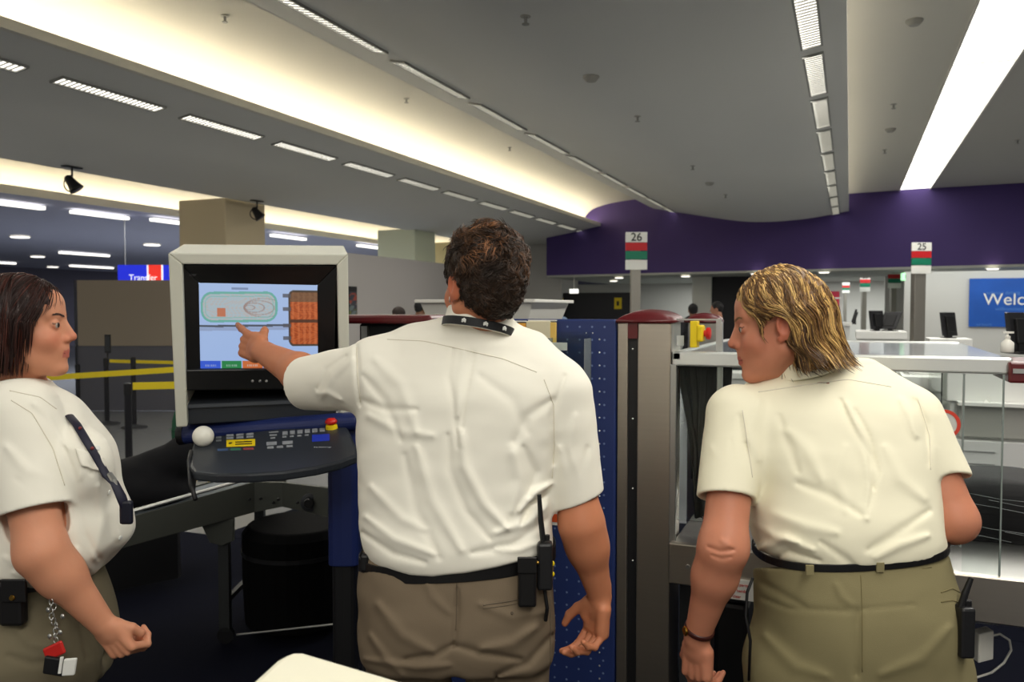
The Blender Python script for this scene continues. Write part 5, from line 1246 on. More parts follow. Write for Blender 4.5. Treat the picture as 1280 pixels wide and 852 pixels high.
def man_shirt(P):
    d = stack(P, mtr, 2.35)
    nb = J(603, 412, 1.91)
    d = smin(d, cone(P, J(601, 424, 1.90), J(600, 408, 1.895), .080, .070), .03)
    d = smin(d, chain(P, [nb, J(520, 436, 1.93), J(475, 455, 1.93)], [.052, .058, .068], .02), .035)
    d = smin(d, chain(P, [nb, J(655, 445, 1.93), J(692, 480, 1.93)], [.052, .060, .066], .02), .035)
    sl = cone(P, shL + [0.01, 0, .0], cuL, .083, .067); u = (cuL - shL) / np.linalg.norm(cuL - shL); sl = smax(sl, (P - V3(cuL)) @ V3(u), .003)
    sr = cone(P, shR + [.0, 0, 0], cuR, .076, .0655); ua2 = (cuR - shR) / np.linalg.norm(cuR - shR); u2 = ua2 + np.array([.22, 0, 0]); u2 /= np.linalg.norm(u2); sr = smax(sr, (P - V3(cuR)) @ V3(u2), .003)
    d = smin(d, sl, .03); d = smin(d, sr, .022)
    # hollow cuffs
    d = smax(d, -smax(cone(P, cuL - u * .04, cuL + u * .03, .0590, .0590), -((P - V3(cuL)) @ V3(u) + .045), .002), .002)
    d = smax(d, -smax(cone(P, cuR - ua2 * .04, cuR + ua2 * .03, .0575, .0575), -((P - V3(cuR)) @ V3(u2) + .045), .002), .002)
    d = smax(d, -cone(P, J(601, 393, 1.895), J(600, 370, 1.89), .056, .07), .006)
    hx = 640 + F * P[:, 0] / P[:, 1]; hy = 386 + F * (CAMZ - P[:, 2]) / P[:, 1]; hem = np.interp(hx, [440, 470, 510, 540, 580, 620, 660, 700], [700, 710, 722, 725, 720, 712, 702, 690])
    d = smax(d, (hy - hem) * .0018, .006)
    def det(P):
        nr = np.clip((1.95 - P[:, 1]) / .05, 0, 1); nr = np.maximum(nr, (P[:, 0] < -.37) * 1.0)
        return calm(P, cuL, cuR) * (fold_field(P, mfolds) * nr + .0026 * wob(P * np.array([1, 1, .55], dtype=f4), 26, 1.0) + .0013 * wob(P * np.array([.6, 1, 1.2], dtype=f4), 60, 4.0))
    return detail(P, d, det)
shirt = sculpt('shirt', man_shirt, (-.62, 1.66, .93), (.28, 2.20, 1.62), .0042, M_shirt, man, 1)
T = bvh(shirt)
seam(T, [(484, 424), (529, 426), (571, 435), (628, 448), (674, 466)], 'yoke_seam', M_seam, man)
seam(T, [(446, 434), (447, 470), (451, 505)], 'sleeve_seam', M_seam, man); seam(T, [(680, 474), (692, 506), (693, 560), (690, 600)], 'sleeve_seam', M_seam, man)
# collar and lanyard: bands around the neck
def band(cx, cy, z, a, b, hgt, thick, tilt, name, m, parent, flare=0, n=48, open_=None):
    vs = []
    for k in range(n):
        an = 2 * math.pi * k / n; ca, sa = math.cos(an), math.sin(an)
        for (dr, dz) in ((0, 0), (thick, 0), (thick + flare * 0, hgt), (0, hgt)):
            fl = flare * (1 - dz / hgt) if hgt else 0
            vs.append(C2W((cx + ca * (a + dr + fl), cy + sa * (b + dr + fl), z + dz + tilt * sa)))
    fs = []
    for k in range(n):
        k2 = (k + 1) % n
        for q in range(4): fs.append((k * 4 + q, k2 * 4 + q, k2 * 4 + (q + 1) % 4, k * 4 + (q + 1) % 4))
    return MB().add(vs, fs).build(name, m, parent, smooth=True)
nc = J(599, 401, 1.885)
CR = rotm(0, -9, 10)
def collar_fn(P):
    q = P - V3(nc); q = q @ np.array(CR, dtype=f4)
    r = np.sqrt((q[:, 0] / 1.0) ** 2 + (q[:, 1] / 1.0) ** 2); rad = .0740 - .10 * (q[:, 2]) + .10 * np.maximum(-q[:, 2], 0)
    return smax(np.abs(r - rad) - .0042, np.abs(q[:, 2] + .002) - .024 + .12 * np.maximum(q[:, 1], 0), .003)
sculpt('shirt_collar', collar_fn, (nc[0] - .13, nc[1] - .13, nc[2] - .08), (nc[0] + .13, nc[1] + .13, nc[2] + .08), .0028, M_shirt, man, 1)
lan = []
for k in range(40):
    an = R(160 + 220 * k / 39); q = np.array([  .0812 * math.cos(an), .0812 * math.sin(an), -.015 - .045 * max(0, math.sin(an + .0) * 1.0)])
    q = CR @ q + nc; lan.append(q)
lb = MB(); upv = CR @ np.array([0, 0, 1.])
vs = []
for q in lan:
    rd = q - nc; rd[2] = 0; rd /= np.linalg.norm(rd)
    for (a_, b_) in ((0, -.0095), (.002, -.0095), (.002, .0095), (0, .0095)): vs.append(C2W(q + rd * a_ + upv * b_))
lb.add(vs, [(k * 4 + q, k * 4 + 4 + q, k * 4 + 4 + (q + 1) % 4, k * 4 + (q + 1) % 4) for k in range(39) for q in range(4)] + [(0, 1, 2, 3), (156, 159, 158, 157)])
lanyard = lb.build('lanyard', mat('lanyard_black', (22, 22, 24), .6), man, smooth=False)
for k in (16, 22, 28):
    q = lan[k]; rd = q - nc; rd[2] = 0; rd /= np.linalg.norm(rd); tg = np.cross(upv, rd); c = C2W(q + rd * .0024); mb = MB()
    for i in range(5):
        an = R(-90 + 60 * (i - 2) + 90 + 90); dv = C2W(tg * math.cos(an) + upv * math.sin(an)) ; mb.ball(c + Vector(dv) * .0038, .0026, 8)
    mb.ball(c, .003, 8); mb.build('white_leaf_print', M_paper, lanyard, smooth=True)
# --- trousers
ptr = [rowp(700, 455, 690, 1.92, .150), rowp(716, 453, 692, 1.92, .155), rowp(750, 450, 691, 1.92, .165), rowp(790, 451, 690, 1.92, .170), rowp(826, 452, 689, 1.92, .165), rowp(850, 455, 688, 1.92, .150)]
pf = [([(571, 740), (570, 775), (566, 812)], 4, -.008), ([(566, 812), (545, 824), (505, 830)], 5, -.007), ([(566, 812), (600, 822), (650, 830)], 5, -.007), ([(470, 760), (500, 800), (540, 822)], 8, .006), ([(670, 790), (640, 810), (600, 818)], 7, .006), ([(690, 800), (660, 835), (620, 850)], 6, -.006), ([(460, 800), (480, 830), (500, 850)], 6, .006), ([(530, 728), (540, 750), (560, 770)], 6, .004), ([(600, 760), (640, 775), (680, 770)], 7, .004), ([(452, 830), (520, 842), (560, 838)], 5, .006)]
def man_pants(P):
    d = stack(P, ptr, 2.5)
    for sx in (-1, 1):
        hp = np.array([mroot[0] + sx * .105, 1.925, .86]); d = smin(d, chain(P, [hp, hp + [sx * .015, .01, -.36], hp + [sx * .022, -.0, -.80]], [.118, .086, .070], .03), .035)
    d = smax(d, .07 - P[:, 2], .004)
    cr = cone(P, (mroot[0], 1.76, .80), (mroot[0], 2.0, .72), .010, .012); d = smax(d, -cr, .03)
    return detail(P, d, lambda P: fold_field(P, pf) * np.clip((1.93 - P[:, 1]) / .05, 0, 1) + .003 * wob(P, 22, 2.0) + .0015 * wob(P, 55, 5))
pants = sculpt('trousers', man_pants, (-.46, 1.66, .04), (.20, 2.18, 1.08), .005, M_khaki, man, 1)
T2 = bvh(pants)
seam(T2, [(571, 726), (571, 750), (570, 790)], 'centre_seam', mat('seam_taupe', (96, 84, 68), .8), man, .001)
seam(T2, [(604, 756), (630, 752), (652, 748)], 'pocket_welt', mat('seam_taupe'), man, .0016); seam(T2, [(604, 760), (630, 757), (652, 752)], 'pocket_welt', mat('seam_taupe'), man, .0012)
seam(T2, [(687, 745), (688, 790), (687, 845)], 'side_seam', mat('seam_taupe'), man, .001)
MB().ball(hit(T2, 640, 766)[0], .004, 8).build('pocket_button', mat('seam_taupe'), man)
# belt: follows the tilted waist
bz = cam(572, 716, 1.76).z
def beltring(cx, cy, z, a, b, hgt, name, m, parent, tx=0, pw=2.4, thick=.004, n=64):
    vs = []
    for k in range(n):
        an = 2 * math.pi * k / n; ca, sa = math.cos(an), math.sin(an); x = math.copysign(abs(ca) ** (2 / pw), ca); y = math.copysign(abs(sa) ** (2 / pw), sa)
        for (dr, dz) in ((0, -hgt / 2), (thick, -hgt / 2), (thick, hgt / 2), (0, hgt / 2)): vs.append(C2W((cx + x * (a + dr), cy + y * (b + dr), z + dz + tx * x * a)))
    fs = [(k * 4 + q, ((k + 1) % n) * 4 + q, ((k + 1) % n) * 4 + (q + 1) % 4, k * 4 + (q + 1) % 4) for k in range(n) for q in range(4)]
    return MB().add(vs, fs).build(name, m, parent, smooth=False, bevel=.001)
beltring(ptr[1][1], 1.92, bz - .004, (ptr[1][3] + .001), .157, .034, 'belt', M_belt, man, tx=.06)
for px, py in ((636, 711),):
    h_, n_ = hit(T2, px, py + 8)
# radio, pouch and keys on the belt
def pouch(px, py, d, w_, h_, t_, name, m, parent, lean=0, bev=.006):
    c = C2W(cam(px, py, d)); o = MB().obox(c, C2W((w_ / 2, lean, 0)), C2W((0, t_ / 2, 0)), Vector((0, 0, h_ / 2))).build(name, m, parent, bevel=bev); return o
po = pouch(659, 728, 1.775, .040, .100, .034, 'glove_pouch', M_belt, man)
MB().ball(C2W(cam(672, 703, 1.755)), .004, 10).build('brass_stud', mat('brass', (190, 150, 70), .3, 1), po)
MB().obox(C2W(cam(659, 706, 1.756)), C2W((.021, 0, 0)), C2W((0, .003, 0)), (0, 0, .018)).build('pouch_flap', M_belt, po, bevel=.002)
ra = pouch(681, 706, 1.80, .034, .105, .036, 'two_way_radio', mat('radio_black', (24, 24, 26), .45), man)
MB().tube([C2W(cam(679, 676, 1.80)), C2W(cam(676, 650, 1.80)), C2W(cam(674, 618, 1.80))], [.0065, .006, .0045], 10).build('antenna', M_black, ra)
MB().lathe(C2W(cam(684, 675, 1.80)), [(.006, 0), (.006, .012)], 12).build('volume_knob', M_black, ra)
MB().tube([C2W(cam(680, 730, 1.80)), C2W(cam(684, 760, 1.80)), C2W(cam(682, 775, 1.81))], .0045, 8).build('radio_strap', M_black, ra)
kb = MB()
for k, (x, y) in enumerate(((688, 697), (691, 704), (688, 711), (691, 717))): kb.ball(C2W(cam(x, y, 1.80)), .0045, 8, (1, .4, 1.3))
kb.build('yellow_key_tags', M_yel, ra)
pouch(457, 702, 1.84, .02, .04, .03, 'key_clip', M_black, man)
# --- hair
def man_hair(P):
    q = xf(P, HM, HO); qa = q.copy(); qa[:, 0] = np.abs(q[:, 0])
    d = ell(q, (0, -.024, .040), (.083, .104, .098))
    d = smin(d, ell(q, (0, -.062, -.010), (.060, .050, .062)), .03)
    # cut away the face and the part below the hairline
    d = smax(d, (q[:, 1] - .052 - .3 * (q[:, 2] - .06)), .01)
    cut = np.maximum(q[:, 1] * 1.0 + .022 + .0 * q[:, 2], 0) * 0
    d = smax(d, -(smax(boxd(qa, (.085, .035, -.06), (.05, .055, .062), .01), -ell(qa, (.066, .018, .01), (.02, .010, .03)), .004)), .008)
    d = smax(d, -ell(qa, (.085, -.014, -.006), (.026, .026, .036)), .005)
    d = smax(d, -(q[:, 2] + .080 + .15 * (q[:, 1] + .06)), .008)
    return d - .0022 * wob(P, 120, 9) - .0018 * wob(P, 230, 7)
lo = HO - .17; hi = HO + .17
HV, HQ = mesh_sdf(man_hair, lo, hi, .003); HV = smoothv(HV, HQ, 1)
hm = np.stack([HV[:, 0] * cT - HV[:, 1] * sT, HV[:, 0] * sT + HV[:, 1] * cT, HV[:, 2]], -1)
link_mesh('hair', hm, HQ.tolist(), mat('hair_dark_brown', (46, 33, 25), .6, var=.35, vscale=60, bump=1, bscale=300), man, True, label='short dark brown curly hair')
rg_ = np.random.default_rng(5); RP, RN = sample_surface(HV, HQ, 5200, rg_, lambda c, n_: (((c - HO) @ HM)[:, 1] < .055))
def curl_path(i, r_, rg):
    n_ = RN[i]; q = (r_ - HO) @ HM; L = .012 + .012 * np.clip(q[2] / .09, 0, 1) * (1 + rg.random())
    dn = np.array([0, 0, -1.]) * (.5 if q[2] > .06 else 1.0); t = dn + HM[:, 1] * (.3 if q[2] > .09 else -.2) + np.array([math.sin(wobs(r_, 70) * 3), 0, math.cos(wobs(r_, 55) * 4)]) * .9
    t = t - n_ * (t @ n_); t /= np.linalg.norm(t) + 1e-6; b = np.cross(n_, t); ph = rg.random() * 1.2 + wobs(r_, 90) * 3; out = []
    for k in range(6):
        u = k / 5; out.append(r_ - n_ * .001 + t * L * u + n_ * (.006 * math.sin(u * 2.4) * (.4 + .6 * np.clip(q[2] / .08, 0, 1)) + .001) + b * L * .35 * math.sin(u * 3.6 + ph))
    return out
def wobs(p, s): return math.sin(p[0] * s + 1.3 * math.sin(p[2] * s * .7)) * .5 + math.sin(p[1] * s * 1.1 + p[2] * s) * .5
def man_hc(i, r_, rg):
    k = rg.random(); g = .5 + .5 * wobs(r_, 60); g = g * (.35 + np.clip(((r_ - HO) @ HM)[2] * 9, 0, 1.0)); return (40 + 120 * k * g, 28 + 78 * k * g, 19 + 46 * k * g)  # strands lighten towards the crown: the top highlight is put into their colour
strands('hair_curls', RP, curl_path, M_hair, man, man_hc, .0010)
# earring
ec = HO + HM @ np.array([-.083, -.006, -.030])
MB().tube([C2W(ec + np.array([0, math.cos(a_) * .006, math.sin(a_) * .006])) for a_ in [R(30 * k) for k in range(13)]], .0009, 6).build('hoop_earring', M_alu, man, smooth=True)
# watch-free right wrist; shoes
shoes(man, [(mroot[0] - .14, 1.95, 0), (mroot[0] + .14, 1.95, 0)], 12)
# ================================================================= BLONDE WOMAN AT RIGHT
D2 = 1.74
K = lambda px, py, d=D2: np.array(cam(px, py, d))
wroot = K(1075, 760, 1.78); wom = thing('person', 'blonde woman in ivory shirt leaning forward with her head turned left', 'person', C2W((wroot[0], 1.80, 0)), TH)
WM_ = rotm(74, -7, 3); WO = K(971, 410, 1.86); WS = .98
wtr = [rowp(455, 978, 1078, 1.92, .075), rowp(478, 945, 1122, 1.90, .11), rowp(510, 918, 1152, 1.88, .135), rowp(560, 922, 1166, 1.85, .145), rowp(620, 938, 1166, 1.82, .150), rowp(670, 940, 1169, 1.80, .155), rowp(700, 945, 1172, 1.80, .155), rowp(716, 952, 1166, 1.80, .150)]
wshL, welL, wwrL = K(922, 520, 1.84), K(904, 684, 1.72), K(871, 797, 1.80)
wshR, welR, wwrR = K(1138, 525, 1.84), K(1193, 650, 1.76), K(1120, 680, 2.00)
wskin = (194, 128, 100)
def wom_body(P):
    d = head_sdf(P, WM_, WO, WS, 1)
    nb = K(1018, 468, 1.92); hc = WO + WM_ @ np.array([0, -.045, -.045])
    d = smin(d, cone(P, hc, nb, .050, .058), .02)
    t = stack(P, [(r_[0], r_[1], r_[2], r_[3] - .03, r_[4] - .034) for r_ in wtr], 2.3); d = smin(d, t, .02)
    l = cone(P, wshL, welL, .047, .047); l = smin(l, cone(P, welL, welL + (wwrL - welL) * .3, .048, .044), .03); l = smin(l, cone(P, welL + (wwrL - welL) * .3, wwrL, .044, .027), .03)
    r = cone(P, wshR, welR, .056, .047); r = smin(r, cone(P, welR, wwrR, .046, .028), .02)
    d = smin(d, l, .03); d = smin(d, r, .03)
    hl = hand_sdf(P, wwrL + np.array([.0, 0, -.008]), (.03, .10, -1), (-.75, -.65, 0), 1, ((34, 44, 25), (40, 48, 28), (42, 50, 28), (44, 52, 28)), [(.044, .044, -.018), (.056, .066, -.026), (.058, .088, -.034)], .93)
    hr = hand_sdf(P, wwrR, (-1, .35, -.25), (0, .9, .5), -1, RELAX, TH_CURL, .9)
    d = smin(d, hl, .012); d = smin(d, hr, .012)
    for sx in (-1, 1):
        hp = np.array([wroot[0] + sx * .09, 1.80, .90]); d = smin(d, chain(P, [hp, hp + [sx * .02, .02, -.42], hp + [sx * .03, .0, -.82]], [.09, .055, .036], .03), .03)
    # elbow crease
    return detail(P, d, lambda P: fold_field(P, [([(888, 686), (903, 692), (920, 690)], 3, -.004), ([(893, 697), (905, 701), (917, 699)], 2.5, -.003), ([(905, 678), (915, 684)], 5, .003)]) * (P[:, 0] < .53))
sculpt('body', wom_body, (.22, 1.58, .04), (1.12, 2.32, 1.76), .0032, skinmat('skin_blonde', wskin), wom, 1, lambda V: head_colors(V, WM_, WO, WS, wskin), label='profile face, bare forearms and hands')
eyes(WM_, WO, WS, wom, (96, 104, 96))
wfold = [([(1052, 500), (1066, 530), (1090, 570), (1094, 612)], 4, -.006), ([(1070, 512), (1088, 545), (1100, 590), (1088, 645)], 4, -.005), ([(1060, 505), (1080, 550), (1092, 600), (1088, 650)], 6, .005),
         ([(925, 520), (930, 560), (932, 600)], 5, -.004), ([(934, 555), (938, 590), (944, 625)], 3.5, -.006), ([(950, 500), (940, 540), (950, 575)], 8, .004), ([(1145, 500), (1160, 530), (1164, 580)], 5, -.005), ([(1128, 500), (1140, 520), (1148, 545)], 6, .006),
         ([(1000, 605), (1040, 620), (1080, 645)], 6, -.004), ([(960, 640), (1010, 660), (1050, 668)], 8, .004), ([(948, 690), (985, 676), (1020, 690)], 6, .006), ([(955, 706), (990, 692), (1030, 704)], 4, -.005), ([(1100, 700), (1130, 684), (1165, 672)], 6, .005), ([(946, 655), (970, 672), (1000, 680)], 6, .006), ([(1090, 690), (1120, 672), (1166, 640)], 6, -.004),
         ([(1110, 560), (1130, 600), (1160, 625)], 8, .004), ([(985, 540), (1010, 560), (1030, 600)], 9, .004), ([(975, 520), (990, 560), (1000, 590)], 6, -.003), ([(890, 560), (900, 580), (892, 600)], 6, .003), ([(915, 550), (918, 580), (925, 598)], 4, -.002), ([(1175, 560), (1180, 580), (1190, 596)], 4, .004), ([(1030, 680), (1060, 700), (1075, 712)], 5, -.004), ([(1060, 560), (1050, 600), (1062, 640)], 8, .003)]
wcL = K(907, 622, 1.76); wcR = K(1177, 597, 1.79)
def wom_shirt(P):
    d = stack(P, wtr, 2.3)
    nb = K(1020, 476, 1.93)
    d = smin(d, chain(P, [nb, K(968, 505, 1.88), K(937, 530, 1.86)], [.052, .055, .060], .02), .035)
    d = smin(d, chain(P, [nb, K(1080, 488, 1.89), K(1130, 518, 1.86)], [.055, .064, .064], .02), .035)
    ua = (wcL - wshL) / np.linalg.norm(wcL - wshL); u = ua + np.array([.12, 0, 0]); u /= np.linalg.norm(u)
    sl = smax(cone(P, wshL, wcL, .072, .0615), (P - V3(wcL)) @ V3(u), .003)
    ua2 = (wcR - wshR) / np.linalg.norm(wcR - wshR); u2 = ua2 + np.array([-.35, 0, 0]); u2 /= np.linalg.norm(u2)
    sr = smax(cone(P, wshR, wcR, .070, .0600), (P - V3(wcR)) @ V3(u2), .003)
    d = smin(d, sl, .025); d = smin(d, sr, .025)
    d = smax(d, -smax(cone(P, wcL - ua * .04, wcL + ua * .03, .0525, .0525), -((P - V3(wcL)) @ V3(u) + .045), .002), .002)
    d = smax(d, -smax(cone(P, wcR - ua2 * .04, wcR + ua2 * .03, .051, .051), -((P - V3(wcR)) @ V3(u2) + .045), .002), .002)
    d = smax(d, -cone(P, K(1010, 455, 1.90), K(1000, 430, 1.90), .05, .062), .006)
    hx = 640 + F * P[:, 0] / P[:, 1]; hy = 386 + F * (CAMZ - P[:, 2]) / P[:, 1]; hem = np.interp(hx, [930, 960, 1000, 1060, 1120, 1180], [717, 722, 713, 712, 709, 701])
    d = smax(d, (hy - hem) * .0018, .006)
    return detail(P, d, lambda P: calm(P, wcL, wcR) * (fold_field(P, wfold) * np.clip((1.90 - P[:, 1]) / .05, 0, 1) + .0028 * wob(P * np.array([1, 1, .6], dtype=f4), 24, 7.0) + .0013 * wob(P * np.array([.7, 1, 1.1], dtype=f4), 60, 3.0)))
ws = sculpt('shirt', wom_shirt, (.34, 1.62, .93), (1.06, 2.12, 1.56), .0042, M_shirt2, wom, 1)
T = bvh(ws)
seam(T, [(948, 490), (1000, 482), (1060, 474), (1118, 484)], 'yoke_seam', M_seam, wom); seam(T, [(928, 512), (934, 550), (941, 600)], 'sleeve_seam', M_seam, wom); seam(T, [(1148, 500), (1162, 545), (1163, 590)], 'sleeve_seam', M_seam, wom)
# collar of the shirt standing under the hair
wnc = K(1000, 452, 1.875); WC = rotm(20, -4, -14)
def wcol(P):
    q = (P - V3(wnc)) @ np.array(WC, dtype=f4); r = np.sqrt(q[:, 0] ** 2 + (q[:, 1] * .95) ** 2); rad = .066 - .25 * q[:, 2]
    return smax(np.abs(r - rad) - .0045, np.abs(q[:, 2]) - .028 + .2 * np.maximum(q[:, 1], 0), .003)
sculpt('shirt_collar', wcol, wnc - .14, wnc + .14, .003, M_shirt2, wom, 1)
# trousers
wpt = [rowp(700, 946, 1172, 1.80, .150), rowp(716, 944, 1176, 1.80, .154), rowp(740, 946, 1180, 1.80, .164), rowp(780, 948, 1189, 1.80, .176), rowp(820, 949, 1192, 1.80, .178), rowp(856, 950, 1193, 1.80, .170), rowp(900, 950, 1205, 1.80, .15)]
wpf = [([(1078, 770), (1076, 815), (1078, 850)], 6, -.006), ([(950, 728), (985, 748), (1010, 762)], 5, -.003), ([(1050, 735), (1058, 750), (1070, 760)], 5, .003), ([(1195, 790), (1160, 830), (1110, 850)], 8, .004), ([(960, 800), (1000, 840), (1040, 852)], 8, .004), ([(942, 745), (990, 765), (1060, 768), (1150, 760)], 3, -.0025)]
def wom_pants(P):
    d = stack(P, wpt, 2.4)
    for sx in (-1, 1):
        hp = np.array([wroot[0] + sx * .11, 1.80, .82]); d = smin(d, chain(P, [hp, hp + [sx * .0, .01, -.34], hp + [sx * .0, -.0, -.76]], [.135, .090, .070], .03), .035)
    d = smax(d, .07 - P[:, 2], .004); d = smax(d, -cone(P, (wroot[0] + .0, 1.60, .78), (wroot[0], 1.9, .66), .006, .012), .04)
    hx = 640 + F * P[:, 0] / P[:, 1]; hy = 386 + F * (CAMZ - P[:, 2]) / P[:, 1]; hem = np.interp(hx, [940, 980, 1060, 1120, 1180], [714, 712, 708, 706, 696])
    d = smax(d, (hem - hy) * .0018, .004)
    return detail(P, d, lambda P: fold_field(P, wpf) * np.clip((1.82 - P[:, 1]) / .05, 0, 1) + .0022 * wob(P, 18, 6.0) + .001 * wob(P, 50, 1))
wp_ = sculpt('trousers', wom_pants, (.36, 1.54, .04), (1.14, 2.06, 1.10), .0052, M_khaki2, wom, 1)
T2 = bvh(wp_); M_seam3 = mat('seam_olive', (120, 110, 74), .8)
seam(T2, [(955, 722), (1010, 720), (1090, 718), (1170, 708)], 'waistband_seam', M_seam3, wom, .001); seam(T2, [(1076, 718), (1078, 770), (1078, 845)], 'centre_seam', M_seam3, wom, .001)
seam(T2, [(1176, 740), (1190, 735), (1204, 742)], 'pocket_welt', M_seam3, wom, .0013); seam(T2, [(1176, 752), (1190, 750), (1204, 754)], 'pocket_welt', M_seam3, wom, .0012)
beltring(wpt[0][1], 1.80, cam(1060, 709, 1.64).z, wpt[0][3] - .001, .151, .016, 'belt', M_belt, wom, tx=.08)
for px in (1012, 1100):
    c = C2W(cam(px, 712 - (px - 1012) * .04, 1.645)); MB().obox(c, C2W((.008, 0, 0)), C2W((0, .003, 0)), (0, 0, .010)).build('belt_loop', M_khaki2, wom, bevel=.001)
ra = pouch(1205, 788, 1.66, .030, .105, .036, 'two_way_radio', mat('radio_black'), wom)
MB().tube([C2W(cam(1201, 760, 1.66)), C2W(cam(1206, 742, 1.66)), C2W(cam(1214, 722, 1.66))], [.0075, .007, .005], 10).build('antenna', M_black, ra)
MB().lathe(C2W(cam(1210, 757, 1.66)), [(.007, 0), (.007, .012)], 12).build('volume_knob', M_black, ra)
MB().tube([C2W(cam(941, 722, 1.76)), C2W(cam(934, 740, 1.76)), C2W(cam(932, 770, 1.75)), C2W(cam(938, 800, 1.74)), C2W(cam(936, 850, 1.76))], .0032, 8).build('earpiece_cable', M_black, wom, smooth=True)
# bracelet watch on the left wrist
wq = wwrL + (welL - wwrL) * .10; wd = (welL - wwrL) / np.linalg.norm(welL - wwrL)
wt = MB().lathe(C2W(wq), [(.0315, -.006), (.0335, -.004), (.0335, .004), (.0320, .006)], 28, C2W(wd)).build('watch_strap', mat('strap_brown', (62, 26, 22), .35), wom, smooth=True)
MB().lathe(C2W(wq + np.array([-.031, -.008, .0])), [(.010, 0), (.011, .003), (.008, .005)], 20, C2W((-1, -.3, 0))).build('watch_case', mat('gold_case', (214, 168, 74), .25, 1), wt, smooth=False)
# hair: shoulder length, swept back from the face
def wq_(P): 
    q = xf(P, WM_, WO) / f4(WS); return q
def wom_hair(P):
    q = wq_(P); qa = q.copy(); qa[:, 0] = np.abs(q[:, 0])
    d = ell(q, (0, -.016, .045), (.088, .103, .098))
    d = smin(d, chain(q, [(0, -.062, .02), (0, -.066, -.04), (0, -.086, -.075)], [.070, .060, .032], .03, ((1, 0, 0), 1.0)), .03)
    d = smin(d, chain(qa, [(.045, -.045, .02), (.052, -.050, -.04), (.048, -.055, -.085)], [.043, .032, .016], .02), .025)
    d = smax(d, (q[:, 1] - .074 - .45 * (q[:, 2] - .085)), .008)     # fringe line
    d = smax(d, -ell(q, (0, .085, -.03), (.10, .072, .092)), .008)   # face
    d = smax(d, -ell(qa, (.090, .004, -.006), (.042, .034, .034)), .006)  # ear
    d = smax(d, -ell(qa, (.07, .035, -.08), (.06, .075, .055)), .008)
    g = np.arctan2(q[:, 0], q[:, 1] + .02)
    return d - .0035 * np.sin(g * 22 + 2.2 * np.sin(q[:, 2] * 34)) * np.clip((.11 - q[:, 2]) * 9, 0, 1) - .002 * wob(q, 90, 2)
HV, HQ = mesh_sdf(wom_hair, WO - np.array([.22, .2, .22]), WO + np.array([.24, .2, .19]), .0032); HV = smoothv(HV, HQ, 1)
hm = np.stack([HV[:, 0] * cT - HV[:, 1] * sT, HV[:, 0] * sT + HV[:, 1] * cT, HV[:, 2]], -1)
link_mesh('hair', hm, HQ.tolist(), mat('hair_blonde_base', (112, 80, 44), .55, var=.4, vscale=30, bump=.6, bscale=200), wom, True, label='shoulder length blonde hair with darker lowlights')
RP2, RN2 = sample_surface(HV, HQ, 4600, np.random.default_rng(8), lambda c, n_: n_ @ np.array([0, 0, 1.]) > -.6)
def wforbid(p):
    a = abs(p[0]); f1 = (p[0] / .098) ** 2 + ((p[1] - .085) / .068) ** 2 + ((p[2] + .03) / .086) ** 2; f2 = ((a - .090) / .044) ** 2 + ((p[1] - .006) / .032) ** 2 + ((p[2] + .008) / .032) ** 2; f3 = ((a - .07) / .06) ** 2 + ((p[1] - .035) / .07) ** 2 + ((p[2] + .08) / .052) ** 2
    return min(f1, f2, f3) < 1
def wpath(i, r_, rg):
    q = ((r_ - WO) @ WM_) / WS; n_ = (RN2[i] @ WM_); p = q + n_ * .0012; out = [p]; L = .045 + .045 * rg.random(); ph = rg.random() * 1.5
    for k in range(9):
        hz = p[2]
        # flow field in the head frame: from the parting back and down, ends flick out
        if wforbid(p) or hz < -.075 - .05 * rg.random(): break
        if p[1] > -.01 and hz > .005 and hz < .085: t = np.array([0.1 * np.sign(p[0]), -.75, -.75])
        elif hz > .05: t = np.array([0.25 * np.sign(p[0] + 1e-4) * (1 + 0 * hz), -.35 if p[1] > -.06 else -.25, -.55 - (0.12 - hz) * 4])
        else: t = np.array([0.02 * np.sign(p[0]), -.35, -1.0])
        nn = np.array([p[0] / .0081, (p[1] + .03) / .0125, (p[2] - .04) / .04 * (hz > .04)]); nn /= np.linalg.norm(nn) + 1e-6
        t = t - nn * max(-9, (t @ nn)) * (1 if hz > .0 else .6)
        if hz < -.035: t = t + nn * 14 * (-.035 - hz) * (1 if p[1] < -.05 else .3)
        t /= np.linalg.norm(t) + 1e-6
        wv = .0036 * math.sin(hz * 75 + 3 * math.sin(p[0] * 30) + ph)
        side = np.cross(nn, t)
        p = p + t * L / 9 + side * wv * .8
        # keep on a slightly wavy shell
        out.append(p + nn * (.0015 + .0015 * math.sin(hz * 60 + ph * 3)))
    return [WO + WM_ @ (x * WS) for x in out]
def whc(i, r_, rg):
    q = ((r_ - WO) @ WM_) / WS; a = math.sin(math.atan2(q[0], q[1] + .02) * 17 + 1.5 * math.sin(q[2] * 30)); k = rg.random()
    lt = np.array((226, 186, 116)); md = np.array((160, 116, 62)); dk = np.array((80, 54, 32))
    w_ = np.clip(.5 + .45 * a + .35 * (k - .5) + (q[2] - .02) * 1.5, 0, 1); c = dk * (1 - w_) ** 2 + 2 * md * w_ * (1 - w_) + lt * w_ ** 2
    return c * (.8 + .3 * k)
strands('hair_locks', RP2, wpath, M_hair, wom, whc, .0013)
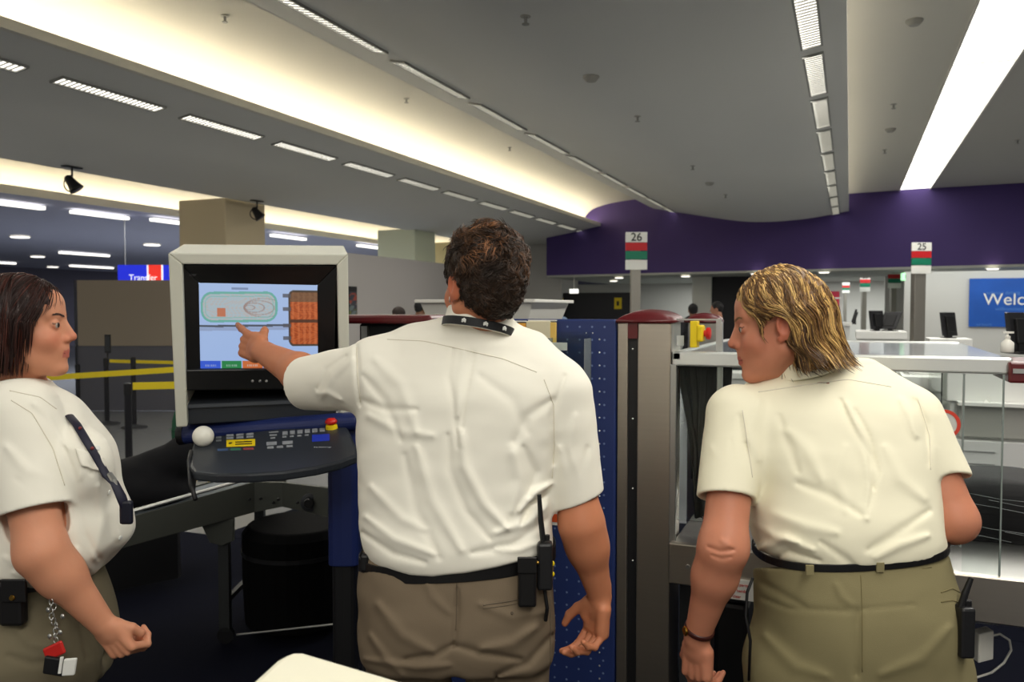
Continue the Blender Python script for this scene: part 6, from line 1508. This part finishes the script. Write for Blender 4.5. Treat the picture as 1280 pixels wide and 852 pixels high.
# eyebrows
def brow(parent, M, o, s, colr, n=70, seed=2):
    rg = random.Random(seed); roots = []; 
    for sx in (-1, 1):
        for k in range(n): u = rg.random(); roots.append((sx, u, rg.random()))
    def path(i, r_, rg2):
        sx, u, v = r_; x = .014 + .030 * u; y = .0915 - .9 * (u * .030) ** 1.0 * .55; z = .026 + .006 * math.sin(u * 2.4) + .004 * (v - .5)
        p = np.array([sx * x, y, z]); t = np.array([sx * .8, -.5, .25 - .3 * u]) * .008
        return [np.array(o) + M @ ((p + t * k / 2) * s) for k in range(3)]
    strands('eyebrows', roots, path, M_hair, parent, lambda i, r_, g: colr, .0007)
brow(wom, WM_, WO, WS, (130, 92, 56))
shoes(wom, [(wroot[0] - .11, 1.83, 0), (wroot[0] + .11, 1.83, 0)], 5)
# ================================================================= DARK HAIRED WOMAN AT LEFT
D3 = 1.90
Lp = lambda px, py, d=D3: np.array(cam(px, py, d))
lroot = Lp(38, 760, 1.98); lady = thing('person', 'dark haired woman in cream shirt at the left edge looking towards the monitor', 'person', C2W((lroot[0], 1.98, 0)), TH)
LM = rotm(-76, 2, 0); LO = Lp(32, 410, 1.93); LS = .96
ltr = [rowp(486, -30, 58, 1.97, .085), rowp(505, -52, 82, 1.97, .13), rowp(540, -72, 108, 1.97, .165), rowp(585, -80, 132, 1.97, .180), rowp(630, -72, 144, 1.97, .175), rowp(675, -60, 158, 1.97, .175), rowp(700, -52, 158, 1.97, .172), rowp(722, -46, 140, 1.97, .165), rowp(742, -44, 120, 1.97, .16)]
lsh, lel, lwr = Lp(22, 520, 1.86), Lp(52, 690, 1.80), Lp(127, 778, 1.86)
lsh2, lel2, lwr2 = Lp(22, 520, 2.10), Lp(30, 680, 2.16), Lp(80, 770, 2.22)
lskin = (208, 144, 112)
def lady_body(P):
    d = head_sdf(P, LM, LO, LS, 1)
    nb = Lp(27, 486, 1.96); hc = LO + LM @ np.array([0, -.03, -.045])
    d = smin(d, cone(P, hc, nb, .049, .054), .02)
    d = smin(d, cone(P, nb, Lp(45, 515, 1.97), .045, .05), .03)
    d = smin(d, stack(P, [(r_[0], r_[1], r_[2], r_[3] - .03, r_[4] - .03) for r_ in ltr], 2.2), .02)
    for a_, b_, c_ in ((lsh, lel, lwr), (lsh2, lel2, lwr2)):
        m_ = b_ + (c_ - b_) * .3; l = cone(P, a_, b_, .056, .051); l = smin(l, cone(P, b_, m_, .051, .047), .03); l = smin(l, cone(P, m_, c_, .047, .028), .03); d = smin(d, l, .02)
    d = smin(d, hand_sdf(P, lwr + np.array([.004, 0, -.006]), (.55, .12, -.82), (-.25, -1, -.05), -1, ((58, 70, 40), (62, 76, 40), (66, 78, 40), (70, 78, 40)), TH_FIST, .90), .012)
    d = smin(d, hand_sdf(P, lwr2, (.55, .12, -.82), (-.1, 1, -.05), 1, FIST, TH_FIST, .90), .012)
    for sy in (-1, 1):
        hp = np.array([lroot[0] - .02, 1.97 + sy * .09, .90]); d = smin(d, chain(P, [hp, hp + [.02, sy * .02, -.42], hp + [-.01, sy * .02, -.82]], [.09, .055, .036], .03), .03)
    return d
sculpt('body', lady_body, (-1.62, 1.58, .04), (-.78, 2.42, 1.78), .0034, skinmat('skin_dark_haired', lskin), lady, 1, lambda V: head_colors(V, LM, LO, LS, lskin, (186, 96, 88), .5), label='profile face, bare forearm and hand')
eyes(LM, LO, LS, lady, (80, 60, 44))
lfold = [([(88, 535), (100, 570), (96, 600)], 6, .005), ([(70, 500), (90, 540), (110, 590)], 7, -.004), ([(84, 640), (90, 600), (78, 560)], 4, -.006), ([(90, 690), (110, 720), (140, 712)], 7, .006), ([(120, 610), (125, 650), (112, 700)], 8, .005), ([(130, 650), (138, 680), (120, 722)], 6, -.004),
         ([(95, 640), (100, 670), (118, 700)], 5, -.004), ([(0, 700), (20, 708), (45, 718)], 6, .005), ([(10, 720), (40, 730), (80, 735)], 5, .005), ([(5, 560), (30, 590), (60, 600)], 8, .004), ([(15, 600), (40, 620), (75, 618)], 5, -.003), ([(100, 735), (120, 728), (145, 700)], 5, .005), ([(70, 720), (84, 735), (90, 745)], 4, -.005), ([(40, 505), (60, 520), (80, 560)], 5, .003)]
lc = Lp(42, 638, 1.815)
def lady_shirt(P):
    d = stack(P, ltr, 2.2)
    d = smin(d, chain(P, [Lp(20, 492, 1.97), lsh + [0, .03, .0]], [.06, .078], .02), .04); d = smin(d, chain(P, [Lp(20, 492, 1.97), lsh2 + [0, -.02, 0]], [.06, .075], .02), .04)
    d = smin(d, ell(P, Lp(98, 578, 1.90), (.075, .075, .085)), .05); d = smin(d, ell(P, Lp(98, 578, 2.05), (.075, .075, .085)), .05)
    d = smin(d, chain(P, [Lp(30, 496, 1.95), Lp(76, 520, 1.96)], [.05, .035], .02), .04)
    u = (lc - lsh) / np.linalg.norm(lc - lsh); u = u + np.array([0, 0, 0.05]); u /= np.linalg.norm(u)
    s1_ = smax(cone(P, lsh, lc, .086, .0770), (P - V3(lc)) @ V3(u), .003)
    c2 = lsh2 + (lel2 - lsh2) * .6; u2 = (c2 - lsh2) / np.linalg.norm(c2 - lsh2); s2_ = smax(cone(P, lsh2, c2, .078, .068), (P - V3(c2)) @ V3(u2), .003)
    d = smin(d, s1_, .018); d = smin(d, s2_, .02)
    d = smax(d, -smax(cone(P, lc - u * .05, lc + u * .03, .0655, .0665), -((P - V3(lc)) @ V3(u) + .045), .002), .002)
    d = smax(d, -cone(P, Lp(27, 488, 1.96), Lp(24, 458, 1.96), .056, .066), .006)
    hx = 640 + F * P[:, 0] / P[:, 1]; hy = 386 + F * (CAMZ - P[:, 2]) / P[:, 1]; hem = np.interp(hx, [-60, 0, 30, 60, 90, 120, 160], [722, 727, 738, 744, 742, 734, 690])
    d = smax(d, (hy - hem) * .0018, .006)
    return detail(P, d, lambda P: calm(P, lc) * (fold_field(P, lfold) * np.clip((2.0 - P[:, 1]) / .05, 0, 1) + .0028 * wob(P * np.array([1, 1, .7], dtype=f4), 24, 3.0) + .0013 * wob(P, 60, 8)))
ls_ = sculpt('shirt', lady_shirt, (-1.52, 1.64, .92), (-.84, 2.30, 1.56), .0042, M_shirt, lady, 1)
T = bvh(ls_)
seam(T, [(14, 500), (40, 516), (66, 560), (82, 610)], 'sleeve_seam', M_seam, lady); seam(T, [(12, 488), (50, 496), (72, 512)], 'yoke_seam', M_seam, lady)
pk = patch(T, [(94, 560), (128, 572), (131, 590), (101, 582)], 'pocket_flap', M_shirt, lady, .004, thick=.003)
for px, py in ((122, 560), (136, 615), (150, 672)):
    h_, n_ = hit(T, px, py)
    if h_ is not None: MB().lathe(h_, [(.0055, 0), (.0055, .0025), (.003, .003)], 14, n_).build('shirt_button', M_paper, lady)
# collar
lnc = Lp(22, 481, 1.965); LC = rotm(-10, 4, 20)
def lcol(P):
    q = (P - V3(lnc)) @ np.array(LC, dtype=f4); r = np.sqrt(q[:, 0] ** 2 + (q[:, 1]) ** 2); rad = .066 - .35 * q[:, 2]
    return smax(np.abs(r - rad) - .0045, np.abs(q[:, 2] + .3 * np.maximum(q[:, 0], 0)) - .024, .003)
sculpt('shirt_collar', lcol, lnc - .15, lnc + .15, .003, M_shirt, lady, 1)
# lanyard strap with microphone on the chest
lq = [hit(T, x, y) for x, y in ((84, 521), (95, 533), (106, 550), (118, 570), (130, 592))]
pts = [h_ + n_ * .006 for h_, n_ in lq if h_ is not None]
pts += [C2W(cam(x, y, d_)) for x, y, d_ in ((143, 603, 1.86), (152, 622, 1.86), (160, 642, 1.87))]
MB().tube(pts, [.010, .0105, .0105, .0105, .011, .011, .014, .013][:len(pts)], 10, flat=.45).build('lanyard', mat('lanyard_navy', (24, 24, 44), .6), lady, smooth=True)
mb = MB()
for x, y in ((100, 540), (113, 562)):
    h_, n_ = hit(T, x, y)
    if h_ is not None: mb.ball(h_ + n_ * .012, .004, 10, (1, 1, 1))
mb.build('lanyard_clip', mat('clip_maroon', (120, 40, 44), .4), lady)
MB().tube([C2W(cam(137, 592, 1.87)), C2W(cam(142, 600, 1.86)), C2W(cam(146, 612, 1.86))], [.006, .007, .005], 10).build('metal_hook', M_alu, lady)
pouch(158, 640, 1.86, .030, .055, .014, 'card_holder', mat('holder_navy', (20, 22, 36), .4), lady)
# trousers
lpt = [rowp(722, -42, 112, 1.97, .155), rowp(745, -48, 118, 1.97, .165), rowp(790, -62, 130, 1.97, .185), rowp(840, -66, 138, 1.97, .190), rowp(890, -55, 130, 1.97, .17)]
lpf = [([(60, 742), (68, 790), (80, 850)], 5, -.005), ([(100, 745), (112, 790), (118, 850)], 6, .005), ([(84, 742), (92, 780), (100, 830)], 4, -.005), ([(10, 790), (30, 810), (60, 815)], 7, .005), ([(0, 826), (30, 836), (60, 832)], 6, -.005)]
def lady_pants(P):
    d = stack(P, lpt, 2.2)
    for sy in (-1, 1):
        hp = np.array([lroot[0] - .01, 1.97 + sy * .10, .82]); d = smin(d, chain(P, [hp, hp + [.01, sy * .0, -.34], hp + [-.01, sy * .0, -.76]], [.125, .088, .070], .03), .035)
    d = smax(d, .07 - P[:, 2], .004); d = smax(d, -cone(P, (lroot[0] + .20, 1.97, .78), (lroot[0] - .2, 1.97, .70), .006, .010), .04)
    return detail(P, d, lambda P: fold_field(P, lpf) * np.clip((2.0 - P[:, 1]) / .05, 0, 1) + .0026 * wob(P, 20, 5.0) + .0012 * wob(P, 52, 2))
lp_ = sculpt('trousers', lady_pants, (-1.5, 1.7, .04), (-.86, 2.26, 1.10), .0052, mat('trousers_sage', (112, 104, 84), .85, var=.05, vscale=9, bump=.5, bscale=700, bdist=.0008, spec=.15), lady, 1)
beltring(lpt[0][1], 1.97, cam(40, 736, 1.80).z, lpt[0][3] + .006, .160, .034, 'belt', M_belt, lady)
po = pouch(17, 753, 1.79, .052, .098, .03, 'belt_pouch', M_belt, lady, bev=.008)
MB().obox(C2W(cam(17, 738, 1.772)), C2W((.027, 0, 0)), C2W((0, .003, 0)), (0, 0, .026)).build('pouch_flap', M_belt, po, bevel=.003)
MB().lathe(C2W(cam(15, 747, 1.768)), [(.0065, 0), (.005, .003)], 14, C2W((0, -1, 0))).build('brass_stud', mat('brass'), po)
# keys on a chain
kc = thing('key_chain', 'chain with red tag and black and white fobs hanging from the left woman\'s belt', 'key chain', C2W(cam(72, 842, 1.82)), TH)
ch = MB()
for i in range(9):
    p = C2W(cam(64 + i * .9 + 2 * math.sin(i * 1.5), 752 + i * 6, 1.785)); an = i * 1.2
    ch.tube([p + Vector((.0055 * math.cos(a_) * math.cos(an), .0055 * math.cos(a_) * math.sin(an), .008 * math.sin(a_))) for a_ in [R(36 * k) for k in range(11)]], .0014, 6)
ch.build('chain', M_alu, kc, smooth=True)
for px, py in ((60, 762), (78, 770), (75, 790), (62, 795)): MB().ball(C2W(cam(px, py, 1.775)), .006, 10, (1, .5, 1)).build('metal_clip', M_alu, kc, smooth=True)
MB().obox(C2W(cam(68, 813, 1.78)), C2W((.021, 0, .010)), C2W((0, .004, 0)), C2W((-.005, 0, .014))).build('red_tag', mat('tag_red', (190, 36, 30), .4), kc, bevel=.005)
MB().obox(C2W(cam(69, 832, 1.775)), C2W((.024, 0, -.004)), C2W((0, .005, 0)), C2W((.003, 0, .020))).build('black_fob', M_black, kc, bevel=.004)
MB().obox(C2W(cam(87, 833, 1.772)), C2W((.014, 0, .001)), C2W((0, .004, 0)), C2W((.003, 0, .019))).build('white_fob', M_paper, kc, bevel=.003)
MB().obox(C2W(cam(76, 831, 1.768)), C2W((.003, 0, 0)), C2W((0, .002, 0)), C2W((.003, 0, .018))).build('white_stripe', M_paper, kc)
# hair: chin length bob
def lq_(P): return xf(P, LM, LO) / f4(LS)
def lady_hair(P):
    q = lq_(P); qa = q.copy(); qa[:, 0] = np.abs(q[:, 0])
    d = ell(q, (0, -.020, .042), (.088, .106, .092))
    d = smin(d, chain(q, [(0, -.070, .02), (0, -.076, -.05), (0, -.078, -.085)], [.072, .064, .040], .03), .03)
    d = smin(d, chain(qa, [(.052, -.020, .03), (.062, -.026, -.03), (.060, -.034, -.075)], [.040, .030, .020], .02), .025)
    d = smax(d, (q[:, 1] - .078 - .30 * (q[:, 2] - .085)), .008)
    d = smax(d, -ell(q, (0, .088, -.025), (.11, .074, .088)), .008)
    d = smax(d, -ell(qa, (.080, .028, -.085), (.06, .036, .05)), .006)
    g = np.arctan2(q[:, 0], q[:, 1] + .02)
    return d - .0025 * np.sin(g * 26 + 1.8 * np.sin(q[:, 2] * 30)) - .0015 * wob(q, 90, 2)
HV, HQ = mesh_sdf(lady_hair, LO - .19, LO + .19, .0034); HV = smoothv(HV, HQ, 1)
hm = np.stack([HV[:, 0] * cT - HV[:, 1] * sT, HV[:, 0] * sT + HV[:, 1] * cT, HV[:, 2]], -1)
link_mesh('hair', hm, HQ.tolist(), mat('hair_auburn_base', (44, 24, 20), .5, var=.35, vscale=30, bump=.6, bscale=200), lady, True, label='chin length dark auburn hair')
RP3, RN3 = sample_surface(HV, HQ, 3000, np.random.default_rng(11), lambda c, n_: n_ @ np.array([0, 0, 1.]) > -.5)
def lforbid(p): return (p[0] / .108) ** 2 + ((p[1] - .088) / .070) ** 2 + ((p[2] + .025) / .084) ** 2 < 1
def lpath(i, r_, rg):
    q = ((r_ - LO) @ LM) / LS; n_ = RN3[i] @ LM; p = q + n_ * .001; out = [p]; L = .045 + .04 * rg.random(); ph = rg.random() * 2
    for k in range(8):
        hz = p[2]
        if lforbid(p) or hz < -.108: break
        if p[1] > .0 and hz > .02: t = np.array([.25 * np.sign(p[0]), -.45, -.85])
        else: t = np.array([.08 * np.sign(p[0]), -.10, -1.0])
        nn = np.array([p[0] / .0078, (p[1] + .02) / .0112, (p[2] - .04) / .0085 * (hz > .04)]); nn /= np.linalg.norm(nn) + 1e-6
        t = t - nn * (t @ nn) * (1 if hz > .0 else .5); t /= np.linalg.norm(t) + 1e-6
        p = p + t * L / 8; out.append(p + nn * (.0012 + .001 * math.sin(hz * 50 + ph)))
    return [LO + LM @ (x * LS) for x in out]
def lhc(i, r_, rg):
    q = ((r_ - LO) @ LM) / LS; k = rg.random(); g = .5 + .5 * math.sin(math.atan2(q[0], q[1]) * 19 + q[2] * 20); return (40 + 62 * k * g, 22 + 26 * k * g, 18 + 16 * k * g)
strands('hair_locks', RP3, lpath, M_hair, lady, lhc, .0011)
brow(lady, LM, LO, LS, (70, 44, 36), 60)
shoes(lady, [(lroot[0] + .03, 1.86, 0), (lroot[0] + .03, 2.08, 0)], -88)

# ================================================================= BLACK BAG, WHITE CASING, BACKGROUND PEOPLE
def bag_fn(P):
    a_ = np.array(cam(160, 606, 4.0)); b_ = np.array(cam(232, 574, 4.0))
    d = cone(P, a_, b_, .135, .100, ((0, 1, 0), 1.2)); d = smin(d, ell(P, np.array(cam(190, 612, 3.95)), (.20, .16, .10)), .06)
    m = np.array(cam(236, 560, 4.05)); d = smin(d, ell(P, m, (.08, .10, .07)), .05)
    fl = np.array(cam(190, 640, 3.9))[2]; d = smax(d, fl - P[:, 2] + (P[:, 0] - cam(190, 640, 3.9).x) * .28, .02)
    return d - .008 * wob(P, 14, 2) - .004 * wob(P, 34, 5)
sculpt('bag_body', bag_fn, np.array(cam(195, 600, 4.0)) - .42, np.array(cam(195, 600, 4.0)) + .42, .011, mat('bag_black', (16, 16, 19), .85, bump=.4, bscale=60, spec=.2), bg, 1)
MB().tube([C2W(cam(x, y, 3.82)) for x, y in ((140, 590), (150, 612), (160, 632), (163, 650))], .014, 8, flat=.4).build('shoulder_strap', mat('strap_black', (22, 22, 26), .6), bg, smooth=True)
gb_ = thing('green_cloth', 'dark green cloth edge showing behind the lower corner of the monitor hood', 'cloth', at(214, 528, 4.3))
def gfn(P): return ell(P, np.array(cam(224, 538, 4.3)), (.035, .04, .12)) - .006 * wob(P, 40, 1)
sculpt('folded_cloth', gfn, np.array(cam(224, 538, 4.3)) - .17, np.array(cam(224, 538, 4.3)) + .17, .009, mat('cloth_green', (24, 74, 50), .8), gb_)
MB().lathe(at(224, 536, 4.3), [(.02, -.01), (.05, .0)], 14).build('knot', mat('cloth_green'), gb_)
# out of focus casing in the very front
fc = thing('white_machine_casing', 'blurred cream casing corner in the very front below the pointing man', 'casing', at(420, 900, .95).xy.to_3d(), TH)
d0 = .92
pl = [cam(x, y, d_) for x, y, d_ in ((362, 811, 1.12), (520, 856, 1.02), (600, 1000, .80), (250, 1000, .80), (300, 868, .95))]
z0 = cam(362, 811, 1.12).z
poly = [W(v) for v in (cam(363, 810, 1.10), cam(520, 853, 1.0))]
tl = cam(363, 811, 1.10); tr = cam(640, 896, .96); 
zt3 = tl.z
def zp(px, py): r_ = ray(px, py); s_ = (zt3 - CAMZ) / r_.z; return W(Vector((r_.x * s_, r_.y * s_, zt3)))
outl3 = [zp(363, 812), zp(380, 812), zp(520, 853), zp(700, 905), zp(700, 1100), zp(180, 1100), zp(305, 858), zp(345, 822)]
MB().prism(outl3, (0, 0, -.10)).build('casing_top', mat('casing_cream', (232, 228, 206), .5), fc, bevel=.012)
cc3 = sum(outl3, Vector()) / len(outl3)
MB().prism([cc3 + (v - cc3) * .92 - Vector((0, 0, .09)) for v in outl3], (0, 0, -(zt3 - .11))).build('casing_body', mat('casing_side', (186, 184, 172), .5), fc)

def bystander(px, ptop, d, label, hairc, topc, skinc, yaw=0, legc=(40, 40, 46), bald=False, hs=1.0, cap=False, bend=0, suit=False):
    head = np.array(cam(px, ptop, d)); H = head[2]; o = head - np.array([0, 0, .125 * hs]); M = rotm(yaw, -6)
    base = (head[0], d, 0); t = thing('person', label, 'person', C2W(base), TH)
    X = M[:, 0]; Y = M[:, 1]; s = H / 1.75
    c = np.array([head[0], d, 0]) - Y * .03
    def P3(x, y, z): return c + X * x + Y * y + np.array([0, 0, z * s])
    def bodyf(P):
        q = xf(P, M, o) / f4(hs)
        dd = ell(q, (0, -.015, .032), (.076, .096, .09)); dd = smin(dd, ell(q, (0, .022, -.04), (.056, .064, .078)), .03); dd = smin(dd, cone(q, (0, .085, .01), (0, .104, -.025), .010, .012), .01)
        qa = q.copy(); qa[:, 0] = np.abs(q[:, 0]); dd = smin(dd, ell(qa, (.078, -.012, -.002), (.010, .02, .03)), .006) * f4(hs)
        dd = smin(dd, cone(P, P3(0, -.0, 1.60), P3(0, -.02, 1.42), .055, .07), .03)
        dd = smin(dd, cone(P, P3(0, 0, 1.34), P3(0, 0, 1.05), .08, .08), .03)
        for sx in (-1, 1):
            dd = smin(dd, chain(P, [P3(sx * .19, 0, 1.40), P3(sx * .24, -.02, 1.12), P3(sx * .23, .08, .90), P3(sx * .22, .12, .82)], [.045, .038, .027, .032], .02), .03)
            dd = smin(dd, chain(P, [P3(sx * .09, 0, .95), P3(sx * .10, .02, .5), P3(sx * .10, 0, .08)], [.08, .055, .04], .02), .03)
            dd = smin(dd, cone(P, P3(sx * .10, -.02, .05), P3(sx * .11, .14, .035), .045, .035), .02)
        return smax(dd, -P[:, 2], .005)
    lo = (head[0] - .45, d - .45, -.02); hi = (head[0] + .45, d + .45, H + .05)
    sculpt('body', bodyf, lo, hi, .016, mat('skin_%d' % px, skinc, .55), t, 0)
    def topf(P):
        q = (P - V3(c)) @ np.array(M, dtype=f4); dd = smax(ell(q, (0, 0, 1.22 * s), (.215, .135, .33 * s)), .9 * s - q[:, 2], .02)
        for sx in (-1, 1): dd = smin(dd, chain(P, [P3(sx * .06, 0, 1.46), P3(sx * .19, 0, 1.40), P3(sx * .24, -.02, 1.12), P3(sx * .235, .06, .95)][:4 if suit else 3], [.06, .068, .058, .045][:4 if suit else 3], .02), .03)
        return smax(dd, -cone(P, P3(0, .0, 1.50), P3(0, 0, 1.6), .062, .08), .01) - .006 * wob(P, 14, px)
    sculpt('jacket' if suit else 'shirt', topf, lo, hi, .016, mat('top_%d' % px, topc, .75), t, 0)
    def legf(P):
        dd = ell(P, P3(0, 0, .93), (.17, .14, .14))
        for sx in (-1, 1): dd = smin(dd, chain(P, [P3(sx * .09, 0, .90), P3(sx * .10, .02, .5), P3(sx * .10, 0, .10)], [.105, .078, .06], .02), .03)
        return smax(dd, .06 - P[:, 2], .005)
    sculpt('trousers', legf, lo, hi, .016, mat('legs_%d' % px, legc, .8), t, 0)
    if not bald:
        def hf(P):
            q = xf(P, M, o) / f4(hs); dd = ell(q, (0, -.022, .042), (.086, .108, .096)); dd = smin(dd, ell(q, (0, -.06, -.01), (.062, .05, .06)), .03)
            dd = smax(dd, q[:, 1] - .05 - .5 * (q[:, 2] - .05), .01); qa = q.copy(); qa[:, 0] = np.abs(q[:, 0]); dd = smax(dd, -ell(qa, (.086, .0, -.015), (.03, .03, .045)), .01)
            return (dd - .003 * wob(q, 100, 1)) * f4(hs)
        sculpt('cap' if cap else 'hair', hf, tuple(o - .16), tuple(o + .16), .008, mat('hair_%d' % px, hairc, .7), t, 0)
    else:
        def hf(P):
            q = xf(P, M, o) / f4(hs); qa = q.copy(); qa[:, 0] = np.abs(q[:, 0]); dd = smax(ell(q, (0, -.02, .02), (.080, .103, .094)), q[:, 2] - .018, .01); dd = smax(dd, q[:, 1] - .0, .01); return dd * f4(hs)
        sculpt('hair_fringe', hf, tuple(o - .16), tuple(o + .16), .008, mat('hair_%d' % px, hairc, .7), t, 0)
    return t
bystander(497, 384, 11.0, 'young man with short dark hair whose head shows above the machine, left of the trays', (40, 30, 26), (150, 150, 150), (176, 122, 98), 60, hs=.9)
bystander(526, 376, 12.5, 'traveller in a lime green top with black hair behind the white tray', (16, 16, 18), (176, 186, 30), (120, 84, 64), -30, hs=.95)
bystander(695, 379, 16.5, 'balding man in a light blue shirt beside the black partition', (180, 120, 90), (150, 176, 212), (206, 136, 106), 40, bald=True)
bystander(866, 380, 15.0, 'black haired traveller seen from behind above the far burgundy cap', (14, 14, 16), (40, 38, 44), (130, 90, 70), 0)
bystander(895, 377.5, 13.5, 'person in a black suit and white collar standing behind the emergency stop', (18, 16, 18), (20, 20, 24), (176, 122, 98), 75, suit=True, hs=.95)
